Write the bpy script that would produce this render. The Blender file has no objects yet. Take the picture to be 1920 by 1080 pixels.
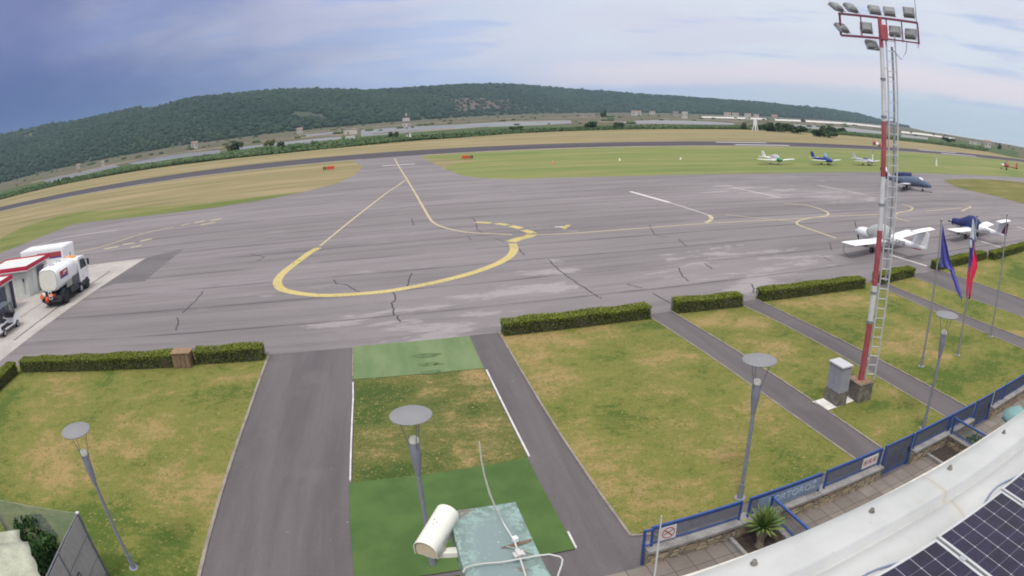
import bpy, math, random
import numpy as np
from mathutils import Vector, Matrix

S = bpy.context.scene
COL = S.collection
rng = np.random.default_rng(7)
random.seed(7)
R = math.radians

# ------------------------------------------------------------------ camera, world, sun
# World frame: camera above the origin, +Y along the garden paths towards the runway,
# +X along the hedges, Z up, metres.
CAM_H = 10.0
LENS_F = 1179.245            # px per radian on the 1920 px wide picture
LENS_K3, LENS_K4 = -0.01656950, 0.15744749   # theta = r + K3 r^3 + K4 r^4
PITCH, ROLL, YAW = 0.24221237, -0.02034170, R(13.1)
CX, CY = 59.1007, -48.0870   # principal point offset, px

cd = bpy.data.cameras.new('camera')
cam = bpy.data.objects.new('camera', cd)
COL.objects.link(cam)
S.camera = cam
cd.type = 'PANO'
cd.panorama_type = 'FISHEYE_LENS_POLYNOMIAL'
cd.fisheye_fov = R(180)
cd.sensor_fit = 'HORIZONTAL'
cd.sensor_width = 36.0
_f = LENS_F * 36 / 1920
cd.fisheye_polynomial_k0 = 0
cd.fisheye_polynomial_k1 = -1 / _f
cd.fisheye_polynomial_k2 = 0
cd.fisheye_polynomial_k3 = -LENS_K3 / _f ** 3
cd.fisheye_polynomial_k4 = -LENS_K4 / _f ** 4
cd.shift_x = -CX / 1920
cd.shift_y = CY / 1080
cd.clip_start = 0.05
cd.clip_end = 20000
_c, _s = math.cos(ROLL), math.sin(ROLL)
_B = Matrix(((_c, -_s, 0), (_s, _c, 0), (0, 0, 1)))
_cp, _sp = math.cos(PITCH), math.sin(PITCH)
_A = Matrix(((1, 0, 0), (0, _sp, -_cp), (0, _cp, _sp)))
_ca, _sa = math.cos(YAW), math.sin(YAW)
_Y = Matrix(((_ca, _sa, 0), (-_sa, _ca, 0), (0, 0, 1)))
CAM_ROT = _Y @ _A @ _B
cam.matrix_world = Matrix.Translation((0, 0, CAM_H)) @ CAM_ROT.to_4x4()

def ray(px, py):
    x, y = px - 960 - CX, 540 + CY - py
    r = math.hypot(x, y) / LENS_F
    th = r * (1 + LENS_K3 * r * r + LENS_K4 * r ** 3)
    k = math.sin(th) / max(r * LENS_F, 1e-9)
    return CAM_ROT @ Vector((x * k, y * k, -math.cos(th)))

def G(px, py, z=0.0):
    """Survey: where the line of sight through a photo point meets the level z (metres)."""
    d = ray(px, py)
    t = (z - CAM_H) / d.z
    return (d.x * t, d.y * t)

def ZAT(xy, px, py):
    d = ray(px, py)
    return CAM_H + d.z * math.hypot(*xy) / math.hypot(d.x, d.y)

S.render.engine = 'CYCLES'
S.cycles.use_denoising = True
S.cycles.max_bounces = 6
S.cycles.filter_width = 1.9
S.view_settings.view_transform = 'Standard'
S.view_settings.look = 'None'
S.view_settings.gamma = 1.0
S.view_settings.exposure = 0.30
S.view_settings.use_curve_mapping = False

SUN_AZ, SUN_EL = R(205), R(62)      # azimuth clockwise from +Y
w = bpy.data.worlds.new('World')
S.world = w
w.use_nodes = True

class NT:
    """small helper around a node tree"""
    def __init__(s, tree):
        s.t = tree
        s.n = tree.nodes
        s.l = tree.links
    def node(s, typ, ins=None, **props):
        nd = s.n.new(typ)
        for k, v in props.items():
            setattr(nd, k, v)
        for k, v in (ins or {}).items():
            s.set(nd.inputs[k], v)
        return nd
    def set(s, sock, v):
        if isinstance(v, bpy.types.NodeSocket):
            s.l.new(v, sock)
        elif isinstance(v, (tuple, list)) and len(v) == 3 and sock.type == 'RGBA':
            sock.default_value = (*v, 1)
        else:
            sock.default_value = v
    def m(s, op, a, b=0.0, c=0.0, clamp=False):
        nd = s.node('ShaderNodeMath', {0: a, 1: b, 2: c}, operation=op)
        nd.use_clamp = clamp
        return nd.outputs[0]
    def mix(s, f, a, b, mode='MIX'):
        nd = s.node('ShaderNodeMix', data_type='RGBA', blend_type=mode)
        s.set(nd.inputs[0], f)
        s.set(nd.inputs[6], a)
        s.set(nd.inputs[7], b)
        return nd.outputs[2]
    def ss(s, v, lo, hi, a=0.0, b=1.0):
        nd = s.node('ShaderNodeMapRange', {0: v, 1: lo, 2: hi, 3: a, 4: b}, interpolation_type='SMOOTHSTEP')
        return nd.outputs[0]
    def noise(s, vec, scale, detail=4.0, rough=0.55, dist=0.0):
        nd = s.node('ShaderNodeTexNoise', {'Vector': vec, 'Scale': scale, 'Detail': detail, 'Roughness': rough, 'Distortion': dist})
        return nd.outputs[0]
    def mapping(s, vec, scale=(1, 1, 1), rot=(0, 0, 0), loc=(0, 0, 0)):
        return s.node('ShaderNodeMapping', {'Vector': vec, 'Location': loc, 'Rotation': rot, 'Scale': scale}).outputs[0]
    def xyz(s, vec):
        nd = s.node('ShaderNodeSeparateXYZ', {0: vec})
        return nd.outputs[0], nd.outputs[1], nd.outputs[2]
    def dot(s, a, b):
        nd = s.node('ShaderNodeVectorMath', {0: a, 1: b}, operation='DOT_PRODUCT')
        return nd.outputs['Value']

def build_world():
    t = NT(w.node_tree)
    t.n.clear()
    out = t.node('ShaderNodeOutputWorld')
    sky = t.node('ShaderNodeTexSky', sky_type='NISHITA')
    sky.sun_disc = False
    sky.sun_elevation = SUN_EL
    sky.sun_rotation = SUN_AZ
    d = t.node('ShaderNodeTexCoord').outputs['Generated']
    x, y, z = t.xyz(d)
    def az(deg):
        return (math.sin(R(deg)), math.cos(R(deg)), 0.0)
    hor = t.node('ShaderNodeVectorMath', {0: d, 1: (1, 1, 0)}, operation='MULTIPLY').outputs[0]
    hn = t.node('ShaderNodeVectorMath', {0: hor}, operation='NORMALIZE').outputs[0]
    # storm bank on the left, pale open cloud on the right
    wob = t.noise(t.mapping(d, (3, 3, 7)), 1.2, 4, 0.5)
    wob = t.m('MULTIPLY', t.m('SUBTRACT', wob, 0.5), 0.34)
    dk = t.m('ADD', t.dot(hn, az(-58)), wob)
    up = t.ss(z, 0.02, 0.30)
    storm = t.ss(t.m('SUBTRACT', dk, t.m('MULTIPLY', up, 0.13)), 0.40, 0.94)
    c = t.mix(t.ss(t.dot(hn, az(48)), 0.45, 0.98), (0.41, 0.46, 0.72), (0.73, 0.775, 0.85))
    soft = t.noise(t.mapping(d, (2.2, 2.2, 9)), 1.6, 5, 0.55, 0.4)
    c = t.mix(t.ss(soft, 0.40, 0.62, 0, 0.70), c, (0.69, 0.68, 0.80))
    c = t.mix(t.ss(t.noise(t.mapping(d, (1.4, 1.4, 14), loc=(3, 1, 0)), 2.2, 4), 0.52, 0.66, 0, 0.65), c, (0.42, 0.52, 0.80))
    # clear bluish wedge low over the middle hill
    wedge = t.m('MULTIPLY', t.ss(t.dot(hn, az(8)), 0.86, 0.99), t.ss(z, 0.10, 0.035))
    c = t.mix(t.m('MULTIPLY', wedge, 0.6), c, (0.36, 0.49, 0.83))
    # warm pale band above the right part of the hill
    zb = t.m('ADD', z, t.m('MULTIPLY', t.m('SUBTRACT', t.noise(t.mapping(d, (2, 2, 3)), 2.0, 3), 0.5), 0.03))
    zb = t.m('ADD', zb, t.m('MULTIPLY', t.m('SUBTRACT', x, 0.3), -0.03))
    band = t.m('MULTIPLY', t.ss(zb, 0.030, 0.046), t.ss(zb, 0.092, 0.060))
    band = t.m('MULTIPLY', band, t.ss(t.dot(hn, az(50)), 0.72, 0.88))
    c = t.mix(t.m('MULTIPLY', band, 0.9), c, (0.88, 0.775, 0.83))
    low = t.m('MULTIPLY', t.ss(zb, 0.040, 0.005), t.ss(t.dot(hn, az(52)), 0.75, 0.95))
    c = t.mix(t.m('MULTIPLY', low, 0.8), c, (0.60, 0.70, 0.79))
    dark = t.mix(up, (0.038, 0.084, 0.285), (0.155, 0.180, 0.385))
    c = t.mix(storm, c, dark)
    c = t.mix(t.ss(z, 0.27, 0.55, 0, 0.9), c, (0.66, 0.64, 0.62))
    zen = t.ss(z, 0.26, 0.85, 0.74, 1.50)
    c = t.node('ShaderNodeVectorMath', {0: c, 'Scale': zen}, operation='SCALE').outputs[0]
    nis = t.node('ShaderNodeVectorMath', {0: sky.outputs[0], 'Scale': 0.08}, operation='SCALE').outputs[0]
    c = t.mix(0.06, c, nis)
    bg = t.node('ShaderNodeBackground', {'Color': c, 'Strength': 1.17})
    t.l.new(bg.outputs[0], out.inputs[0])
build_world()

sd = bpy.data.lights.new('sun', 'SUN')
sun = bpy.data.objects.new('sun', sd)
COL.objects.link(sun)
sd.energy = 1.75
sd.angle = R(14)
sd.color = (1.0, 0.965, 0.91)
_sd = Vector((math.sin(SUN_AZ) * math.cos(SUN_EL), math.cos(SUN_AZ) * math.cos(SUN_EL), math.sin(SUN_EL)))
sun.rotation_euler = _sd.to_track_quat('Z', 'Y').to_euler()

# ------------------------------------------------------------------ materials
def new_mat(name):
    m = bpy.data.materials.new(name)
    m.use_nodes = True
    t = NT(m.node_tree)
    t.n.clear()
    out = t.node('ShaderNodeOutputMaterial')
    b = t.node('ShaderNodeBsdfPrincipled')
    t.l.new(b.outputs[0], out.inputs[0])
    return m, t, b, out

MATS = {}
def mat(name, col, rough=0.6, metal=0.0, var=0.12, scale=3.0, bump=0.0, spec=0.5, alpha=1.0, trans=0.0, emit=None):
    """plain material with noise mottling and faint grime"""
    if name in MATS:
        return MATS[name]
    m, t, b, out = new_mat(name)
    p = t.node('ShaderNodeTexCoord').outputs['Object']
    n1 = t.noise(p, scale, 5, 0.6)
    n2 = t.noise(p, scale * 9, 3, 0.6)
    f = t.m('ADD', t.m('MULTIPLY', n1, 0.65), t.m('MULTIPLY', n2, 0.35))
    lo = tuple(c * (1 - var) for c in col)
    hi = tuple(min(1, c * (1 + var)) for c in col)
    c = t.mix(t.ss(f, 0.36, 0.64), lo, hi)
    t.set(b.inputs['Base Color'], c)
    t.set(b.inputs['Roughness'], t.ss(n1, 0.3, 0.7, max(0.03, rough - 0.08), min(1, rough + 0.08)))
    b.inputs['Metallic'].default_value = metal
    b.inputs['Specular IOR Level'].default_value = spec
    b.inputs['Alpha'].default_value = alpha
    b.inputs['Transmission Weight'].default_value = trans
    if bump:
        bn = t.node('ShaderNodeBump', {'Strength': bump, 'Distance': 0.02, 'Height': f})
        t.l.new(bn.outputs[0], b.inputs['Normal'])
    MATS[name] = m
    return m

def pos_mat(name):
    m, t, b, out = new_mat(name)
    p = t.node('ShaderNodeNewGeometry').outputs['Position']
    return m, t, b, p

RWA = R(2.75)        # direction of runway and apron joints

def blobs(t, p, items):
    """soft union of patches (centre, radius), broken up by noise"""
    wv = t.m('MULTIPLY', t.m('SUBTRACT', t.noise(p, 0.7, 5, 0.68), 0.5), 1.9)
    acc = None
    for (x, y), r in items:
        d = t.node('ShaderNodeVectorMath', {0: p, 1: (x, y, 0)}, operation='SUBTRACT').outputs[0]
        L = t.node('ShaderNodeVectorMath', {0: d}, operation='LENGTH').outputs['Value']
        v = t.ss(t.m('ADD', t.m('DIVIDE', L, r), wv), 1.15, 0.35)
        acc = v if acc is None else t.m('MAXIMUM', acc, v)
    return acc

def asphalt_apron():
    m, t, b, p = pos_mat('apron_asphalt')
    worn = blobs(t, p, [(G(920, 590), 3.2), (G(985, 548), 3.5), (G(880, 570), 3.0), (G(800, 565), 3.4), (G(700, 610), 4.0), (G(760, 628), 3.4), (G(850, 632), 2.6), (G(1305, 505), 5.0), (G(1440, 492), 6.5), (G(1420, 535), 3.0), (G(600, 320), 9.0), (G(1400, 358), 9.0), (G(1560, 365), 9.0), (G(1000, 505), 3.5)])
    q = t.mapping(p, rot=(0, 0, -RWA))
    x, y, z = t.xyz(q)
    wob = t.m('MULTIPLY', t.m('SUBTRACT', t.noise(t.mapping(p, (0.08, 0.08, 1)), 1.0, 3), 0.5), 0.45)
    v = t.m('DIVIDE', t.m('SUBTRACT', t.m('ADD', y, wob), 30.7), 4.62)
    lane = t.node('ShaderNodeTexWhiteNoise', {'W': t.m('FLOOR', v)}, noise_dimensions='1D').outputs[0]
    fr = t.m('ABSOLUTE', t.m('SUBTRACT', t.m('FRACT', t.m('ADD', v, 0.5)), 0.5))
    brk = t.noise(t.mapping(q, (0.12, 0.6, 1)), 1.0, 4, 0.7)
    joint = t.m('MULTIPLY', t.ss(fr, 0.034, 0.008), t.ss(brk, 0.34, 0.60, 0.10, 0.75))
    smear = t.m('MULTIPLY', t.ss(fr, 0.16, 0.0), 0.20)
    smear = t.m('MULTIPLY', smear, t.ss(brk, 0.42, 0.62))
    big = t.noise(t.mapping(q, (0.02, 0.09, 1)), 1.0, 5, 0.6)
    strk = t.noise(t.mapping(q, (0.05, 0.9, 1)), 1.0, 5, 0.65)
    fine = t.noise(p, 14.0, 4, 0.7)
    c = t.mix(lane, (0.172, 0.156, 0.159), (0.208, 0.189, 0.192))
    c = t.mix(t.ss(big, 0.40, 0.62, 0, 0.65), c, (0.262, 0.234, 0.240))
    c = t.mix(t.ss(strk, 0.46, 0.68, 0, 0.42), c, (0.118, 0.106, 0.112))
    st = t.noise(t.mapping(q, (0.16, 0.5, 1), loc=(4, 2, 0)), 1.0, 6, 0.62, 0.3)
    st2 = t.noise(t.mapping(q, (0.03, 0.05, 1), loc=(1.3, 0.4, 0)), 1.0, 3)
    stain = t.m('MULTIPLY', t.ss(st, 0.60, 0.70), t.ss(st2, 0.46, 0.62))
    stain = t.m('MAXIMUM', stain, t.m('MULTIPLY', t.ss(t.m('ADD', st, t.m('MULTIPLY', worn, 0.13)), 0.62, 0.70), t.ss(worn, 0.1, 0.5)))
    c = t.mix(t.m('MULTIPLY', worn, 0.16), c, (0.29, 0.262, 0.268))
    c = t.mix(t.m('MULTIPLY', stain, 0.42), c, (0.42, 0.385, 0.39))
    dk = t.noise(t.mapping(q, (0.13, 0.4, 1), loc=(9, 5, 0)), 1.0, 5, 0.6)
    c = t.mix(t.m('MULTIPLY', t.ss(dk, 0.64, 0.72), 0.45), c, (0.085, 0.08, 0.09))
    c = t.mix(smear, c, (0.10, 0.094, 0.105))
    c = t.mix(joint, c, (0.055, 0.052, 0.058))
    c = t.mix(t.ss(fine, 0.3, 0.7, 0, 0.22), c, (0.07, 0.065, 0.075))
    t.set(b.inputs['Base Color'], c)
    t.set(b.inputs['Roughness'], t.ss(strk, 0.3, 0.7, 0.72, 0.92))
    b.inputs['Specular IOR Level'].default_value = 0.3
    bn = t.node('ShaderNodeBump', {'Strength': 0.25, 'Distance': 0.01, 'Height': fine})
    t.l.new(bn.outputs[0], b.inputs['Normal'])
    return m

def asphalt_path(name, c0, c1, streak=True):
    m, t, b, p = pos_mat(name)
    q = t.mapping(p, (0.9, 0.07, 1) if streak else (0.3, 0.3, 1))
    s1 = t.noise(q, 1.0, 5, 0.65)
    s2 = t.noise(p, 0.35, 5, 0.6)
    fine = t.noise(p, 22.0, 4, 0.75)
    c = t.mix(t.ss(s1, 0.34, 0.66), c0, c1)
    c = t.mix(t.ss(s2, 0.5, 0.72, 0, 0.45), c, tuple(v * 1.22 for v in c1))
    c = t.mix(t.ss(fine, 0.35, 0.7, 0, 0.3), c, tuple(v * 0.55 for v in c0))
    spk = t.ss(t.noise(p, 5.0, 2, 0.5), 0.74, 0.78)
    c = t.mix(t.m('MULTIPLY', spk, 0.5), c, (0.34, 0.32, 0.28))
    t.set(b.inputs['Base Color'], c)
    b.inputs['Roughness'].default_value = 0.82
    bn = t.node('ShaderNodeBump', {'Strength': 0.35, 'Distance': 0.008, 'Height': fine})
    t.l.new(bn.outputs[0], b.inputs['Normal'])
    return m

def runway_mat():
    m, t, b, p = pos_mat('runway_asphalt')
    q = t.mapping(p, rot=(0, 0, -RWA))
    s = t.noise(t.mapping(q, (0.01, 0.25, 1)), 1.0, 4)
    c = t.mix(t.ss(s, 0.35, 0.65), (0.066, 0.060, 0.072), (0.092, 0.084, 0.096))
    t.set(b.inputs['Base Color'], c)
    b.inputs['Roughness'].default_value = 0.95
    b.inputs['Specular IOR Level'].default_value = 0.12
    return m

def lawn_mat(name, seed, dry, patches=(), lush=(), gdark=(0.086, 0.130, 0.024), olive=(0.198, 0.198, 0.052), tan=(0.365, 0.258, 0.115), fscale=1.0):
    m, t, b, p = pos_mat(name)
    o = (seed * 13.7, seed * 7.1, 0)
    a = t.noise(t.mapping(p, (0.16, 0.20, 1), loc=o), 1.0, 5, 0.58, 0.5)
    d = t.noise(t.mapping(p, (0.75, 0.75, 1), loc=o), 1.0, 5, 0.65, 0.4)
    e = t.noise(p, 5.5 * fscale, 4, 0.7)
    f = t.noise(p, 26.0 * fscale, 3, 0.7)
    g2 = t.noise(t.mapping(p, (1.5, 2.6, 1), loc=o), 1.0, 5, 0.7, 0.6)
    v = t.m('ADD', t.m('ADD', t.m('MULTIPLY', a, 0.38), t.m('MULTIPLY', d, 0.30)), t.m('ADD', t.m('MULTIPLY', e, 0.16), t.m('MULTIPLY', g2, 0.20)))
    v = t.m('ADD', v, dry - 0.006)
    if patches:
        v = t.m('ADD', v, t.m('MULTIPLY', blobs(t, p, patches), 0.054))
    if lush:
        v = t.m('SUBTRACT', v, t.m('MULTIPLY', blobs(t, p, lush), 0.055))
    c = t.mix(t.ss(v, 0.42, 0.52), gdark, olive)
    c = t.mix(t.ss(v, 0.52, 0.64), c, tan)
    c = t.mix(t.m('MULTIPLY', t.ss(t.noise(t.mapping(p, (0.9, 1.3, 1), loc=(seed, 4, 0)), 1.0, 4, 0.6), 0.64, 0.74), 0.55), c, (0.068, 0.098, 0.020))
    c = t.mix(t.ss(f, 0.36, 0.64, 0.0, 0.42), c, tuple(x * 0.45 for x in gdark))
    c = t.mix(t.ss(t.noise(p, 17.0 * fscale, 3, 0.7), 0.55, 0.72, 0.0, 0.30), c, (0.36, 0.31, 0.14))
    t.set(b.inputs['Base Color'], c)
    b.inputs['Roughness'].default_value = 0.95
    b.inputs['Specular IOR Level'].default_value = 0.15
    bn = t.node('ShaderNodeBump', {'Strength': 0.9, 'Distance': 0.05, 'Height': t.m('ADD', t.m('MULTIPLY', e, 0.6), t.m('MULTIPLY', f, 0.5))})
    t.l.new(bn.outputs[0], b.inputs['Normal'])
    return m

def field_mat(name, c0, c1, c2, bias=0.0, sx=0.012, sy=0.11):
    m, t, b, p = pos_mat(name)
    q = t.mapping(p, rot=(0, 0, -RWA))
    a = t.noise(t.mapping(q, (sx, sy, 1)), 1.0, 5, 0.6, 0.2)
    d = t.noise(t.mapping(q, (0.05, 0.30, 1)), 1.0, 5, 0.65)
    e = t.noise(p, 1.6, 4, 0.7)
    v = t.m('ADD', t.m('ADD', t.m('MULTIPLY', a, 0.6), t.m('MULTIPLY', d, 0.3)), t.m('MULTIPLY', e, 0.1))
    v = t.m('ADD', v, bias)
    c = t.mix(t.ss(v, 0.40, 0.50), c0, c1)
    c = t.mix(t.ss(v, 0.50, 0.62), c, c2)
    c = t.mix(t.ss(e, 0.4, 0.7, 0, 0.2), c, tuple(x * 0.5 for x in c0))
    t.set(b.inputs['Base Color'], c)
    b.inputs['Roughness'].default_value = 0.95
    b.inputs['Specular IOR Level'].default_value = 0.12
    return m

def leaf_mat(name, c0, c1, c2, sc=0.6):
    m, t, b, p = pos_mat(name)
    r = t.node('ShaderNodeNewGeometry').outputs['Random Per Island']
    n = t.noise(p, sc, 4, 0.6)
    f = t.m('ADD', t.m('MULTIPLY', r, 0.55), t.m('MULTIPLY', n, 0.6))
    c = t.mix(t.ss(f, 0.3, 0.6), c0, c1)
    c = t.mix(t.ss(f, 0.6, 0.95), c, c2)
    t.set(b.inputs['Base Color'], c)
    b.inputs['Roughness'].default_value = 0.8
    b.inputs['Specular IOR Level'].default_value = 0.2
    return m

def water_mat():
    m, t, b, p = pos_mat('pond_water')
    n = t.noise(t.mapping(p, (0.01, 0.06, 1)), 1.0, 4)
    c = t.mix(t.ss(n, 0.35, 0.65), (0.10, 0.105, 0.105), (0.22, 0.21, 0.195))
    t.set(b.inputs['Base Color'], c)
    b.inputs['Roughness'].default_value = 0.38
    b.inputs['Specular IOR Level'].default_value = 0.35
    w_ = t.noise(t.mapping(p, (0.6, 0.6, 1)), 1.0, 3)
    bn = t.node('ShaderNodeBump', {'Strength': 0.6, 'Distance': 0.12, 'Height': w_})
    t.l.new(bn.outputs[0], b.inputs['Normal'])
    return m

def paint_mat(name, col, wear=0.5, wscale=2.0):
    """road paint, worn through in places"""
    m, t, b, p = pos_mat(name)
    out = [n for n in t.n if n.bl_idname == 'ShaderNodeOutputMaterial'][0]
    n = t.noise(p, wscale, 6, 0.7)
    n2 = t.noise(t.mapping(p, (0.25, 0.25, 1)), 1.0, 3)
    f = t.m('ADD', t.m('MULTIPLY', n, 0.7), t.m('MULTIPLY', n2, 0.3))
    c = t.mix(t.ss(n, 0.35, 0.65), tuple(v * 0.8 for v in col), col)
    t.set(b.inputs['Base Color'], c)
    b.inputs['Roughness'].default_value = 0.7
    tr = t.node('ShaderNodeBsdfTransparent')
    k = t.ss(f, 0.62 - wear * 0.3, 0.82 - wear * 0.3)
    mx = t.node('ShaderNodeMixShader', {0: t.m('MULTIPLY', k, min(1.0, 0.35 + wear))})
    t.l.new(b.outputs[0], mx.inputs[1])
    t.l.new(tr.outputs[0], mx.inputs[2])
    t.l.new(mx.outputs[0], out.inputs[0])
    return m

def stone_mat():
    m, t, b, out = new_mat('rubble_stone')
    p = t.node('ShaderNodeTexCoord').outputs['Object']
    q = t.mapping(p, (3.6, 3.6, 7.5))
    vo = t.node('ShaderNodeTexVoronoi', {'Vector': q, 'Scale': 1.0, 'Randomness': 0.85}, feature='DISTANCE_TO_EDGE')
    vc = t.node('ShaderNodeTexVoronoi', {'Vector': q, 'Scale': 1.0, 'Randomness': 0.85})
    r, g, bl = t.xyz(vc.outputs['Color'])
    c = t.mix(r, (0.36, 0.27, 0.17), (0.50, 0.41, 0.28))
    c = t.mix(t.m('MULTIPLY', g, 0.6), c, (0.25, 0.22, 0.19))
    c = t.mix(t.ss(t.noise(p, 9, 4), 0.35, 0.7, 0, 0.4), c, (0.16, 0.13, 0.10))
    k = t.ss(vo.outputs['Distance'], 0.02, 0.09)
    c = t.mix(k, (0.17, 0.145, 0.12), c)
    t.set(b.inputs['Base Color'], c)
    b.inputs['Roughness'].default_value = 0.9
    bn = t.node('ShaderNodeBump', {'Strength': 0.8, 'Distance': 0.03, 'Height': k})
    t.l.new(bn.outputs[0], b.inputs['Normal'])
    return m

def paver_mat(ang):
    m, t, b, p = pos_mat('terrace_pavers')
    q = t.mapping(p, rot=(0, 0, -ang))
    x, y, z = t.xyz(q)
    u, v = t.m('DIVIDE', x, 0.52), t.m('DIVIDE', y, 0.52)
    def edge(k):
        return t.m('ABSOLUTE', t.m('SUBTRACT', t.m('FRACT', k), 0.5))
    e = t.m('MAXIMUM', edge(u), edge(v))
    cell = t.node('ShaderNodeCombineXYZ', {0: t.m('FLOOR', u), 1: t.m('FLOOR', v), 2: 0.0}).outputs[0]
    rn = t.node('ShaderNodeTexWhiteNoise', {'Vector': cell}).outputs[0]
    c = t.mix(rn, (0.17, 0.145, 0.13), (0.24, 0.21, 0.19))
    c = t.mix(t.ss(t.noise(p, 2.2, 5, 0.7), 0.42, 0.7, 0, 0.5), c, (0.13, 0.115, 0.10))
    c = t.mix(t.ss(e, 0.472, 0.487), c, (0.075, 0.065, 0.055))
    t.set(b.inputs['Base Color'], c)
    b.inputs['Roughness'].default_value = 0.9
    return m

def solar_mat():
    m, t, b, out = new_mat('solar_cells')
    p = t.node('ShaderNodeTexCoord').outputs['Object']
    x, y, z = t.xyz(p)
    def line(v, pitch, w0):
        f = t.m('ABSOLUTE', t.m('SUBTRACT', t.m('FRACT', t.m('ADD', t.m('DIVIDE', v, pitch), 0.5)), 0.5))
        return t.ss(f, w0, w0 * 0.55)
    a = line(x, 0.1675, 0.020)
    d = line(y, 0.1675, 0.016)
    n = t.noise(p, 6, 3)
    c = t.mix(t.ss(n, 0.35, 0.65), (0.010, 0.009, 0.024), (0.017, 0.014, 0.042))
    c = t.mix(t.m('MULTIPLY', d, 0.40), c, (0.36, 0.36, 0.44))
    c = t.mix(t.m('MULTIPLY', a, 0.75), c, (0.46, 0.46, 0.50))
    dia = t.m('MULTIPLY', line(x, 0.1675, 0.055), line(y, 0.1675, 0.055))
    c = t.mix(t.m('MULTIPLY', dia, 0.7), c, (0.46, 0.46, 0.50))
    t.set(b.inputs['Base Color'], c)
    b.inputs['Roughness'].default_value = 0.16
    b.inputs['Specular IOR Level'].default_value = 0.3
    return m

def weathered_teal():
    m, t, b, out = new_mat('weathered_teal_paint')
    p = t.node('ShaderNodeTexCoord').outputs['Object']
    n = t.noise(p, 7, 6, 0.7, 0.6)
    n2 = t.noise(t.mapping(p, loc=(4, 1, 2)), 24, 4, 0.7)
    n3 = t.noise(t.mapping(p, loc=(1, 7, 3)), 4, 5, 0.65, 0.5)
    c = t.mix(t.ss(n, 0.4, 0.62), (0.130, 0.185, 0.170), (0.190, 0.262, 0.245))
    px_, py_, pz_ = t.xyz(p)
    ex = t.m('ABSOLUTE', t.m('DIVIDE', t.m('SUBTRACT', px_, 0.225), 0.155))
    ey = t.m('DIVIDE', t.m('SUBTRACT', py_, 1.95), 0.25)
    edge = t.m('MAXIMUM', ex, ey)
    rim = t.ss(t.m('ADD', edge, t.m('MULTIPLY', t.m('SUBTRACT', n, 0.5), 1.2)), 0.35, 0.85)
    c = t.mix(t.m('SUBTRACT', 1.0, rim), c, (0.185, 0.245, 0.245))
    c = t.mix(t.m('MULTIPLY', t.ss(n2, 0.48, 0.56), rim), c, (0.24, 0.345, 0.325))
    c = t.mix(t.m('MULTIPLY', t.ss(n3, 0.57, 0.64), 0.85), c, (0.15, 0.105, 0.070))
    c = t.mix(t.ss(t.noise(p, 60, 2), 0.66, 0.72, 0, 0.8), c, (0.42, 0.52, 0.48))
    t.set(b.inputs['Base Color'], c)
    b.inputs['Roughness'].default_value = 0.75
    bn = t.node('ShaderNodeBump', {'Strength': 0.5, 'Distance': 0.004, 'Height': n2})
    t.l.new(bn.outputs[0], b.inputs['Normal'])
    return m

SEAM_U = G(1760, 912, 7.14)[0] * math.cos(R(3.2)) + G(1760, 912, 7.14)[1] * math.sin(R(3.2))
def membrane_mat():
    m, t, b, p = pos_mat('roof_membrane')
    n = t.noise(p, 0.9, 5, 0.6)
    st = t.noise(t.mapping(p, (1, 4, 1)), 1.3, 5, 0.6, 0.6)
    c = t.mix(t.ss(n, 0.35, 0.65), (0.39, 0.40, 0.395), (0.475, 0.48, 0.475))
    c = t.mix(t.ss(st, 0.60, 0.72, 0, 0.5), c, (0.42, 0.37, 0.27))
    x, y, z = t.xyz(p)
    uu = t.m('ADD', t.m('MULTIPLY', x, math.cos(R(3.2))), t.m('MULTIPLY', y, math.sin(R(3.2))))
    uu = t.m('ADD', uu, t.m('MULTIPLY', t.m('SUBTRACT', n, 0.5), 0.06))
    fu_ = t.m('ABSOLUTE', t.m('SUBTRACT', t.m('FRACT', t.m('ADD', t.m('DIVIDE', t.m('SUBTRACT', uu, SEAM_U), 4.0), 0.5)), 0.5))
    c = t.mix(t.m('MULTIPLY', t.ss(fu_, 0.022, 0.004), 0.18), c, (0.40, 0.33, 0.22))
    c = t.mix(t.m('MULTIPLY', t.ss(fu_, 0.0045, 0.002), 0.35), c, (0.30, 0.25, 0.18))
    sp = t.noise(p, 17, 3)
    c = t.mix(t.ss(sp, 0.72, 0.76, 0, 0.6), c, (0.30, 0.26, 0.20))
    t.set(b.inputs['Base Color'], c)
    b.inputs['Roughness'].default_value = 0.55
    return m

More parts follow.
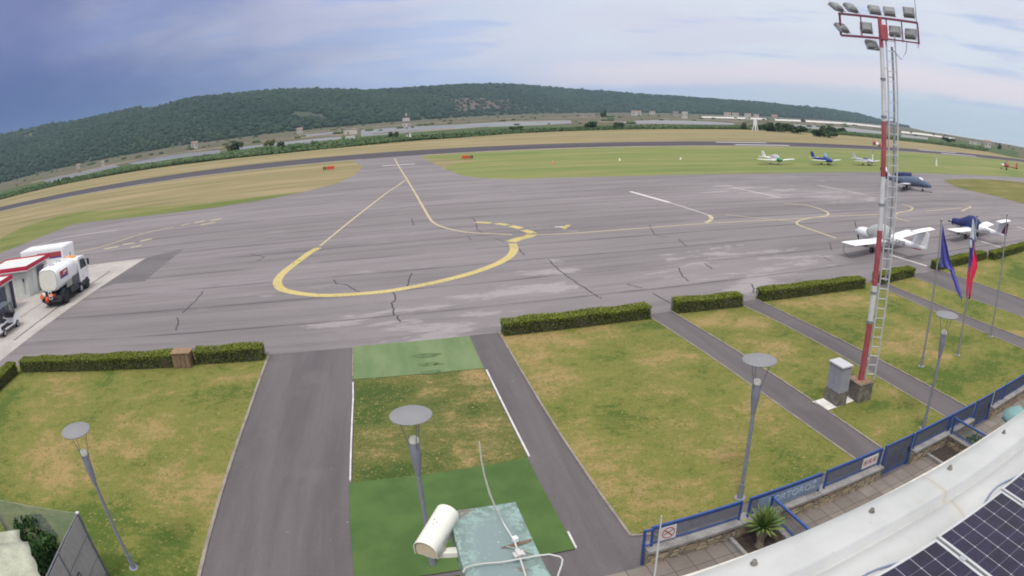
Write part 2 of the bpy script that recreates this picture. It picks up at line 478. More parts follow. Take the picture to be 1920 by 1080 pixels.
# ------------------------------------------------------------------ geometry helpers
class MB:
    """collects shapes into one mesh"""
    def __init__(s):
        s.v, s.f, s.m, s.sm = [], [], [], []
        s.marks = []
    def add(s, vs, fs, m=0, smooth=False):
        o = len(s.v)
        s.v += [tuple(v) for v in vs]
        for f in fs:
            s.f.append(tuple(i + o for i in f))
            s.m.append(m)
            s.sm.append(smooth)
        return s
    def box(s, c, d, rz=0.0, m=0, top=1.0, rot=None):
        s.marks.append((len(s.v), len(s.f)))
        hx, hy, hz = d[0] / 2, d[1] / 2, d[2] / 2
        vs = [Vector((x * hx * (top if z > 0 else 1), y * hy * (top if z > 0 else 1), z * hz)) for z in (-1, 1) for y in (-1, 1) for x in (-1, 1)]
        mt = rot if rot is not None else Matrix.Rotation(rz, 3, 'Z')
        vs = [mt @ v + Vector(c) for v in vs]
        return s.add(vs, [(0, 2, 3, 1), (4, 5, 7, 6), (0, 1, 5, 4), (2, 6, 7, 3), (0, 4, 6, 2), (1, 3, 7, 5)], m)
    def beam(s, a, b, wd, ht, m=0, up=(0, 0, 1)):
        a, b = Vector(a), Vector(b)
        d = b - a
        L = d.length
        x = d / L
        u = Vector(up)
        if abs(x.dot(u)) > 0.98:
            u = Vector((1, 0, 0))
        y = u.cross(x).normalized()
        z = x.cross(y)
        mt = Matrix((x, y, z)).transposed()
        return s.box((a + b) / 2, (L, wd, ht), m=m, rot=mt)
    def cyl(s, a, b, r0, r1=None, n=12, m=0, caps=True, smooth=True):
        s.marks.append((len(s.v), len(s.f)))
        r1 = r0 if r1 is None else r1
        a, b = Vector(a), Vector(b)
        d = (b - a).normalized()
        u = Vector((0, 0, 1)) if abs(d.z) < 0.9 else Vector((1, 0, 0))
        x = u.cross(d).normalized()
        y = d.cross(x)
        r_ = []
        for c, r in ((a, r0), (b, r1)):
            r_.append([c + (x * math.cos(2 * math.pi * i / n) + y * math.sin(2 * math.pi * i / n)) * r for i in range(n)])
        s.add(r_[0] + r_[1], [(i, (i + 1) % n, n + (i + 1) % n, n + i) for i in range(n)], m, smooth)
        if caps:
            s.add(r_[0], [tuple(range(n - 1, -1, -1))], m)
            s.add(r_[1], [tuple(range(n))], m)
        return s
    def tube(s, pts, r, n=8, m=0):
        pts = [Vector(p) for p in pts]
        rings = []
        for i, p in enumerate(pts):
            d = (pts[min(i + 1, len(pts) - 1)] - pts[max(i - 1, 0)]).normalized()
            u = Vector((0, 0, 1)) if abs(d.z) < 0.9 else Vector((1, 0, 0))
            x = u.cross(d).normalized()
            y = d.cross(x)
            rr = r[i] if isinstance(r, (list, tuple)) else r
            rings.append([p + (x * math.cos(2 * math.pi * k / n) + y * math.sin(2 * math.pi * k / n)) * rr for k in range(n)])
        return s.loft(rings, m=m)
    def loft(s, rings, m=0, caps=True, smooth=True, closed=True):
        s.marks.append((len(s.v), len(s.f)))
        n = len(rings[0])
        vs = [v for r in rings for v in r]
        fs = []
        for k in range(len(rings) - 1):
            for i in range(n if closed else n - 1):
                j = (i + 1) % n
                fs.append((k * n + i, k * n + j, (k + 1) * n + j, (k + 1) * n + i))
        s.add(vs, fs, m, smooth)
        if caps and closed:
            s.add(rings[0], [tuple(range(n - 1, -1, -1))], m)
            s.add(rings[-1], [tuple(range(n))], m)
        return s
    def lathe(s, c, prof, n=20, m=0, axis='Z'):
        rings = []
        for r, z in prof:
            ring = []
            for i in range(n):
                a = 2 * math.pi * i / n
                if axis == 'Z':
                    v = (r * math.cos(a), r * math.sin(a), z)
                elif axis == 'Y':
                    v = (r * math.sin(a), z, r * math.cos(a))
                else:
                    v = (z, r * math.cos(a), r * math.sin(a))
                ring.append(Vector(v) + Vector(c))
            rings.append(ring)
        return s.loft(rings, m=m)
    def ribbon(s, pts, wd, z, m=0):
        """flat strip along a polyline"""
        P = [Vector((p[0], p[1])) for p in pts]
        a, b = [], []
        for i, p in enumerate(P):
            d = (P[min(i + 1, len(P) - 1)] - P[max(i - 1, 0)])
            if d.length < 1e-6:
                d = Vector((1, 0))
            d.normalize()
            nrm = Vector((-d.y, d.x))
            ww = wd[i] if isinstance(wd, (list, tuple)) else wd
            a.append((*(p + nrm * ww / 2), z))
            b.append((*(p - nrm * ww / 2), z))
        n = len(P)
        return s.add(a + b, [(i, n + i, n + i + 1, i + 1) for i in range(n - 1)], m)
    def poly(s, pts, z, m=0):
        return s.add([(p[0], p[1], z) for p in pts], [tuple(range(len(pts)))], m)
    def build_each(s, name, mats, parent=None, bevel=0.0):
        """one object per shape added"""
        mk_ = s.marks + [(len(s.v), len(s.f))]
        out = []
        for (v0, f0), (v1, f1) in zip(mk_[:-1], mk_[1:]):
            q = MB()
            q.v = s.v[v0:v1]
            q.f = [tuple(i - v0 for i in f) for f in s.f[f0:f1]]
            q.m = s.m[f0:f1]
            q.sm = s.sm[f0:f1]
            out.append(q.build(name, mats, parent, bevel))
        return out
    def build(s, name, mats, parent=None, bevel=0.0, loc=None, rz=None):
        me = bpy.data.meshes.new(name)
        me.from_pydata(s.v, [], s.f)
        for mm in (mats if isinstance(mats, (list, tuple)) else [mats]):
            me.materials.append(mm)
        me.polygons.foreach_set('material_index', s.m)
        me.polygons.foreach_set('use_smooth', s.sm)
        me.update()
        o = bpy.data.objects.new(name, me)
        COL.objects.link(o)
        if parent is not None:
            o.parent = parent
        if loc is not None:
            o.location = loc
        if rz is not None:
            o.rotation_euler = (0, 0, rz)
        if bevel:
            b = o.modifiers.new('bevel', 'BEVEL')
            b.width = bevel
            b.segments = 2
            b.limit_method = 'ANGLE'
            b.angle_limit = R(40)
        return o

def text_mesh(name, body, size, m, parent, loc, rot, align_y=None):
    tc = bpy.data.curves.new(name, 'FONT')
    tc.body = body
    tc.size = size
    tc.extrude = .003
    tc.align_x = 'CENTER'
    if align_y:
        tc.align_y = align_y
    tmp = bpy.data.objects.new(name + '_curve', tc)
    me = bpy.data.meshes.new_from_object(tmp)
    bpy.data.objects.remove(tmp)
    me.materials.clear()
    me.materials.append(m)
    o = bpy.data.objects.new(name, me)
    COL.objects.link(o)
    o.parent = parent
    o.location = loc
    o.rotation_euler = rot
    return o

def mesh_np(name, V, F, m, parent=None, smooth=False):
    V = np.asarray(V, np.float32)
    F = np.asarray(F, np.int32)
    k = F.shape[1]
    me = bpy.data.meshes.new(name)
    me.vertices.add(len(V))
    me.vertices.foreach_set('co', V.ravel())
    me.loops.add(F.size)
    me.loops.foreach_set('vertex_index', F.ravel())
    me.polygons.add(len(F))
    me.polygons.foreach_set('loop_start', np.arange(0, F.size, k, dtype=np.int32))
    me.polygons.foreach_set('loop_total', np.full(len(F), k, np.int32))
    if smooth:
        me.polygons.foreach_set('use_smooth', np.ones(len(F), bool))
    me.materials.append(m)
    me.update(calc_edges=True)
    me.validate()
    o = bpy.data.objects.new(name, me)
    COL.objects.link(o)
    if parent is not None:
        o.parent = parent
    return o

def tag(o, label=None, cat=None, group=None, kind=None):
    for k, v in (('label', label), ('category', cat), ('group', group), ('kind', kind)):
        if v:
            o[k] = v
    return o

def thing(name, label, cat, loc=(0, 0, 0), rz=0.0, group=None):
    o = bpy.data.objects.new(name, None)
    o.empty_display_size = 0.3
    COL.objects.link(o)
    o.location = loc
    o.rotation_euler = (0, 0, rz)
    return tag(o, label, cat, group)

def dup(root, loc, rz, label):
    """copy a thing with its parts and sub-parts"""
    r = root.copy()
    COL.objects.link(r)
    r.location = loc
    r.rotation_euler = (0, 0, rz)
    r['label'] = label
    for ch in list(root.children):
        c = ch.copy()
        COL.objects.link(c)
        c.parent = r
        for g in list(ch.children):
            d = g.copy()
            COL.objects.link(d)
            d.parent = c
    return r

def sheet(name, pts, z, m, kind='structure'):
    o = MB().poly(pts, z).build(name, m)
    return tag(o, kind=kind)

# leaves -----------------------------------------------------------
def leaf_quads(C, size, flat=0.0):
    """one irregular quad per centre, random direction"""
    n = len(C)
    a = rng.normal(size=(n, 3))
    a /= np.linalg.norm(a, axis=1)[:, None]
    b = rng.normal(size=(n, 3))
    b[:, 2] *= (1 - flat)
    b -= a * (a * b).sum(1)[:, None]
    b /= np.linalg.norm(b, axis=1)[:, None] + 1e-9
    s = (np.asarray(size) * rng.uniform(0.6, 1.35, n))[:, None]
    a = a * s
    b = b * s * rng.uniform(0.45, 0.9, n)[:, None]
    V = np.stack([C - a * .5 - b * .5, C + a * .5 - b * .35, C + a * .45 + b * .5, C - a * .4 + b * .45], 1).reshape(-1, 3)
    return V, np.arange(n * 4).reshape(-1, 4)

_t = (1 + 5 ** .5) / 2
ICO_V = np.array([(-1, _t, 0), (1, _t, 0), (-1, -_t, 0), (1, -_t, 0), (0, -1, _t), (0, 1, _t), (0, -1, -_t), (0, 1, -_t), (_t, 0, -1), (_t, 0, 1), (-_t, 0, -1), (-_t, 0, 1)], float)
ICO_V /= np.linalg.norm(ICO_V[0])
ICO_F = np.array([(0, 11, 5), (0, 5, 1), (0, 1, 7), (0, 7, 10), (0, 10, 11), (1, 5, 9), (5, 11, 4), (11, 10, 2), (10, 7, 6), (7, 1, 8), (3, 9, 4), (3, 4, 2), (3, 2, 6), (3, 6, 8), (3, 8, 9), (4, 9, 5), (2, 4, 11), (6, 2, 10), (8, 6, 7), (9, 8, 1)])

def clumps(C, rad, jit=0.28):
    """irregular leaf clumps: jittered icosahedra; rad is n x 3"""
    n = len(C)
    V = ICO_V[None] * (1 + rng.uniform(-jit, jit, (n, 12, 1)))
    th = rng.uniform(0, 6.28, n)
    c, s_ = np.cos(th)[:, None], np.sin(th)[:, None]
    X = V[:, :, 0] * c - V[:, :, 1] * s_
    Y = V[:, :, 0] * s_ + V[:, :, 1] * c
    V = np.stack([X, Y, V[:, :, 2]], 2) * rad[:, None, :] + C[:, None, :]
    F = ICO_F[None] + (np.arange(n) * 12)[:, None, None]
    return V.reshape(-1, 3), F.reshape(-1, 3)

# ------------------------------------------------------------------ common materials
M = dict(
    concrete=mat('concrete', (0.34, 0.325, 0.30), 0.9, var=0.22, scale=1.6, bump=0.3),
    kerb=mat('kerb_concrete', (0.235, 0.205, 0.172), 0.9, var=0.25, scale=2.0),
    whitekerb=mat('white_kerb', (0.58, 0.56, 0.55), 0.85, var=0.15, scale=2.5),
    white=mat('white_paint', (0.78, 0.78, 0.79), 0.38, var=0.05, scale=1.2),
    cream=mat('cream_paint', (0.74, 0.73, 0.66), 0.4, var=0.06, scale=1.0),
    cladding=mat('pale_cladding', (0.56, 0.58, 0.55), 0.6, var=0.08, scale=0.8),
    red=mat('red_paint', (0.36, 0.058, 0.072), 0.45, var=0.12),
    crimson=mat('crimson_fascia', (0.45, 0.018, 0.052), 0.45, var=0.1),
    blue=mat('blue_fence_paint', (0.026, 0.070, 0.255), 0.45, var=0.18),
    bluemesh=mat('blue_infill_bars', (0.085, 0.100, 0.150), 0.5, var=0.2),
    navy=mat('navy_cover_cloth', (0.022, 0.032, 0.13), 0.85, var=0.25, scale=2.0),
    steel=mat('galvanised_steel', (0.40, 0.42, 0.46), 0.42, metal=0.55, var=0.15),
    lampgrey=mat('lamp_grey_paint', (0.215, 0.222, 0.270), 0.6, var=0.1),
    discgrey=mat('lamp_disc_grey', (0.215, 0.215, 0.225), 0.85, var=0.06),
    dark=mat('dark_rubber', (0.018, 0.018, 0.021), 0.8, var=0.3),
    black=mat('black_plastic', (0.022, 0.022, 0.030), 0.5, var=0.3),
    chassis=mat('chassis_dark', (0.040, 0.043, 0.052), 0.7, var=0.35),
    glass=mat('dark_window_glass', (0.035, 0.05, 0.055), 0.08, var=0.2, spec=0.8),
    orange=mat('orange_paint', (0.80, 0.16, 0.025), 0.5, var=0.12),
    amber=mat('amber_lens', (0.85, 0.34, 0.03), 0.35, var=0.1),
    signred=mat('sign_red', (0.62, 0.060, 0.022), 0.5, var=0.12),
    wood=mat('brown_box_wood', (0.19, 0.125, 0.075), 0.8, var=0.25, scale=5),
    oldconc=mat('stained_concrete', (0.155, 0.140, 0.120), 0.9, var=0.45, scale=4, bump=0.4),
    cabinet=mat('cabinet_grey', (0.29, 0.295, 0.34), 0.55, var=0.07),
    soil=mat('planter_soil', (0.045, 0.034, 0.029), 0.95, var=0.5, scale=9, bump=0.8),
    cap=mat('wall_cap_concrete', (0.25, 0.24, 0.235), 0.9, var=0.25, scale=2.5, bump=0.3),
    bulb=mat('bulb_glass_cap', (0.80, 0.78, 0.70), 0.3, var=0.08),
    silver=mat('silver_paint', (0.50, 0.51, 0.56), 0.35, var=0.08),
    teal=weathered_teal(), stone=stone_mat(), membrane=membrane_mat(), solar=solar_mat(),
)

# ------------------------------------------------------------------ the setting: ground, sea, runway, apron
RY = math.tan(RWA)
def rw(x, y0):
    """point on a line parallel to the runway"""
    return (x, y0 + RY * x)

def at_az(deg, d):
    """deg clockwise from the photo's straight-ahead"""
    a = R(deg) + YAW
    return (d * math.sin(a), d * math.cos(a))

coast = [at_az(a, d) for a, d in ((-180, 900), (-120, 1500), (-90, 2200), (-60, 2600), (-30, 3000), (0, 3600), (20, 3800), (34.2, 3600), (34.9, 2500), (36, 1700), (40, 1440), (46, 1420), (55, 1400), (75, 1300), (100, 1100), (140, 900))]
sheet('marsh_ground', coast, -0.03, field_mat('marsh_ground', (0.070, 0.082, 0.044), (0.120, 0.108, 0.070), (0.205, 0.165, 0.118), -0.01, 0.009, 0.06))
sea = sheet('sea', [(-4400, -4400), (4400, -4400), (4400, 4400), (-4400, 4400)], -1.2, mat('sea_water', (0.30, 0.36, 0.40), 0.28, var=0.05, scale=0.004))

strip_far = [G(*p) for p in ((-40, 384), (0, 374.5), (100, 350), (200, 330.5), (300, 314), (413, 300), (520, 289), (640, 277), (760, 265.5), (873, 257.5), (973, 250), (1073, 245.5), (1173, 243), (1273, 242), (1390, 242.5), (1500, 248), (1613, 256), (1680, 263), (1747, 270), (1847, 284), (1910, 297))]
field_out = strip_far + [(700, 330), (760, -60), (300, -250), (-300, -250), (-620, 60), (-520, 200)]
sheet('airfield_grass', field_out, 0.0, field_mat('airfield_grass', (0.170, 0.165, 0.072), (0.235, 0.200, 0.103), (0.310, 0.250, 0.142), 0.03))
# green rank growth between the strip and the first ponds
def outward(P, k):
    return [(q[0] * k(i), q[1] * k(i)) for i, q in enumerate(P)]
_ks = [1.55, 1.55, 1.6, 1.5, 1.5, 1.5, 1.55, 1.65, 1.55, 1.50, 1.45, 1.35, 1.28, 1.25, 1.22, 1.25, 1.5, 1.6, 1.6, 1.7, 1.7]
rank = strip_far + outward(strip_far, lambda i: _ks[i] + .06 * math.sin(i * 2.1))[::-1]
sheet('marsh_grass', rank, 0.004, field_mat('marsh_grass', (0.052, 0.086, 0.036), (0.076, 0.112, 0.044), (0.150, 0.148, 0.072), -0.03, 0.02, 0.05))
# greener ground between apron and runway on the right, and the fringe on the left
infield = [G(*p) for p in ((833, 316), (850, 308), (900, 300))] + [rw(-2, 152), rw(60, 152.5), rw(160, 152.5), rw(300, 152), (330, 60), (150, 40), (110, 50), (98, 88), (60, 88), (30, 87)] + [G(*p) for p in ((960, 337), (905, 336), (865, 330))]
sheet('infield_grass', infield, 0.006, field_mat('infield_grass', (0.135, 0.185, 0.058), (0.190, 0.212, 0.074), (0.290, 0.250, 0.120), -0.012, 0.016, 0.19))

verge_px = [(0, 477), (47, 458), (140, 420), (233, 409.5), (320, 400), (400, 390), (503, 373.5), (570, 360)]
verge = [G(*q) for q in verge_px] + [G(x_, y_ - d_) for (x_, y_), d_ in list(zip(verge_px, (30, 34, 22, 17, 14, 11, 6, 0.6)))[::-1]]
sheet('grass_verge', verge, 0.005, field_mat('grass_verge', (0.125, 0.155, 0.045), (0.165, 0.180, 0.060), (0.250, 0.215, 0.095), -0.02, 0.03, 0.2))
apron = [(-23.5, 25.5), (-140, 12.0), (-140, 60), (-78, 62), (-58.5, 66.5), (-56.5, 72)] + [G(*p) for p in ((140, 420), (233, 409.5), (320, 400), (400, 390), (503, 373.5), (570, 360), (637, 342.5), (668, 327), (680, 312), (660, 302))] + [rw(-8, 156.1), rw(6.5, 156.1)] + \
    [G(*p) for p in ((790, 295), (806, 303), (820, 310), (835, 317), (865, 329), (905, 334.3), (960, 336.2), (1160, 330.8), (1280, 328), (1435, 325.6), (1513, 323.6), (1640, 323), (1690, 324), (1760, 326), (1833, 328.5), (1917, 333))] + [(330, 96), (340, 30), (60, 29.8), (45, 29.0)]
sheet('apron', apron, 0.018, asphalt_apron())
island = [G(*p) for p in ((1768, 337.5), (1800, 335.5), (1833, 335.5), (1880, 338), (1917, 342))] + [(190, 78), (180, 30), (100, 45)] + [G(*p) for p in ((1917, 382.5), (1875, 370), (1833, 361), (1792, 351))]
sheet('grass_island', island, 0.026, field_mat('grass_island', (0.115, 0.125, 0.036), (0.165, 0.155, 0.052), (0.235, 0.195, 0.080), 0.0, 0.05, 0.14))
sheet('runway', [rw(-600, 155.7), rw(700, 155.7), rw(700, 177.4), rw(-600, 177.4)], 0.024, runway_mat())
shoulder = MB()
shoulder.ribbon([rw(-500, 154.9), rw(-9, 154.9)], 1.3, 0.028)
shoulder.ribbon([rw(7, 154.9), rw(600, 154.9)], 1.3, 0.028)
tag(shoulder.build('runway_shoulder', mat('pale_shoulder', (0.36, 0.335, 0.31), 0.9, var=0.3, scale=0.08)), kind='structure')

YEL = paint_mat('yellow_line_paint', (0.56, 0.45, 0.17), 0.46, 3.5)
YELW = paint_mat('worn_yellow_paint', (0.52, 0.44, 0.27), 0.35)
WHI = paint_mat('white_line_paint', (0.66, 0.62, 0.60), 0.35)
WHIW = paint_mat('worn_white_paint', (0.48, 0.44, 0.43), 0.38)

def smooth_path(px, n=6, z=0.0):
    """Catmull-Rom through surveyed points"""
    P = [Vector(G(*p)) for p in px]
    out = []
    for i in range(len(P) - 1):
        p0, p1, p2, p3 = P[max(i - 1, 0)], P[i], P[i + 1], P[min(i + 2, len(P) - 1)]
        for k in range(n):
            t = k / n
            out.append(0.5 * ((2 * p1) + (p2 - p0) * t + (2 * p0 - 5 * p1 + 4 * p2 - p3) * t * t + (3 * p1 - p0 - 3 * p2 + p3) * t ** 3))
    out.append(P[-1])
    return out

mk = MB()
loop = [(598, 465), (581, 474), (565, 486), (550, 497), (536, 508), (525, 519), (520, 530), (526, 541), (541, 547), (562, 551), (590, 554), (620, 554.5), (675, 551.5), (737, 545), (812, 531), (880, 514), (920, 500), (942, 490), (957, 480), (964, 468), (961, 457)]
mk.ribbon(smooth_path(loop), 0.62, 0.026)
mk.ribbon(smooth_path([(958, 454), (972, 448.5), (985, 445.5), (997, 441)]), 0.9, 0.0275)
mk.ribbon(smooth_path([(999, 438.5), (991, 434.5), (981, 432)]), 0.75, 0.0265)
mk.ribbon(smooth_path([(977, 429), (968, 426.5), (958, 424)]), 0.7, 0.026)
mk.ribbon(smooth_path([(952, 422.5), (942, 421), (930, 419.5)]), 0.7, 0.026)
mk.ribbon(smooth_path([(920, 418.8), (906, 417.8), (892, 417)]), 0.65, 0.026)
tag(mk.build('yellow_stand_marking', YEL), kind='structure')
mk = MB()
mk.ribbon(smooth_path([(600, 462), (625, 441), (652, 419), (690, 389), (725, 362), (745, 349), (760, 338)]), 0.22, 0.0255)
mk.ribbon(smooth_path([(740, 297), (746, 309), (752, 319), (759, 330), (768, 345), (780, 365), (788, 379), (797, 395), (804, 407), (812, 417), (830, 426), (862, 434), (895, 437.5), (925, 439), (960, 440)]), 0.24, 0.0262)
mk.ribbon(smooth_path([(1000, 440.5), (1022, 440), (1060, 438.5), (1100, 436), (1185, 429.5), (1260, 424), (1307, 420.5), (1385, 416), (1440, 413.5), (1505, 409.5), (1570, 405), (1650, 402.5)]), 0.2, 0.0255)
mk.ribbon(smooth_path([(1330, 404), (1334, 409), (1331, 414), (1322, 418)]), 0.4, 0.0262)
mk.ribbon(smooth_path([(1470, 382), (1510, 385), (1540, 393), (1553, 400), (1549, 404.5), (1530, 407.5), (1505, 412), (1494, 417), (1497, 422), (1515, 429), (1540, 437.5), (1568, 447)]), 0.24, 0.0268)
mk.ribbon(smooth_path([(1690, 383), (1705, 387), (1711, 391), (1703, 396), (1685, 399), (1678, 403), (1681, 409), (1706, 416)]), 0.26, 0.0262)
mk.ribbon(smooth_path([(1805, 384), (1820, 387.5), (1812, 392), (1803, 396)]), 0.3, 0.0262)
mk.ribbon(smooth_path([(1735, 396), (1770, 393), (1801, 390)]), 0.2, 0.0256)
mk.ribbon(smooth_path([(1360, 403), (1420, 409), (1490, 416)]), 0.18, 0.0275)
mk.ribbon(smooth_path([(140, 474), (185, 464), (225, 452), (262, 440), (300, 431), (326, 426)]), 0.3, 0.0256)
for q in (((195, 467.5), (222, 462.5)), ((230, 459), (252, 455.5)), ((245, 464.5), (265, 461)), ((262, 453), (285, 448)), ((340, 423), (354, 420)), ((365, 418), (384, 414)), ((394, 414), (416, 410)), ((376, 422), (404, 417))):
    mk.ribbon(smooth_path(q, 2), 0.55, 0.0258)
tag(mk.build('faded_taxi_lines', YELW), kind='structure')
mk = MB()
mk.ribbon([G(716, 311), G(778, 307.5)], 1.0, 0.030)
mk.ribbon([G(1182, 359.5), G(1255, 380)], 0.5, 0.026)
mk.ribbon([G(1668, 478), G(1738, 499.5)], 0.27, 0.026)
mk.ribbon([G(1840, 453), G(1887, 467.5)], 0.27, 0.026)
mk.ribbon([G(1906, 425.5), G(1925, 430.5)], 0.3, 0.026)
mk.ribbon([G(1040, 426.2), G(1058, 425.4)], 0.34, 0.026)
tag(mk.build('white_apron_lines', WHI), kind='structure')
mk = MB()
mk.ribbon([G(1255, 380), G(1290, 391), G(1330, 404)], 0.25, 0.026)
mk.ribbon([G(1375, 352), G(1400, 357)], 0.4, 0.026)
mk.ribbon([G(1400, 357), G(1463, 371)], 0.45, 0.0265)
mk.ribbon([G(1532, 347.5), G(1625, 366)], 0.4, 0.026)
mk.ribbon(smooth_path([(37, 477), (60, 463), (90, 453.5), (120, 446), (170, 438), (220, 431.5)]), 0.34, 0.026)
tag(mk.build('worn_white_lines', WHIW), kind='structure')
mk = MB()
mk.poly([G(1050, 427.5), G(1060, 430.5), G(1071, 422), G(1062, 422.2), G(1056, 426)], 0.0272)
tag(mk.build('yellow_figure_marking', YEL), kind='structure')
mk = MB()
for x0, x1, y0 in ((98.5, 119, 172.8), (98.5, 120, 160.6), (206, 238, 172.8), (209, 240, 160.6)):
    mk.ribbon([rw(x0, y0), rw(x1, y0)], 1.7, 0.030)
tag(mk.build('runway_aiming_markings', mat('fresh_white_marking', (0.80, 0.79, 0.78), 0.7, var=0.08)), kind='structure')

# cracks sealed with bitumen
ck = MB()
CR = [[(772, 512), (769, 523), (764, 539)], [(736, 549), (743, 561), (735, 569), (738, 581), (737, 592)], [(746, 593), (749, 604)], [(625, 525), (632, 533), (650, 534), (664, 543), (675, 550)], [(1028, 487), (1044, 502), (1062, 518), (1080, 530), (1098, 540), (1116, 553), (1127, 560)], [(885, 408), (892, 416), (894, 428), (905, 438)], [(1272, 503), (1280, 517), (1289, 528)], [(1321, 494), (1335, 505)], [(1408, 533), (1413, 540), (1412, 549)], [(381, 546), (371, 560), (352, 578), (343, 588)], [(331, 596), (335, 606), (330, 620)], [(772, 409), (776, 423)], [(875, 443), (884, 450)], [(930, 448), (945, 454)], [(1219, 421), (1228, 440), (1250, 444)], [(1273, 449), (1287, 462)], [(1176, 533), (1204, 541)], [(1225, 550), (1262, 572)], [(972, 466), (984, 479)], [(1545, 483), (1560, 490)], [(1555, 455), (1560, 470)], [(470, 477), (495, 482), (480, 490)]]
for c_ in CR:
    p = smooth_path(c_, 4)
    p = [q + Vector((random.uniform(-.06, .06), random.uniform(-.06, .06))) for q in p]
    ck.ribbon(p, 0.085, 0.0245)
tag(ck.build('apron_cracks', mat('bitumen_seal', (0.030, 0.029, 0.033), 0.6, var=0.3)), kind='structure')

# concrete fuelling pad and the newer dark asphalt beside it
sheet('fresh_asphalt', [(-25.0, 40.5), (-24.0, 52.0), G(345, 466), G(271, 528), G(212, 533)], 0.0225, asphalt_path('fresh_asphalt', (0.110, 0.100, 0.106), (0.138, 0.126, 0.132), False))
pad = [(-25.4, 24.0), (-24.1, 51.6), (-31.5, 51.2), (-33, 51.2), (-52, 50), (-52, 14), (-25.8, 14)]
sheet('fuelling_pad', pad, 0.030, mat('pad_concrete', (0.37, 0.345, 0.325), 0.9, var=0.13, scale=0.35, bump=0.1))
dr = MB()
dr.ribbon([(-26.5, 29.9), (-26.3, 47.5)], 0.14, 0.036)
dr.ribbon([(-29.6, 33.0), (-29.3, 40.0)], 0.08, 0.036)
tag(dr.build('pad_drain_channel', M['chassis']), kind='structure')

# ------------------------------------------------------------------ hills and their woodland
RIDGE = [(-110, 3.2), (-75, 3.9), (-60, 3.75), (-53.4, 3.69), (-50.8, 3.58), (-47.84, 3.61), (-44.5, 3.41), (-41.1, 3.47), (-37.3, 3.56), (-34.6, 3.46), (-32.3, 3.63), (-26.7, 3.39), (-23.6, 3.30), (-18.4, 2.87), (-14.75, 2.55), (-11.5, 2.59), (-6.7, 2.64), (-4.3, 2.55), (-1.9, 2.38), (2.9, 1.90), (10.96, 1.37), (17.8, 1.07), (22.7, 0.88), (27.8, 0.70), (29.5, 0.52), (31.2, 0.28), (32.6, 0.10), (34.4, -0.16)]
BASE = [(-110, 900), (-75, 960), (-50, 1080), (-37, 960), (-29, 960), (-18, 1010), (-9, 1300), (0, 1800), (8, 2000), (15, 1900), (23, 2000), (31, 2850), (34.4, 2900)]
def interp(tab, a):
    return np.interp(a, [q[0] for q in tab], [q[1] for q in tab])

def fbm(x, y, seed=0):
    r_ = np.random.default_rng(seed)
    v = np.zeros_like(x)
    for k in range(5):
        fr = 2.0 ** k
        a, b, c, d = r_.uniform(-1, 1, 4)
        v += (np.sin(x * fr * (1 + .3 * a) + y * fr * b * .6 + 6 * c) * np.cos(y * fr * (1 + .3 * d) - x * fr * a * .6 + 6 * d)) / fr
    return v

NA, NR = 420, 26
az = np.linspace(-110, 34.4, NA)
fr = np.concatenate([np.linspace(0, 1, NR - 5), [1.15, 1.4, 1.8, 2.4, 3.2]])
hb = interp(BASE, az)
depth = np.interp(az, [-110, -30, 0, 20, 34.4], [520, 560, 620, 520, 260])
rid = 10 + (hb + depth) * np.tan(np.radians(interp(RIDGE, az)))
AZ, FR = np.meshgrid(az, fr, indexing='ij')
RR = hb[:, None] + depth[:, None] * FR
prof = np.where(FR <= 1, np.clip(FR, 0, 1) ** 0.85, 1 - 0.10 * (FR - 1) ** 1.2)
crown_h = 5.0
ZZ = (np.maximum(rid - crown_h, 1.0))[:, None] * prof
X = RR * np.sin(np.radians(AZ) + YAW)
Y = RR * np.cos(np.radians(AZ) + YAW)
ZZ = ZZ * (1 + 0.10 * fbm(X / 160, Y / 160, 3) * np.clip(1.02 - np.abs(FR - 0.5) * 2, 0, 1)) - 0.1 * (FR == 0)
HV = np.stack([X, Y, ZZ], 2).reshape(-1, 3)
idx = np.arange(NA * len(fr)).reshape(NA, len(fr))
HF = np.stack([idx[:-1, :-1], idx[1:, :-1], idx[1:, 1:], idx[:-1, 1:]], 2).reshape(-1, 4)
m, t, b, p = pos_mat('hill_soil')
n = t.noise(p, 0.02, 5, 0.6)
c = t.mix(t.ss(n, 0.4, 0.6), (0.026, 0.040, 0.020), (0.044, 0.056, 0.027))
t.set(b.inputs['Base Color'], c)
b.inputs['Roughness'].default_value = 0.95
hills = mesh_np('hills', HV, HF, m, smooth=True)
tag(hills, kind='structure')

def hill_z(a, f):
    ai = np.clip((a - az[0]) / (az[1] - az[0]), 0, NA - 1.001)
    i = ai.astype(int)
    fa = ai - i
    out = np.zeros_like(a)
    for k in range(len(a)):
        z0 = np.interp(f[k], fr, ZZ[i[k]])
        z1 = np.interp(f[k], fr, ZZ[min(i[k] + 1, NA - 1)])
        out[k] = z0 * (1 - fa[k]) + z1 * fa[k]
    return out

NT_ = 27000
wa = rng.uniform(-64, 34.2, NT_)
wf = np.clip(rng.uniform(0.0, 1.06, NT_), 0, 1.05)
rr = interp(BASE, wa) + np.interp(wa, [-110, -30, 0, 20, 34.4], [520, 560, 620, 520, 260]) * wf
x_ = rr * np.sin(np.radians(wa) + YAW)
y_ = rr * np.cos(np.radians(wa) + YAW)
z_ = hill_z(wa, wf)
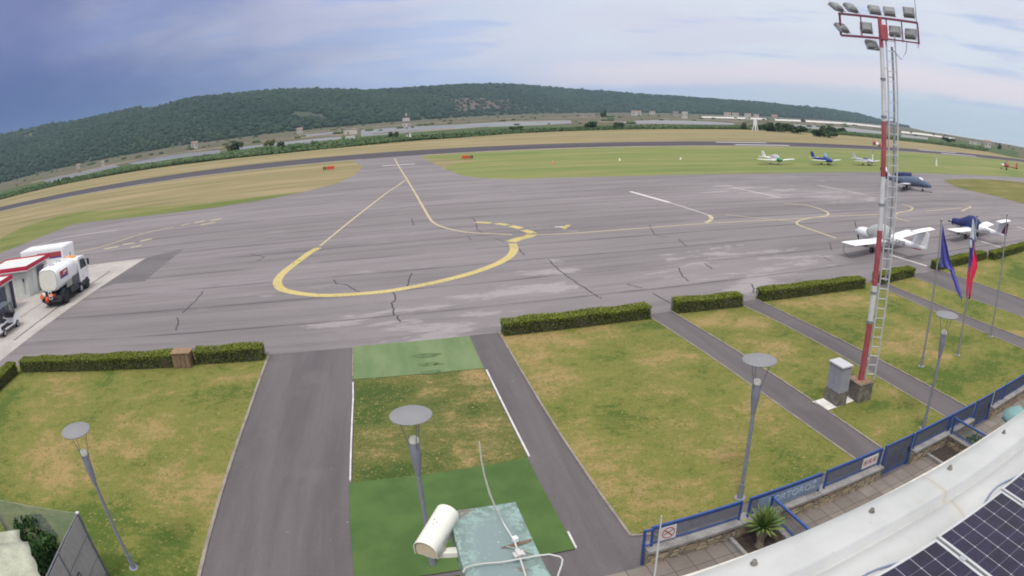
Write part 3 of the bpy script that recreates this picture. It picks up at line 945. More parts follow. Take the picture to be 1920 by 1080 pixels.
# clearings: the bare slope below the middle ridge and dry fields near the left crest
keep = ~((np.abs(wa + 5.6) < 2.6 + 0.5 * np.sin(wf * 22)) & (wf > 0.10) & (wf < 0.40) & (rng.uniform(size=NT_) < 0.58))
keep &= ~((wa < -41.5) & (wf > 0.72) & (wf < 0.93) & (fbm(x_ / 90, y_ / 90, 8) > 0.15))
keep &= ~((fbm(x_ / 120, y_ / 120, 5) > 1.25))
x_, y_, z_, wa, wf = x_[keep], y_[keep], z_[keep], wa[keep], wf[keep]
sz = rng.uniform(3.4, 6.0, len(x_)) * (1 + 0.25 * fbm(x_ / 200, y_ / 200, 6)) * np.interp(rr[keep], [900, 3200], [0.95, 1.5])
sz = np.clip(sz, 2.6, 9.5)
sz = np.where((wf > 0.93) & (rng.uniform(size=len(sz)) < 0.06), sz * 1.35, sz)
rad = np.stack([sz, sz, sz * rng.uniform(0.7, 1.05, len(sz))], 1)
V, F = clumps(np.stack([x_, y_, z_ + sz * 0.30], 1), rad, 0.24)
WOODMAT = leaf_mat('woodland_leaves', (0.011, 0.027, 0.015), (0.020, 0.041, 0.022), (0.044, 0.068, 0.032), 0.004)
tag(mesh_np('woodland', V, F, WOODMAT, smooth=True), kind='stuff', label='dark green woodland covering the long hill beyond the salt pans', cat='woodland')

# dry slope and fields showing in the clearings
def hill_patch(a0, a1, f0, f1, mt, mb_cols=26, rows=10):
    A_ = np.linspace(a0, a1, mb_cols)
    F_ = np.linspace(f0, f1, rows)
    AA, FF = np.meshgrid(A_, F_, indexing='ij')
    edge = 0.03 * fbm(AA * 2.2, FF * 9, 2)
    FF = np.clip(FF + edge * (np.abs(FF - (f0 + f1) / 2) > (f1 - f0) * .3), 0, 1)
    aa, ff = AA.ravel(), FF.ravel()
    r2 = interp(BASE, aa) + np.interp(aa, [-110, -30, 0, 20, 34.4], [520, 560, 620, 520, 260]) * ff
    zz = hill_z(aa, ff) + 0.7
    V_ = np.stack([r2 * np.sin(np.radians(aa) + YAW), r2 * np.cos(np.radians(aa) + YAW), zz], 1)
    ix = np.arange(len(aa)).reshape(AA.shape)
    F4 = np.stack([ix[:-1, :-1], ix[1:, :-1], ix[1:, 1:], ix[:-1, 1:]], 2).reshape(-1, 4)
    return mesh_np('bare_slope', V_, F4, mt, smooth=True)
slope_m = mat('bare_slope_earth', (0.095, 0.070, 0.048), 0.95, var=0.4, scale=0.03)
tag(hill_patch(-8.6, -2.7, 0.08, 0.42, slope_m), kind='structure')
tag(hill_patch(-53.5, -42.0, 0.70, 0.95, mat('dry_hill_field', (0.12, 0.115, 0.055), 0.95, var=0.5, scale=0.02)), kind='structure')

# ------------------------------------------------------------------ salt pans
WAT = water_mat()
pn = MB()
def pond(px):
    pn.poly([G(*q) for q in px], 0.02)
pond([(238, 306), (300, 294), (360, 286), (413, 281.5), (413, 287), (330, 297), (260, 309)])
pond([(80, 339), (150, 322), (215, 309), (225, 312), (160, 327), (95, 343)])
pond([(440, 277), (520, 268), (600, 259), (640, 256), (640, 263), (600, 266), (520, 275), (450, 283)])
pond([(560, 253), (640, 246.5), (640, 249.5), (565, 257)])
pond([(677, 244), (760, 238), (850, 234), (917, 230), (917, 237), (840, 243), (750, 250), (677, 256)])
pond([(917, 230), (990, 227), (1070, 226), (1072, 231), (1010, 235), (917, 238)])
pond([(1160, 229), (1200, 226), (1240, 225), (1310, 227), (1378, 231), (1375, 234), (1300, 233.5), (1240, 232), (1180, 232.5)])
pond([(1440, 231), (1520, 235), (1600, 240), (1656, 247), (1656, 251.5), (1600, 247.5), (1520, 241.5), (1445, 236)])
pond([(1690, 252), (1740, 258), (1740, 261.5), (1690, 257)])
tag(pn.build('salt_pan_water', WAT), kind='structure')
dk = MB()
def dike(px, wd=4.0, h=0.5):
    P = smooth_path(px, 3)
    n_ = len(P)
    for a, b in zip(P[:-1], P[1:]):
        d = (b - a).normalized()
        q = Vector((-d.y, d.x)) * wd
        dk.add([(*(a - q), 0), (*(a - q * .4), h), (*(a + q * .4), h), (*(a + q), 0), (*(b - q), 0), (*(b - q * .4), h), (*(b + q * .4), h), (*(b + q), 0)], [(0, 1, 5, 4), (1, 2, 6, 5), (2, 3, 7, 6)])
for q in ([(60, 343), (150, 323), (237, 304), (330, 288), (425, 276)], [(430, 272), (540, 260), (650, 252.5)], [(560, 251), (640, 244)], [(660, 241), (760, 234.5), (917, 226.5)], [(700, 251), (780, 246), (850, 242)], [(930, 224), (1010, 222), (1110, 221)], [(950, 228.5), (1060, 226)], [(1080, 229), (1160, 228)], [(1240, 222.5), (1330, 225), (1400, 229)], [(1440, 229), (1540, 233), (1640, 242)]):
    dike(q)
tag(dk.build('salt_pan_dikes', mat('dike_earth', (0.20, 0.155, 0.115), 0.95, var=0.35, scale=0.05)), kind='structure')
sb = MB()
sb.poly([G(*q) for q in ((1316, 218.3), (1380, 219.8), (1438, 222), (1438, 224.6), (1380, 222.4), (1316, 220.6))], 0.05)
sb.poly([G(*q) for q in ((1453, 223.2), (1520, 226), (1600, 231), (1652, 236.5), (1652, 239.2), (1600, 234), (1520, 229), (1453, 226))], 0.05)
sb.poly([G(*q) for q in ((1690, 246), (1730, 250), (1790, 259), (1790, 261), (1730, 253), (1690, 249))], 0.05)
tag(sb.build('salt_banks', mat('white_salt_sand', (0.62, 0.58, 0.55), 0.95, var=0.1, scale=0.02)), kind='structure')

# scrub belt beyond the runway strip -------------------------------------------
SCRUB = leaf_mat('scrub_leaves', (0.044, 0.080, 0.032), (0.064, 0.106, 0.042), (0.105, 0.138, 0.056), 0.05)
line = [Vector(q) for q in strip_far[:-1]]
seg = [(b - a).length for a, b in zip(line[:-1], line[1:])]
cum = np.concatenate([[0], np.cumsum(seg)])
def along(s_):
    i = np.clip(np.searchsorted(cum, s_) - 1, 0, len(seg) - 1)
    f_ = (s_ - cum[i]) / np.array(seg)[i]
    a = np.array([tuple(q) for q in line])
    return a[i] * (1 - f_)[:, None] + a[i + 1] * f_[:, None]
NS = 7000
s_ = rng.uniform(0, cum[-1], NS)
P = along(s_)
dr_ = P / np.linalg.norm(P, axis=1)[:, None]
dd = np.interp(C0x := P[:, 0], [-300, -150, -60, 40, 120, 330], [60, 75, 60, 35, 30, 60]) * rng.uniform(0.0, 1, NS) ** 1.7 + .5
C = P + dr_ * dd[:, None]
hn = 0.55 + 0.45 * fbm(C[:, 0] / 22, C[:, 1] / 22, 12)
hgt = np.clip(1.6 * hn, 0.45, 3.1) * np.interp(C[:, 0], [-300, -60, 40, 90, 150, 330], [1.3, 1.2, 0.9, 0.8, 1.15, 1.1])
keep = rng.uniform(size=NS) < np.clip(0.55 + hn * 0.6, 0.3, 1)
C, hgt = C[keep], hgt[keep]
rad = np.stack([hgt * rng.uniform(.55, 1.1, len(hgt)), hgt * rng.uniform(.55, 1.1, len(hgt)), hgt * rng.uniform(.5, .75, len(hgt))], 1)
V, F = clumps(np.column_stack([C, hgt * 0.42]), rad, 0.32)
n2 = 16000
s2 = rng.uniform(0, cum[-1], n2)
P2 = along(s2)
C2 = P2 + P2 / np.linalg.norm(P2, axis=1)[:, None] * (rng.uniform(0, 1, n2) ** 1.7 * 55 - .5)[:, None]
zz2 = rng.uniform(0.1, 1.0, n2) * np.clip(1.9 * (0.55 + 0.45 * fbm(C2[:, 0] / 22, C2[:, 1] / 22, 12)), 0.5, 3.2)
Vq, Fq = leaf_quads(np.column_stack([C2, zz2]), 0.75, 0.2)
Vt = np.concatenate([V, Vq])
Ft = np.concatenate([F, Fq[:, [0, 1, 2]] + len(V), Fq[:, [0, 2, 3]] + len(V)])
tag(mesh_np('scrub_belt', Vt, Ft, SCRUB), kind='stuff', label='belt of green scrub along the far edge of the runway strip', cat='scrub')

# marsh bushes scattered among the pans
NB = 900
ba = rng.uniform(-52, 50, NB)
bd = rng.uniform(430, 1250, NB)
bx, by = bd * np.sin(np.radians(ba) + YAW), bd * np.cos(np.radians(ba) + YAW)
kk = fbm(bx / 60, by / 25, 4) > 0.35
bh = rng.uniform(0.6, 2.2, NB)
V, F = clumps(np.column_stack([bx, by, bh * .4])[kk], np.column_stack([bh * 1.9, bh * 1.2, bh * .7])[kk], 0.3)
tag(mesh_np('marsh_bushes', V, F, SCRUB), kind='stuff', label='low bushes dotted along the dikes of the salt pans', cat='bushes')

# single trees one can tell apart ------------------------------------------------
BARK = mat('bark', (0.075, 0.060, 0.048), 0.95, var=0.3)
def tree(px, py, wd, ht, label, seed, lm, z0=0.0, name='bush_tree'):
    xy = G(px, py, z0)
    r_ = np.random.default_rng(seed)
    o = thing(name, label, 'tree', (xy[0], xy[1], z0), group='trees and tall bushes beyond the runway')
    tr = MB()
    tr.tube([(0, 0, -0.1), (0.05 * wd, 0, ht * .3), (0.02 * wd, 0.04 * wd, ht * .62)], [0.035 * ht + .05, 0.028 * ht + .03, 0.05], 7)
    for k in range(4):
        a = k * 1.7 + seed
        tr.tube([(0.03 * wd, 0, ht * .3), (0.22 * wd * math.cos(a), 0.22 * wd * math.sin(a), ht * .55)], [0.02 * ht, 0.03], 5)
    tr.build('trunk', BARK, o)
    nl = 7
    cs = np.column_stack([r_.uniform(-.34, .34, nl) * wd, r_.uniform(-.34, .34, nl) * wd, r_.uniform(.22, .74, nl) * ht])
    k = r_.integers(0, nl, 520)
    pts = r_.normal(size=(520, 3))
    pts /= np.linalg.norm(pts, axis=1)[:, None]
    pts *= r_.uniform(.55, 1.0, 520)[:, None] ** .6
    C_ = cs[k] + pts * np.array([.26 * wd, .26 * wd, .24 * ht])
    C_[:, 2] = np.clip(C_[:, 2], 0.12, None)
    V1, F1 = leaf_quads(C_, max(.3, .10 * wd))
    V2, F2 = clumps(cs, np.tile([.20 * wd, .20 * wd, .18 * ht], (nl, 1)), .3)
    mesh_np('crown', np.concatenate([V1, V2]), np.concatenate([F1[:, [0, 1, 2]], F1[:, [0, 2, 3]], F2 + len(V1)]), lm, o)
    return o
LM1 = leaf_mat('tree_leaves_dark', (0.028, 0.052, 0.022), (0.046, 0.076, 0.030), (0.080, 0.108, 0.042), 0.4)
LM2 = leaf_mat('tree_leaves_light', (0.060, 0.085, 0.026), (0.105, 0.130, 0.044), (0.175, 0.180, 0.075), 0.4)
for k, a in enumerate([
    (432, 285, 4.6, 4.6, 'tall light green bush starting the broken bushes by the pond', LM2),
    (442, 284, 4.6, 5.2, 'dark round bush beside the tallest light green bush', LM1),
    (452, 277, 3.2, 4.4, 'slim dark bush standing behind the round bush', LM1),
    (500, 277, 3.0, 4.0, 'thin pale green bush halfway along the broken bushes', LM2),
    (509, 276, 3.2, 4.4, 'pale green bush close beside the thin pale one', LM2),
    (524, 280, 5.2, 3.4, 'wide dark bush in the scrub belt nearest the white pump house', LM1),
    (738, 260, 4.6, 3.8, 'dark bush rising alone beside the red and white lattice mast', LM1),
    (968, 246, 6.5, 2.6, 'low dark bush in the scrub below the middle of the hill', LM1),
    (1105, 240, 8.5, 4.0, 'broad dark bush crowning the scrub below the downhill slope', LM1),
    (1162, 241, 7.0, 3.4, 'dark bush next to the broad one crowning the scrub', LM1),
    (1131, 219.6, 10.0, 9.0, 'lone dark tree standing among the salt pans under the hill', LM1),
    (1395, 243.0, 4.0, 4.4, 'small dark bush in the thin scrub close to the white four-legged tower', LM1),
    (1438, 246, 9.0, 5.2, 'dark round bush at the foot of the white four-legged tower, heading the wide bushes', LM1),
    (1470, 248, 12.0, 5.6, 'widest dark bush in the row beyond the green nosed aeroplane', LM1),
    (1500, 251, 10.0, 4.6, 'mid green bush ending the row of wide bushes', LM1),
    (1545, 251, 8.0, 5.0, 'dark bush standing behind the blue aeroplane', LM1),
    (1560, 249, 6.5, 4.6, 'dark bush beside a grey pond, behind the silver aeroplane', LM1),
    (1580, 250, 7.0, 5.0, 'dark bush before the grey pond, nearest the windsock', LM1),
    (1548, 257, 12.0, 3.6, 'dense low bush nearest the dry strip behind the blue aeroplane', LM1),
    (1506, 229, 7.0, 7.0, 'small dark tree on the white salt bank under the hill', LM1),
    (1778, 266, 12, 5.0, 'dark tree on the flat land beyond the jet and the runway bars', LM1),
    (1874, 280, 5.0, 6.0, 'dark upright tree on the sea skyline beyond the autogyro', LM1),
]):
    tree(a[0], a[1], a[2], a[3], a[4], 40 + k, a[5])

# small far buildings ---------------------------------------------------------------
PLW = mat('old_white_plaster', (0.50, 0.47, 0.42), 0.9, var=0.2, scale=0.7)
PLG = mat('old_grey_stone', (0.33, 0.30, 0.27), 0.9, var=0.25, scale=0.7)
TILE = mat('old_roof_tiles', (0.26, 0.17, 0.13), 0.9, var=0.25, scale=0.9)
def house(px, py, wd, dp, ht, label, wm=PLW, roof=True, turn=0.0, group='old salt workers houses on the pans'):
    xy = G(px, py)
    a = math.atan2(xy[1], xy[0]) - math.pi / 2
    o = thing('salt_pan_house', label, 'house', (xy[0], xy[1], 0), a + turn, group)
    wl = MB()
    wl.box((0, 0, ht / 2), (wd, dp, ht))
    wl.build('wall', wm, o)
    wn = MB()
    for k in (-.28, .28):
        wn.box((k * wd, -dp / 2 - .02, ht * .55), (wd * .13, .1, ht * .3))
    wn.build_each('window', M['glass'], o)
    if roof:
        rf = MB()
        rf.add([(-wd / 2 - .3, -dp / 2 - .3, ht), (wd / 2 + .3, -dp / 2 - .3, ht), (wd / 2 + .3, dp / 2 + .3, ht), (-wd / 2 - .3, dp / 2 + .3, ht), (-wd / 2 - .3, 0, ht + dp * .3), (wd / 2 + .3, 0, ht + dp * .3)], [(0, 1, 5, 4), (2, 3, 4, 5), (0, 4, 3), (1, 2, 5), (3, 2, 1, 0)])
        rf.build('roof', TILE, o)
    return o
for a in [
    (147, 316, 5, 5, 3.2, 'tiny pale hut at the foot of the hill, far from the other houses', PLW, True),
    (193, 312, 3, 3, 4.2, 'narrow pale tower hut on the dike before the first pond', PLW, False),
    (365, 279, 6, 5, 5.0, 'pale ruined house at the end of the first pond', PLW, True),
    (562, 249, 7, 6, 4.2, 'small white house under the hill near the pump house', PLW, True),
    (1092, 221, 8, 6, 4.5, 'larger brown ruin on the pans near the lone dark tree', PLG, False),
    (1112, 220.5, 6, 5, 4.5, 'smaller brown ruin between the larger ruin and the lone tree', PLG, False),
    (1193, 217, 16, 8, 6.0, 'long white farmhouse under the hill near the lone tree', PLW, True),
    (1223, 214.5, 12, 8, 4.5, 'white farmhouse close under the hill, shorter than its long neighbour', PLW, True),
    (1284, 222, 7, 6, 8.5, 'tall square ruin reflected in a dark pond', PLW, False),
    (1267, 218, 9, 6, 8.0, 'grey ruined house behind the tall square ruin', PLG, False),
    (1364, 218, 15, 8, 6.0, 'first white house of the row above the salt bank', PLW, True),
    (1379, 219, 14, 8, 6.0, 'second white house of the row above the salt bank', PLW, True),
    (1402, 219.5, 15, 8, 6.0, 'third white house of the row, above the four-legged tower', PLW, True),
    (1418, 221, 11, 8, 5.0, 'last and smallest white house of the row above the salt bank', PLW, True),
    (1452, 223, 12, 8, 6.0, 'grey house at the gap in the white salt bank', PLG, True),
    (1852, 277, 7, 6, 5.0, 'bright white house with a tiled roof on the coast beyond the runway bars', PLW, True),
    (1828, 271, 13, 7, 2.4, 'low pale shed beside the bright white house on the coast', PLW, False),
]:
    house(*a)

xy = G(657, 252.0)
o = thing('pump_house', 'plain white block house standing at the edge of a pond', 'house', (xy[0], xy[1], 0), R(14))
b_ = MB(); b_.box((0, 0, 1.7), (8.2, 6.5, 3.6)); b_.build('wall', mat('pump_house_plaster', (0.56, 0.53, 0.44), 0.9, var=0.12, scale=0.6), o)
b_ = MB(); b_.box((0, 0, 3.6), (8.7, 7.0, 0.22)); b_.build('roof', PLG, o)
b_ = MB(); b_.box((-2.2, -3.27, 1.0), (1.0, 0.08, 2.0)); b_.build('door', TILE, o)
xy = G(657, 261.5)
o = tag(MB().box((xy[0], xy[1], 0.85), (4.6, 2.4, 1.7), R(14)).build('white_water_tank', mat('tank_white', (0.52, 0.53, 0.50), 0.7, var=0.15), bevel=0.08), 'pale box shaped tank half hidden in the scrub below the pump house', 'tank')

# lattice mast with antenna boxes
xy = G(763, 262.8)
ma = thing('lattice_mast', 'thin red and white lattice mast with two white antenna boxes', 'mast', (xy[0], xy[1], 0))
f_ = [MB() for _ in range(10)]
H_ = 11.0
for k in range(10):
    z0, z1 = k * H_ / 10, (k + 1) * H_ / 10
    w0, w1 = .55 * (1 - z0 / H_ * .55), .55 * (1 - z1 / H_ * .55)
    cs = [(math.cos(q * 2.094), math.sin(q * 2.094)) for q in range(3)]
    for q in range(3):
        a, b2 = cs[q], cs[(q + 1) % 3]
        f_[k].beam((a[0] * w0, a[1] * w0, z0), (a[0] * w1, a[1] * w1, z1), .12, .12)
        f_[k].beam((a[0] * w0, a[1] * w0, z0), (b2[0] * w1, b2[1] * w1, z1), .07, .07)
for k in range(10):
    f_[k].build('white_section' if k % 2 else 'red_section', M['white'] if k % 2 else M['red'], ma)
for zz in (6.2, 8.4):
    bx_ = MB()
    for q in range(3):
        a = q * 2.094 + .5
        bx_.box((1.15 * math.cos(a), 1.15 * math.sin(a), zz), (1.1, .5, 1.35), a + 1.57)
    bx_.build_each('antenna_box', mat('antenna_white', (0.55, 0.52, 0.54), 0.6, var=0.08), ma)
MB().cyl((0, 0, H_), (0, 0, H_ + 1.6), .05, .03, 6).build('aerial', M['steel'], ma)
xy = G(769.5, 262.8)
o = thing('obelisk_marker', 'small white pointed marker standing at the foot of the lattice mast', 'marker', (xy[0], xy[1], 0))
MB().cyl((0, 0, 0), (0, 0, 2.5), .62, .22, 4).build('body', M['white'], o)
MB().cyl((0, 0, 2.5), (0, 0, 3.0), .22, .02, 4).build('tip', M['white'], o)

xy = G(1416, 245.2)
o = thing('beacon_tower', 'white four-legged marker tower on the dry strip beyond the runway', 'tower', (xy[0], xy[1], 0), R(20))
b_ = MB(); b_.box((0, 0, 4.6), (1.7, 1.7, 3.6), top=.72); b_.box((0, 0, 6.6), (1.2, 1.2, .5)); b_.build('body', M['white'], o, .05)
for sx in (-1, 1):
    for sy in (-1, 1):
        MB().beam((sx * 1.15, sy * 1.15, 0), (sx * .68, sy * .68, 2.9), .42, .42).build('leg', M['white'], o)
b_ = MB(); b_.box((0, 0, 1.5), (1.8, .2, .25)); b_.box((0, 0, 1.5), (.2, 1.8, .25)); b_.build('brace', mat('tower_red', (.5, .18, .14), .6), o)

# ------------------------------------------------------------------ garden in front of the terminal
TER = R(3.2)                       # terrace wall direction
W0 = Vector((4.72, 10.12))         # left inner end of the terrace wall
UT = Vector((math.cos(TER), math.sin(TER)))
NTR = Vector((-math.sin(TER), math.cos(TER)))
def tw(u, n_, z=0.0):
    p = W0 + UT * u + NTR * n_
    return (p.x, p.y, z)
def tedge(x, n_):
    """y of the line n_ metres outside the wall's inner face"""
    return W0.y + (x - W0.x) * math.tan(TER) + n_ / math.cos(TER)
def ap_y(x):
    return 26.79 + 0.05 * x

# path edges (x at the terrace end, y there; x at the apron end, y there)
E_ = {
    'a': [(-6.15, 9.0), (-6.2, 11.0), (-6.30, 15.0), (-6.40, 20.0), (-6.60, 26.2)],
    'b': [(-1.95, 9.6), (-2.07, 11.2), (-2.17, 15.4), (-2.30, 21.5), (-2.45, 24.0), (-2.56, 26.6)],
    'c': [(3.24, 10.8), (3.20, 12.5), (3.08, 15.9), (2.96, 19.1), (2.82, 22.8), (2.68, 26.9)],
    'd': [(4.74, 11.0), (4.70, 11.5), (4.53, 14.2), (4.34, 18.1), (4.16, 24.2), (4.10, 26.9)],
    'e': [(12.50, 11.2), (12.44, 12.0), (12.25, 15.7), (12.02, 21.0), (11.76, 24.5), (11.50, 27.3)],
    'f': [(13.75, 11.2), (13.72, 12.1), (13.58, 16.8), (13.36, 21.7), (12.92, 27.4)],
    'g': [(17.62, 11.4), (17.56, 13.5), (17.50, 17.0), (17.45, 20.5), (17.25, 24.4), (16.87, 27.5)],
    'h': [(19.15, 11.5), (19.08, 13.5), (18.90, 17.5), (18.68, 21.5), (18.25, 27.6)],
    'i': [(27.9, 12.0), (27.6, 15.0), (27.2, 19.0), (27.1, 22.0), (27.3, 28.0)],
    'j': [(29.3, 12.0), (29.2, 15.7), (28.6, 19.5), (28.4, 23.0), (28.3, 28.1)],
    'k': [(33.2, 12.2), (32.6, 18.0), (32.1, 21.0), (31.7, 25.0), (31.6, 28.3)],
    'l': [(37.0, 12.4), (36.4, 19.5), (36.0, 22.5), (35.6, 27.0), (35.4, 28.5)],
}
PATH = asphalt_path('path_asphalt', (0.092, 0.081, 0.085), (0.128, 0.114, 0.118))
garden = [(-6.15, 7.2)] + [(x, tedge(x, -0.1)) for x in (-3, 0, 4, 10, 20, 30, 45, 60)] + [(60, 29.7)] + [(x, ap_y(x)) for x in (45, 30, 15, 4, -6.6)]
sheet('path_asphalt', garden, 0.012, PATH)

KB = MB()
WK = MB()
def kerb(pts, bld, wd=0.07, h=0.045, sub=1):
    for a, b in zip(pts[:-1], pts[1:]):
        bld.beam((*a, h / 2 + .005), (*b, h / 2 + .005), wd, h)
def lawn(name, left, right, y0, y1, m_, kl=True, kr=True):
    def cut(edge):
        xs = [q[0] for q in edge]
        ys = [q[1] for q in edge]
        f = lambda y: float(np.interp(y, ys, xs))
        return f
    fl, fr_ = cut(left), cut(right)
    ya, yb = y0(fl(12)), y1(fl(26))
    yc, yd = y0(fr_(12)), y1(fr_(26))
    L_ = [(fl(y), y) for y in np.linspace(ya, yb, 9)]
    R_ = [(fr_(y), y) for y in np.linspace(yc, yd, 9)]
    o = sheet(name, L_ + R_[::-1], 0.032, m_)
    if kl:
        kerb(L_, KB)
    if kr:
        kerb(R_, KB)
    return L_, R_
yout = lambda x: tedge(x, 1.28)
ywall = lambda x: tedge(x, 0.5)
yap = lambda x: ap_y(x) - 0.1
far_l = [(-60, 0), (-23.0, 6.0), (-23.0, 26.0)]
sheet('lawn', [(-60, -10), (-6.0, -3.0), (-6.12, 9.0), (-6.2, 11.0), (-6.30, 15.0), (-6.40, 20.0), (-6.60, 26.2), (-12, 26.0), (-23.3, 25.6), (-24.5, 24.0), (-26.0, 14.0), (-60, 13)], 0.032, lawn_mat('lawn_left', 1, -0.012, [((-10, 24.6), 2.2), ((-13, 24.4), 1.8), ((-8, 24.8), 1.8), ((-17, 23.8), 2.0), ((-8.4, 15.4), 1.6), ((-7.4, 15.2), 1.4), ((-13.6, 15.0), 2.4), ((-15, 17), 2.4), ((-11, 19), 2.6)], [((-9, 11), 3.0), ((-7.2, 10), 2.2), ((-13.5, 12), 3.2), ((-20, 19), 2.2)]))
kerb(E_['a'], KB, 0.11)
L_, R_ = lawn('lawn', E_['d'], E_['e'], yout, yap, lawn_mat('lawn_middle', 2, 0.0, [((5.0, 25.2), 1.6), ((4.9, 23.2), 1.5), ((5.1, 21.0), 1.4), ((6.6, 25.5), 1.6), ((8.6, 25.7), 1.4), ((5.2, 15.6), 1.6), ((5.4, 13.9), 1.5), ((5.6, 12.4), 1.3), ((6.6, 12.2), 1.3), ((9.6, 19.5), 1.8), ((10.3, 22.2), 1.6), ((10.8, 17.4), 1.4), ((9.2, 14.0), 1.3)], [((7.2, 22.6), 2.2), ((6.6, 17.2), 1.5), ((10.4, 12.6), 1.7), ((11.2, 25.6), .9)]))
kerb([L_[0], (L_[0][0] + .55, tedge(L_[0][0] + .55, 1.1)), (L_[0][0] + 1.0, tedge(L_[0][0] + 1.0, .5))], KB)
lawn('lawn', E_['f'], E_['g'], ywall, yap, lawn_mat('lawn_mast', 3, 0.004, [((14.6, 25.4), 1.6), ((15.8, 24.2), 1.8), ((15.2, 20.8), 1.7), ((15.2, 13.2), 1.1), ((14.7, 22.6), 1.3)], [((13.9, 17.0), 1.0), ((16.2, 14.4), 1.2), ((15.6, 12.2), 1.0)]))
lawn('lawn', E_['h'], E_['i'], ywall, yap, lawn_mat('lawn_flags', 4, -0.006, [((21, 25.6), 1.8), ((23.6, 25.5), 1.8), ((20.6, 18.5), 1.6), ((22.5, 19.0), 1.8), ((21.8, 16.8), 1.3)], [((24.5, 14), 3.2), ((20.2, 14.6), 1.5), ((26, 24), 1.6), ((22, 22.6), 1.6)]))
lawn('lawn', E_['j'], E_['k'], ywall, yap, lawn_mat('lawn_narrow', 5, 0.0))
lawn('lawn', E_['l'], [(62, 10), (62, 30)], ywall, lambda x: ap_y(x) + 1.0, lawn_mat('lawn_right', 6, -0.004, [((38, 26.8), 2.5), ((42, 27.6), 2.5), ((37.2, 22), 1.6)], [((44, 24), 4)]))
# centre bed: artificial turf at both ends, patchy grass between
fb = lambda y: float(np.interp(y, [q[1] for q in E_['b']], [q[0] for q in E_['b']]))
fc = lambda y: float(np.interp(y, [q[1] for q in E_['c']], [q[0] for q in E_['c']]))
def bed(y0, y1, y2, y3):
    """left y0..y1, right y2..y3"""
    return [(fb(y), y) for y in np.linspace(y0, y1, 6)] + [(fc(y), y) for y in np.linspace(y3, y2, 6)]
sheet('lawn', bed(15.2, 23.2, 15.6, 23.2), 0.030, lawn_mat('lawn_centre', 9, -0.006, [((2.6, 22.2), 1.1), ((2.7, 20.4), .9), ((2.6, 18.2), 1.0), ((2.4, 16.8), 1.2), ((-1.7, 17.2), 1.1), ((-1.4, 18.4), .8), ((.8, 18.6), 1.1), ((1.4, 16.6), 1.0), ((.6, 21.0), .7)], [((-1.2, 21.4), 1.4), ((-1.0, 15.8), .9), ((1.8, 19.4), .6)], gdark=(0.058, 0.096, 0.022), olive=(0.130, 0.140, 0.042), fscale=0.8))
sheet('lawn', [(fb(10.9), 10.9), (fc(10.9) - 1.2, 10.95), (fc(10.9) - 1.2, 9.9), (fb(9.9), 9.9)], 0.030, lawn_mat('lawn_corner', 10, -0.06, gdark=(0.040, 0.066, 0.016)))
m, t, b, p = pos_mat('artificial_turf')
n = t.noise(p, 0.7, 4, 0.6)
n2 = t.noise(p, 60, 2)
c = t.mix(t.ss(n, 0.35, 0.65), (0.062, 0.112, 0.033), (0.086, 0.144, 0.043))
c = t.mix(t.ss(n2, 0.4, 0.7, 0, 0.35), c, (0.030, 0.070, 0.018))
t.set(b.inputs['Base Color'], c)
b.inputs['Roughness'].default_value = 0.9
b.inputs['Specular IOR Level'].default_value = 0.2
TURF = m
m, t, b, p = pos_mat('bleached_artificial_turf')
n = t.noise(t.mapping(p, (1.0, 0.25, 1)), 0.9, 4, 0.6)
c = t.mix(t.ss(n, 0.35, 0.65), (0.105, 0.165, 0.064), (0.150, 0.205, 0.094))
t.set(b.inputs['Base Color'], c)
b.inputs['Roughness'].default_value = 0.9
TURF2 = m
tf = MB(); tf.poly([(fb(22.95) - .08, 22.93), (fc(22.95), 22.93), (2.70, 26.75), (-2.60, 26.62)], 0.046)
o = tf.build('turf_mat', TURF2)
tag(o, 'pale green artificial turf mat at the apron end of the centre bed', 'turf mat', 'artificial turf mats')
tf = MB()
for px_, rx_, ry_ in (((800, 668.5), .62, .26), ((803, 685), .45, .2), ((808, 699.5), .42, .2), ((824, 685), .22, .1)):
    c_ = G(*px_)
    tf.poly([(c_[0] + rx_ * math.cos(a) * (1 + .15 * math.sin(3 * a)), c_[1] + ry_ * math.sin(a)) for a in np.linspace(0, 6.28, 18)[:-1]], 0.0485)
st_ = tf.build('worn_spot', mat('turf_wet_spot', (0.078, 0.125, 0.048), 0.9, var=0.3), o)
tf = MB()
q_ = [(x, y) for x, y in ((-2.26, 15.38), (-1.0, 15.48), (0.6, 15.60), (2.0, 15.72), (3.06, 15.86), (3.14, 14.0), (3.22, 12.4), (3.26, 11.28), (2.2, 11.22), (1.0, 11.15), (-0.6, 11.0), (-2.04, 10.85), (-2.16, 13.0))]
tf.poly(q_, 0.046)
tag(tf.build('turf_mat', TURF), 'darker green artificial turf mat at the terrace end of the centre bed', 'turf mat', 'artificial turf mats')
for k, (y0, y1) in enumerate(((15.5, 22.6), (23.2, 26.5))):
    kerb([(fb(y) - .06, y) for y in np.linspace(y0, y1, 6)], WK if k == 0 else KB, 0.05 if k == 0 else .05, 0.07)
kerb([(fc(y) + .06, y) for y in np.linspace(15.9, 22.7, 6)], WK, 0.06, 0.06)
kerb([(fc(y) + .06, y) for y in (11.3, 12.0)], WK, 0.05, 0.06)
tag(KB.build('path_kerbs', M['kerb']), kind='structure')
tag(WK.build('white_kerbs', M['whitekerb']), kind='structure')

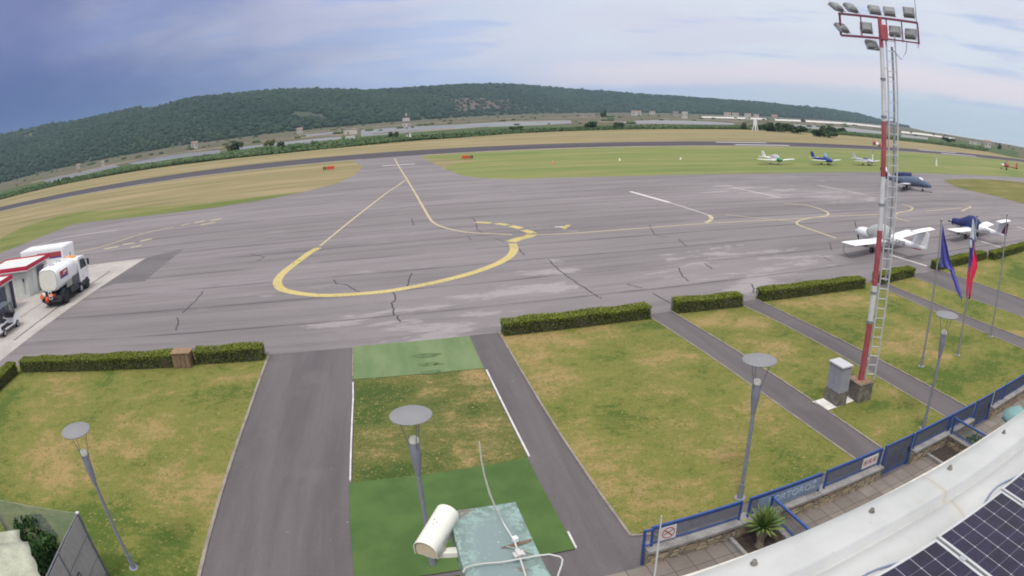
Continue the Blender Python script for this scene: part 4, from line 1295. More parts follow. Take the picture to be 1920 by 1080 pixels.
# short tufts standing on the lawns
def inside(poly, P):
    c = np.zeros(len(P), bool)
    n_ = len(poly)
    for i in range(n_):
        x0, y0 = poly[i]
        x1, y1 = poly[(i + 1) % n_]
        k = ((y0 > P[:, 1]) != (y1 > P[:, 1])) & (P[:, 0] < (x1 - x0) * (P[:, 1] - y0) / (y1 - y0 + 1e-12) + x0)
        c ^= k
    return c
tc_ = []
for o in [q for q in COL.objects if q.name.split('.')[0] == 'lawn']:
    pl_ = [(v.co.x, v.co.y) for v in o.data.vertices]
    x0, x1 = max(-24, min(q[0] for q in pl_)), min(50, max(q[0] for q in pl_))
    y0, y1 = max(9, min(q[1] for q in pl_)), max(q[1] for q in pl_)
    n_ = int((x1 - x0) * (y1 - y0) * (75 if x0 < 22 else 25))
    P_ = np.column_stack([rng.uniform(x0, x1, n_), rng.uniform(y0, y1, n_)])
    P_ = P_[inside(pl_, P_)]
    d_ = fbm(P_[:, 0] / 1.3, P_[:, 1] / 1.3, 21)
    P_ = P_[rng.uniform(size=len(P_)) < np.clip(.55 + .4 * d_, .08, 1)]
    tc_.append(P_)
P_ = np.concatenate(tc_)
V_, F_ = leaf_quads(np.column_stack([P_, np.full(len(P_), .040)]), .075, .3)
V_[:, 2] = .036 + .25 * np.clip(V_[:, 2] - .036, 0, .08)
tag(mesh_np('grass_tufts', V_, F_, leaf_mat('grass_tuft_blades', (0.105, 0.130, 0.030), (0.185, 0.175, 0.050), (0.320, 0.245, 0.110), 0.5)), kind='stuff', label='short grass tufts standing on the lawns', cat='grass')

# ------------------------------------------------------------------ hedges
HEDGE = leaf_mat('hedge_side_leaves', (0.062, 0.088, 0.019), (0.096, 0.128, 0.027), (0.150, 0.168, 0.045), 1.5)  # side leaves, darker: shade of the upright faces painted into the colour
HTOP = leaf_mat('hedge_lit_top_leaves', (0.115, 0.155, 0.018), (0.180, 0.215, 0.030), (0.250, 0.270, 0.052), 1.5)  # yellow-green top growth, brightened with overhead light painted into the colour
HCORE = mat('hedge_core', (0.055, 0.052, 0.026), 0.95, var=0.5, scale=6)
def hedge(a, b, label, wd=0.78, ht=0.655, dens=800):
    """clipped hedge whose front foot runs from a to b (garden side)"""
    a, b = Vector(a), Vector(b)
    d = b - a
    L = d.length
    ang = math.atan2(d.y, d.x)
    o = thing('clipped_hedge', label, 'hedge', (*a, 0), ang, 'clipped hedges along the apron')
    nx, ny, nz = max(4, int(L / .22)), 5, 5
    core = MB()
    def wob(x, y, z):
        q = 0.05 * (math.sin(x * 3.1 + z * 4 + a.x) + math.sin(x * 7.7 + y * 5 + 1.3) * .6 + math.sin(x * 1.1 + a.y) * .8)
        return (x + q * .4, y + q * (1 if y < .4 * wd else -1) * .6, max(0, z * (1 + q * .45)))
    def face(f, n1, n2):
        vs = [wob(*f(i / n1, j / n2)) for i in range(n1 + 1) for j in range(n2 + 1)]
        core.add(vs, [(i * (n2 + 1) + j, (i + 1) * (n2 + 1) + j, (i + 1) * (n2 + 1) + j + 1, i * (n2 + 1) + j + 1) for i in range(n1) for j in range(n2)], 0, True)
    e = .05
    face(lambda u, v: (e + u * (L - 2 * e), e, v * (ht - e)), nx, nz)
    face(lambda u, v: (e + u * (L - 2 * e), wd - e, v * (ht - e)), nx, nz)
    face(lambda u, v: (e + u * (L - 2 * e), e + v * (wd - 2 * e), ht - e), nx, ny)
    face(lambda u, v: (e, e + u * (wd - 2 * e), v * (ht - e)), ny, nz)
    face(lambda u, v: (L - e, e + u * (wd - 2 * e), v * (ht - e)), ny, nz)
    core.build('branches', HCORE, o)
    area = L * wd + 2 * L * ht + 2 * wd * ht
    n_ = int(area * dens)
    r = rng.uniform(size=n_) * area
    u, v = rng.uniform(size=n_), rng.uniform(size=n_)
    C_ = np.zeros((n_, 3))
    k1 = r < L * wd
    k2 = (~k1) & (r < L * wd + L * ht)
    k3 = (~k1) & (~k2) & (r < L * wd + 2 * L * ht)
    k4 = ~(k1 | k2 | k3)
    C_[k1] = np.column_stack([u * L, v * wd, np.full(n_, ht)])[k1]
    vv = 1 - v ** 1.35 * .97
    C_[k2] = np.column_stack([u * L, np.zeros(n_), vv * ht])[k2]
    C_[k3] = np.column_stack([u * L, np.full(n_, wd), vv * ht])[k3]
    C_[k4] = np.column_stack([np.where(u < .5, 0, L), v * wd, (u * 2 % 1) * ht])[k4]
    C_ += rng.normal(0, .014, (n_, 3))
    C_[:, 2] += 0.03 * np.sin(C_[:, 0] * 2.3 + a.x) * (C_[:, 2] > ht * .8)
    C_[:, 2] = np.clip(C_[:, 2], .02, None)
    lit_top = (C_[:, 2] > ht * .93) | ((C_[:, 2] > ht * .78) & (rng.uniform(size=n_) < .5))  # upper leaves get the material with the painted overhead light
    keep_ = lit_top | (rng.uniform(size=n_) < .62)
    for nm, kk_, mm_ in (('leaves', keep_ & ~lit_top, HEDGE), ('lit_top_leaves', lit_top, HTOP)):
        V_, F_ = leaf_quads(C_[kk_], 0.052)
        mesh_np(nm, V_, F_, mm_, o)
    return o
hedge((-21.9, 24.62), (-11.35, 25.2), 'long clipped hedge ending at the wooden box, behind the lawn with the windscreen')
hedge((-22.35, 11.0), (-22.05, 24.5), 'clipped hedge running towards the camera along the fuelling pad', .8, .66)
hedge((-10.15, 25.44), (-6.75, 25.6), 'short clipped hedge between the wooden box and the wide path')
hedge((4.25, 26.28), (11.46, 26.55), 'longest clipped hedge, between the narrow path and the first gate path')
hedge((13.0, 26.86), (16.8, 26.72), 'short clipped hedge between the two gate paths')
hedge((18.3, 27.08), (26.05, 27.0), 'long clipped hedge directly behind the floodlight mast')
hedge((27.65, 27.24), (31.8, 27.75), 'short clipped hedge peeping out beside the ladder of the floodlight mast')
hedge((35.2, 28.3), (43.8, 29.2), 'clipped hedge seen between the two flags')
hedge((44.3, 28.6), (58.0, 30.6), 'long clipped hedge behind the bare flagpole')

# wooden box in the hedge gap
xy = (-10.78, 25.45)
o = thing('wooden_box', 'brown wooden box with a flat lid in the gap between two hedges', 'box', (*xy, 0), R(-2))
b_ = MB(); b_.box((0, 0, .36), (.98, .62, .70))
for k in range(4):
    b_.box((-.36 + .24 * k, -.325, .35), (.20, .02, .62))
b_.build('body', M['wood'], o, .012)
b_ = MB(); b_.box((0, 0, .735), (1.06, .72, .05)); b_.build('lid', mat('box_lid_wood', (.24, .155, .09), .75, var=.25, scale=5), o, .01)
# plants poking at the left hedge foot
# ------------------------------------------------------------------ garden lamps
def make_lamp(loc, label):
    o = thing('garden_lamp', label, 'lamp', (*loc, 0), 0, 'disc garden lamps along the terrace')
    b_ = MB(); b_.cyl((0, 0, 0), (0, 0, .5), .085, .075, 14); b_.cyl((0, 0, 0), (0, 0, .04), .16, .16, 14); b_.build('base', M['lampgrey'], o)
    b_ = MB(); b_.cyl((0, 0, .5), (0, 0, 2.75), .055, .050, 14); b_.build('pole', M['lampgrey'], o)
    b_ = MB(); b_.lathe((0, 0, 0), [(.055, 2.68), (.075, 2.80), (.115, 3.15), (.115, 3.50), (.10, 3.53)], 18); hd = b_.build('lamp_head', M['lampgrey'], o)
    b_ = MB(); b_.lathe((0, 0, 0), [(.106, 3.52), (.106, 3.58), (.085, 3.63), (.01, 3.65)], 16); b_.build('lens', M['bulb'], o)
    for k in range(3):
        a = k * 2.094 + .5
        MB().tube([(.095 * math.cos(a), .095 * math.sin(a), 3.3), (.14 * math.cos(a), .14 * math.sin(a), 3.55), (.30 * math.cos(a), .30 * math.sin(a), 4.14)], .009, 6).build('stay', M['lampgrey'], o)
    b_ = MB(); b_.lathe((0, 0, 0), [(.02, 4.125), (.435, 4.135), (.45, 4.15), (.435, 4.165), (.02, 4.18)], 40); b_.build('disc', M['discgrey'], o)
    return o
lp = make_lamp((-8.33, 10.98), 'dark grey disc lamp on the lawn by the glazed windscreen')
dup(lp, (-0.15, 11.42, 0), R(20), 'grey disc lamp on the green turf mat behind the white security camera')
dup(lp, (8.08, 11.86, 0), R(50), 'grey disc lamp on the middle lawn by the blue banner fence')
dup(lp, (16.10, 12.2, 0), R(80), 'grey disc lamp beside the path between the mast and the flags')

# ------------------------------------------------------------------ cabinet, mast
o = thing('electrical_cabinet', 'grey electrical cabinet on a dark plinth beside the floodlight mast', 'cabinet', (14.34, 15.60, 0), R(2))
b_ = MB(); b_.box((0, 0, .28), (.50, .78, .56)); b_.build('plinth', M['oldconc'], o, .015)
b_ = MB(); b_.box((0, 0, 1.04), (.48, .76, .96)); b_.build('body', M['cabinet'], o, .012)
b_ = MB(); b_.box((-.243, .19, 1.04), (.012, .36, .90)); b_.box((-.243, -.19, 1.04), (.012, .36, .90)); b_.build_each('door', M['cabinet'], o)
b_ = MB(); b_.box((0, 0, 1.555), (.56, .84, .07)); b_.build('lid', mat('cabinet_lid', (.46, .46, .49), .5, var=.06), o, .015)
tag(MB().poly([G(1522, 755), G(1553, 771), G(1606, 752), G(1584, 737)], 0.05).build('white_slab', mat('pale_slab', (.66, .645, .61), .85, var=.15, scale=3)), kind='structure')

MX, MY = 15.42, 15.48
o = thing('floodlight_mast', 'tall red and white floodlight mast with ladder on a stained concrete block', 'mast', (MX, MY, 0))
MAST = o
b_ = MB(); b_.box((0, 0, .36), (.70, .86, .72)); b_.box((0, 0, .735), (.74, .90, .04)); b_.build('footing', M['oldconc'], o, .02)
b_ = MB(); b_.box((0, 0, .762), (.64, .80, .012)); b_.build('rust_stain', mat('rusty_top', (.24, .15, .095), .9, var=.3, scale=5), o)
mr, mw = mat('mast_faded_red', (.34, .075, .088), .6, var=.2, scale=4), mat('mast_grey_white', (.60, .60, .61), .5, var=.08)
def rad_at(z):
    return .122 - .045 * z / 13.7
for z0, z1, mm, nm in ((.76, 2.95, mr, 'red_section'), (2.95, 4.35, mw, 'white_section'), (4.35, 6.30, mr, 'red_section'), (6.30, 8.15, mw, 'white_section'), (8.15, 10.05, mr, 'red_section'), (10.05, 12.6, mw, 'white_section'), (12.6, 13.7, mr, 'red_section')):
    MB().cyl((0, 0, z0), (0, 0, z1), rad_at(z0), rad_at(z1), 16).build(nm, mm, o)
b_ = MB()
for z in (3.02, 4.1, 7.2, 10.2, 11.5):
    b_.cyl((0, 0, z - .04), (0, 0, z + .04), rad_at(z) + .022, None, 16)
b_.build_each('collar', M['lampgrey'], o)
vx, vy = math.sin(math.atan2(MX, MY)), math.cos(math.atan2(MX, MY))     # away from the camera
lx, ly = .82, -.57                                                     # ladder side
ld = MB()
for off in (.19, .54):
    ld.beam((lx * off, ly * off, .78), (lx * off, ly * off, 13.3), .045, .045)
z = 1.0
while z < 13.25:
    ld.beam((lx * .19, ly * .19, z), (lx * .54, ly * .54, z), .028, .028)
    z += .36
for z in (1.6, 3.0, 4.4, 5.9, 7.4, 8.9, 10.4, 11.9):
    ld.beam((0, 0, z), (lx * .19, ly * .19, z), .04, .04)
ld.build('ladder', mat('ladder_zinc', (.56, .57, .58), .5, metal=.2, var=.1), o)
ld = MB()
ld.beam((lx * .42 + .1, ly * .42 + .12, 4.5), (lx * .42 + .1, ly * .42 + .12, 12.7), .07, .05)
for z in (4.6, 6.0, 7.4, 8.8, 10.2, 11.6):
    ld.beam((lx * .22, ly * .22, z), (lx * .42 + .1, ly * .42 + .12, z), .03, .03)
ld.build('cable_tray', mat('tray_grey', (.40, .41, .43), .55, metal=.3, var=.15), o)
cr = MB()
qx, qy = math.cos(R(-45)), math.sin(R(-45))        # crossbar direction, square to the line of sight
qx, qy = .80, -.60
def cb(u, z, d=0.0):
    return (qx * u + vx * d, qy * u + vy * d, z + .16)
cr.beam(cb(-1.55, 13.52), cb(1.5, 13.52), .07, .08)
cr.beam(cb(-1.50, 12.74), cb(.02, 12.78), .07, .08)
cr.beam(cb(.02, 12.78), cb(1.5, 12.78), .04, .05)
for u in (-1.50, -.72, .25, .85, 1.5):
    cr.beam(cb(u, 12.74), cb(u, 13.52), .06 if u == -1.5 else .035, .06 if u == -1.5 else .035)
cr.build('crossbar', mat('mast_dark_red', (.17, .035, .075), .5, var=.12), o)
b_ = MB(); b_.box((.12, -.06, 13.16), (.28, .3, .55), R(-40)); b_.build('junction_box', mr, o, .02)
MB().tube([cb(1.45, 12.6), cb(1.47, 13.9), cb(1.5, 16.3)], [.022, .018, .008], 6).build('lightning_rod', M['steel'], o)
MB().tube([cb(.35, 12.5), cb(.75, 12.1), cb(.95, 12.4), cb(1.0, 12.75)], .012, 5).build('cable', M['black'], o)
FL = mat('floodlight_grey', (.20, .205, .215), .55, var=.12)
def flood(u, z, yaw, pitch, wd=.46, ln=.42):
    z += .06
    base = Matrix.Translation(cb(u, z)) @ Matrix.Rotation(math.atan2(vy, vx) + yaw, 4, 'Z') @ Matrix.Rotation(pitch, 4, 'Y')
    b_ = MB()
    prof = [(-.12, .30, .24), (-.06, .44, .38), (.03, wd, ln), (.07, wd, ln)]
    rings = []
    for x, a, c in prof:
        rings.append([base @ Vector((x, sy * a / 2, sz * c / 2 + .30)) for sy, sz in ((-1, -1), (1, -1), (1, 1), (-1, 1))])
    b_.loft(rings, smooth=False)
    fo = b_.build('floodlight', FL, MAST, .01)
    g_ = MB()
    g_.loft([[base @ Vector((.072, sy * wd * .46, sz * ln * .46 + .30)) for sy, sz in ((-1, -1), (1, -1), (1, 1), (-1, 1))], [base @ Vector((.078, sy * wd * .46, sz * ln * .46 + .30)) for sy, sz in ((-1, -1), (1, -1), (1, 1), (-1, 1))]], smooth=False)
    g_.build('lens', M['glass'], fo)
    y_ = MB()
    for sy in (-1, 1):
        y_.beam(base @ Vector((0, sy * (wd / 2 + .02), .30)), Matrix.Translation(cb(u, z)) @ Matrix.Rotation(math.atan2(vy, vx) + yaw, 4, 'Z') @ Vector((0, sy * (wd / 2 + .02) * .9, 0.02)), .025, .04)
    y_.build_each('bracket', M['steel'], fo)
for a in ((-1.42, 13.55, .95, .95), (-.92, 13.55, .75, .85), (-.12, 13.55, .25, .75), (.42, 13.55, .05, .70), (1.18, 13.55, -.05, .35),
          (-1.30, 12.78, .85, .85), (-.52, 12.78, .12, .35), (.55, 12.78, -.1, .4), (1.15, 12.78, -.25, .5)):
    flood(*a)
flood(-.30, 12.26, .35, .75)
b_ = MB(); b_.beam(cb(0, 12.46), cb(-.30, 12.36), .03, .03); b_.build('lamp_arm', M['steel'], MAST)

# ------------------------------------------------------------------ flagpoles and flags
POLE = mat('flagpole_grey', (.30, .305, .33), .45, metal=.3, var=.1)
def flagpole(xy, h, label):
    o = thing('flagpole', label, 'flagpole', (*xy, 0), 0, 'flagpoles on the lawn beyond the mast')
    MB().cyl((0, 0, 0), (0, 0, h), .055, .032, 12).build('pole', POLE, o)
    b_ = MB(); b_.cyl((0, 0, 0), (0, 0, .05), .15, .15, 12); b_.cyl((0, 0, .05), (0, 0, .55), .075, .070, 12); b_.build('foot', POLE, o)
    MB().lathe((0, 0, h), [(.005, 0), (.05, .02), (.06, .06), (.04, .10), (.005, .12)], 12).build('finial', POLE, o)
    return o
F1, F2, F3 = G(1727, 688), G(1795, 667), G(1857, 632)
flagpole(F1, ZAT(F1, 1768, 415), 'flagpole carrying the plain blue flag')
flagpole(F2, ZAT(F2, 1826, 406), 'middle flagpole carrying the white blue and red flag')
flagpole(F3, ZAT(F3, 1888, 404), 'bare flagpole without a flag')

def drape(name, pole_xy, rows, matfun, mats, thick=0.0):
    """hanging cloth: rows of (z, left offset, right offset, fold depth) along the screen-right direction"""
    ax, ay = vx_(pole_xy)
    rx, ry = ay, -ax
    nc = 16
    b_ = MB()
    vs = []
    for k, (z, l, r_, dep) in enumerate(rows):
        for i in range(nc + 1):
            f = i / nc
            u = l + (r_ - l) * f
            d = dep * math.sin(f * 9.0 + z * 1.4) * (0.3 + .7 * f)
            vs.append((pole_xy[0] + rx * u + ax * d, pole_xy[1] + ry * u + ay * d, z + .05 * math.sin(f * 7)))
    fs = []
    ms = []
    for k in range(len(rows) - 1):
        for i in range(nc):
            fs.append((k * (nc + 1) + i, k * (nc + 1) + i + 1, (k + 1) * (nc + 1) + i + 1, (k + 1) * (nc + 1) + i))
            ms.append(matfun(k / (len(rows) - 2), (i + .5) / nc))
    b_.v = vs
    b_.f = fs
    b_.m = ms
    b_.sm = [True] * len(fs)
    o = b_.build(name, mats)
    so = o.modifiers.new('cloth', 'SOLIDIFY')
    so.thickness = .012
    return o
def vx_(p):
    L = math.hypot(*p)
    return p[0] / L, p[1] / L
def rowpx(pole_xy, items):
    out = []
    L = math.hypot(*pole_xy)
    ax, ay = vx_(pole_xy)
    for y, xl, xr, dep in items:
        z = ZAT(pole_xy, xl, y)
        def off(px):
            d = ray(px, y)
            s_ = L / (d.x * ax + d.y * ay)
            return (d.x * ay - d.y * ax) * s_
        out.append((z, off(xl), off(xr), dep))
    return out
FB = mat('flag_blue_cloth', (.090, .088, .36), .8, var=.15, scale=4)
FY = mat('flag_star_yellow', (.60, .45, .06), .8, var=.1)
FW = mat('flag_white_cloth', (.55, .60, .66), .8, var=.08)
FR = mat('flag_red_cloth', (.74, .016, .085), .8, var=.12)
FBL = mat('flag_deep_blue_cloth', (.075, .050, .26), .8, var=.12)
rows = rowpx(F1, [(424, 1767, 1768.5, .02), (440, 1765.5, 1771, .05), (460, 1764, 1776, .08), (480, 1763, 1780, .10), (495, 1763, 1784, .10), (501, 1764, 1787, .08), (503, 1779, 1788.5, .05), (515, 1783, 1791, .04), (530, 1788.5, 1796, .04), (545, 1793, 1800.5, .03), (556, 1799, 1803.5, .02), (561, 1802, 1804, .01)])
tag(drape('flag', F1, rows, lambda k, f: 0, [FB]), 'plain dark blue flag hanging in folds with a long twisted tail', 'flag', 'flags on the poles')
rows = rowpx(F2, [(412, 1823.5, 1825.5, .02), (425, 1822, 1828, .04), (440, 1819, 1830, .05), (447, 1818, 1832, .06), (455, 1817.5, 1828, .07), (470, 1817.5, 1829, .08), (485, 1816.5, 1832, .09), (500, 1815.5, 1833, .09), (512, 1813.5, 1829, .08), (525, 1812.5, 1824, .07), (545, 1811.5, 1821.5, .05), (558, 1812, 1819.5, .03)])
def slo(k, f):
    i = round(k * 10)
    if i <= 2:
        return 0
    lim = {3: 1.0, 4: .85, 5: .55, 6: .34, 7: .14}.get(i, 0.0)
    return 1 if f < lim else 2
so_ = drape('flag', F2, rows, slo, [FW, FBL, FR])
tag(so_, 'flag with white, blue and red cloth hanging limp from the middle pole', 'flag', 'flags on the poles')
rows = rowpx(F2, [(448, 1818.6, 1822.6, .02), (456, 1818.2, 1823.2, .02), (463, 1819.0, 1822.4, .02)])
e_ = MB()
ax, ay = vx_(F2)
for k in range(1):
    vs = []
    for z, l, r_, dp_ in rows:
        for u in (l, r_):
            vs.append((F2[0] + ay * u - ax * .16, F2[1] - ax * u - ay * .16, z))
    e_.add(vs, [(0, 1, 3, 2), (2, 3, 5, 4)])
em = e_.build('coat_of_arms', FW, so_)
em.modifiers.new('cloth', 'SOLIDIFY').thickness = .01

# ------------------------------------------------------------------ terrace: floor, wall, fence, planters
sheet('terrace_floor', [tw(-40, .02)[:2], tw(60, .02)[:2], tw(60, -9)[:2], tw(-40, -9)[:2]], 0.040, paver_mat(TER))
def wall(u0, u1, label):
    o = thing('stone_wall', label, 'wall', tw(u0, 0), TER, 'low stone walls under the blue fence')
    L = u1 - u0
    MB().box((L / 2, .17, .21), (L, .32, .42)).build('body', M['stone'], o, .01)
    b_ = MB()
    n_ = max(1, round(L / 2.4))
    for k in range(n_):
        b_.box((L * (k + .5) / n_, .17, .465), (L / n_ - .012, .42, .09))
    b_.build('coping', M['cap'], o, .012)
wall(-.08, 7.68, 'low stone wall from the path end to the first blue gate')
wall(9.22, 13.02, 'low stone wall between the two blue gates')
wall(14.52, 30, 'low stone wall beyond the second blue gate')
def fence_panel(u0, u1, label, lo=.50, posts=(1, 1), base=0.47, dense=.042):
    o = thing('fence_panel', label, 'fence panel', tw(u0, .17), TER, 'blue metal fence panels on the terrace wall')
    L = u1 - u0
    b_ = MB(); b_.box((L / 2, 0, 1.09), (L, .055, .05)); b_.box((L / 2, 0, 1.03), (L - .06, .03, .02)); b_.build('top_rail', M['blue'], o)
    b_ = MB(); b_.box((L / 2, 0, .60), (L - .06, .035, .035)); b_.build('bottom_rail', M['blue'], o)
    for k, x in enumerate((.02, L - .02)):
        if posts[k]:
            MB().box((x, 0, (base + 1.10) / 2), (.05, .05, 1.10 - base)).build('post', M['blue'], o)
    b_ = MB()
    x = .08
    while x < L - .07:
        b_.box((x, 0, .815), (.017, .014, .42))
        x += dense
    b_.build('infill_bars', M['bluemesh'], o)
    return o, L
fence_panel(.06, 2.50, 'first blue fence panel, the one with the no smoking board')
fp, L_ = fence_panel(2.73, 5.12, 'blue fence panel wearing the pale blue banner behind the spiky palm')
fence_panel(5.30, 7.60, 'blue fence panel carrying the board with several red signs')
fence_panel(9.28, 11.30, 'blue fence panel above the empty soil planter')
fence_panel(11.36, 12.98, 'narrow blue fence panel before the second gate')
fence_panel(14.66, 15.46, 'very short blue fence panel after the second gate')
fence_panel(15.58, 18.1, 'long blue fence panel beyond the very short one')
# end post standing on the ground beside the wall
o = thing('end_post', 'blue end post standing on the asphalt where the wall ends', 'post', tw(-.14, .12), TER)
MB().box((0, 0, .56), (.055, .055, 1.12)).build('post', M['blue'], o)
b_ = MB(); b_.box((.10, 0, 1.08), (.2, .04, .04)); b_.box((.10, 0, .62), (.2, .03, .03)); b_.build_each('rail', M['blue'], o)
def gate(u0, u1, label):
    o = thing('gate', label, 'gate', tw(u0, .17), TER, 'blue gates in the terrace wall')
    L = u1 - u0
    for x in (.03, L - .03):
        MB().box((x, 0, .56), (.07, .07, 1.12)).build('post', M['blue'], o)
    b_ = MB(); b_.box((L / 2, 0, 1.08), (L - .12, .05, .05)); b_.box((L / 2, 0, .10), (L - .12, .04, .05)); b_.build_each('frame', M['blue'], o)
    b_ = MB()
    x = .10
    while x < L - .08:
        b_.box((x, 0, .59), (.017, .014, .94))
        x += .038
    b_.build('infill_bars', M['bluemesh'], o)
    MB().box((L - .14, -.04, .62), (.05, .05, .14)).build('latch', M['black'], o)
gate(7.76, 9.16, 'blue gate at the end of the second path, beside the red sign board')
gate(13.14, 14.42, 'blue gate at the end of the path running past the mast')
def divider(u, L, label, planter):
    o = thing('fence_panel', label, 'fence panel', tw(u, .0), TER - math.pi / 2, 'blue fence panels set across the terrace')
    b_ = MB(); b_.box((L / 2, 0, 1.06), (L, .06, .05)); b_.build('top_rail', M['blue'], o)
    b_ = MB(); b_.box((L / 2, 0, .56), (L, .04, .035)); b_.build('bottom_rail', M['blue'], o)
    for x in (.03, L - .03):
        MB().box((x, 0, .76), (.06, .06, .70)).build('post', M['blue'], o)
    b_ = MB()
    x = .08
    while x < L - .06:
        b_.box((x, 0, .81), (.015, .012, .46))
        x += .06
    b_.build('infill_bars', M['bluemesh'], o)
divider(3.30, 2.3, 'blue fence panel crossing the terrace beside the palm', 1)
divider(11.33, 2.3, 'blue fence panel crossing the terrace beside the empty planter', 1)
def planter(u0, u1, d, label):
    o = thing('planter', label, 'planter', tw(u0, -.01), TER)
    L = u1 - u0
    b_ = MB(); b_.box((.05, -d / 2, .10), (.10, d, .14)); b_.build('kerb', M['cap'], o, .01)
    b_ = MB(); b_.box((L - .12, -d / 2, .22), (.26, d, .40)); b_.build('side_wall', M['stone'], o)
    b_ = MB(); b_.box((L - .12, -d / 2, .45), (.34, d, .06)); b_.build('coping', M['cap'], o)
    b_ = MB()
    n_ = 14
    vs = [((.1 + (L - .36) * i / n_), -d * j / n_, .075 + .03 * random.random()) for i in range(n_ + 1) for j in range(n_ + 1)]
    b_.add(vs, [(i * (n_ + 1) + j, i * (n_ + 1) + j + 1, (i + 1) * (n_ + 1) + j + 1, (i + 1) * (n_ + 1) + j) for i in range(n_) for j in range(n_)])
    b_.build('soil', M['soil'], o)
    return o
planter(2.15, 3.45, 2.0, 'soil planter by the wall with the spiky palm growing in it')
planter(10.02, 11.47, 2.0, 'empty soil planter by the wall between the two gates')
# palm -------------------------------------------------------------------------
pp = tw(2.70, -.62)
o = thing('spiky_palm', 'small spiky palm with a stubby trunk in the soil planter', 'palm', (pp[0], pp[1], .09))
b_ = MB()
rings = []
for k in range(12):
    z = k * .055
    r_ = .115 - .025 * math.sin(k * .5) + .012 * (k % 2)
    rings.append([(r_ * (1 + .10 * math.sin(i * 2.1 + k)) * math.cos(i * .4488), r_ * (1 + .10 * math.sin(i * 2.1 + k)) * math.sin(i * .4488), z) for i in range(14)])
b_.loft(rings)
b_.build('trunk', mat('palm_trunk', (.23, .19, .14), .95, var=.4, scale=14, bump=.8), o)
b_ = MB()
pr = random.Random(5)
for k in range(96):
    a = k * 2.39996
    el = R(86 - 76 * (k / 96) ** 1.1)
    L = .60 * pr.uniform(.85, 1.1) * (1 - .15 * (k < 14))
    wd = .036
    d = Vector((math.cos(a) * math.cos(el), math.sin(a) * math.cos(el), math.sin(el)))
    sd_ = Vector((-math.sin(a), math.cos(a), 0))
    nn = sd_.cross(d)
    base = Vector((0, 0, .62)) + d * .05
    pts = []
    for q, ww in ((0, .6), (.3, 1.0), (.65, .75), (1.0, .05)):
        c_ = base + d * L * q - Vector((0, 0, .10 * L * q * q * math.cos(el)))
        pts.append((c_ - sd_ * wd * ww, c_ + nn * .008, c_ + sd_ * wd * ww))
    vs = [v for tri in pts for v in tri]
    fs = []
    for j in range(3):
        for i in range(2):
            fs.append((j * 3 + i, j * 3 + i + 1, j * 3 + i + 4, j * 3 + i + 3))
    b_.add(vs, fs, 0, True)
b_.build('leaves', leaf_mat('palm_leaves', (.085, .150, .038), (.150, .225, .060), (.26, .32, .10), 2.0), o)
# small plants growing under the dividers
def small_plant(u, n_, label, seed, h=.3):
    r_ = np.random.default_rng(seed)
    p_ = tw(u, n_)
    o = thing('small_plant', label, 'plant', (p_[0], p_[1], .06))
    C_ = r_.normal(0, 1, (150, 3)) * np.array([.17, .17, .10]) + np.array([0, 0, h * .6])
    C_[:, 2] = np.clip(C_[:, 2], .02, None)
    V_, F_ = leaf_quads(C_, .13)
    mesh_np('leaves', V_, F_, leaf_mat('small_plant_leaves', (.04, .09, .03), (.07, .14, .045), (.12, .19, .06), 3), o)
    MB().tube([(0, 0, -.02), (.01, 0, h * .5)], .012, 5).build('stem', BARK, o)
small_plant(12.05, -.75, 'small green plant behind the crossing fence beside the empty planter', 3)
small_plant(3.85, -1.55, 'small green plant at the foot of the crossing fence by the roof edge', 4)

# boards and banner on the fence ------------------------------------------------------
RING = mat('sign_ring_red', (.42, .055, .060), .5, var=.1)
SYM = mat('sign_symbol_grey', (.13, .12, .12), .5, var=.1)
BRD = mat('sign_board_white', (.60, .58, .60), .5, var=.05)
def ring(b_, cx, cz, r, wd, y, m):
    n_ = 28
    vs = []
    for i in range(n_):
        a = 2 * math.pi * i / n_
        for rr in (r, r - wd):
            vs.append((cx + rr * math.cos(a), y, cz + rr * math.sin(a)))
    b_.add(vs, [(2 * i, 2 * i + 1, (2 * i + 3) % (2 * n_), (2 * i + 2) % (2 * n_)) for i in range(n_)], m)
o = thing('no_smoking_board', 'square white no smoking board on the first blue fence panel', 'sign', tw(.47, .125), TER)
MB().box((0, 0, .835), (.40, .012, .40)).build('board', BRD, o)
b_ = MB(); ring(b_, 0, .835, .165, .026, -.0085, 0)
b_.beam((-.115, -.0088, .95), (.115, -.0088, .72), .030, .002, up=(0, -1, 0))
b_.build('ban_ring', RING, o)
b_ = MB(); b_.beam((-.11, -.0075, .80), (.10, -.0075, .895), .028, .002, up=(0, -1, 0)); b_.tube([(.10, -.008, .90), (.12, -.008, .93), (.10, -.008, .96)], .006, 5); b_.build('cigarette', SYM, o)
o = thing('warning_board', 'white board with three small red ban signs on the fence beside the first gate', 'sign', tw(7.06, .125), TER)
MB().box((0, 0, .84), (.66, .012, .34)).build('board', BRD, o)
for k in (-.2, 0, .2):
    b_ = MB(); ring(b_, k, .85, .088, .018, -.0085, 0); b_.beam((k - .06, -.0088, .91), (k + .06, -.0088, .79), .018, .002, up=(0, -1, 0)); b_.build('ban_ring', RING, o)
    b_ = MB(); b_.box((k, -.0075, .85), (.055, .002, .09)); b_.build('pictogram', SYM, o)
o = thing('banner', 'pale blue banner with white lettering tied to the blue fence behind the palm', 'banner', tw(3.95, .120), TER)
b_ = MB(); b_.box((.08, 0, .815), (2.10, .008, .40)); b_.build('cloth', mat('banner_blue_cloth', (.17, .235, .35), .7, var=.22, scale=2.5), o)
text_mesh('lettering', 'PORTOROŽ', .30, mat('banner_letter_white', (.40, .46, .53), .7, var=.05), o, (.16, -.0065, .83), (R(90), 0, 0), 'CENTER')

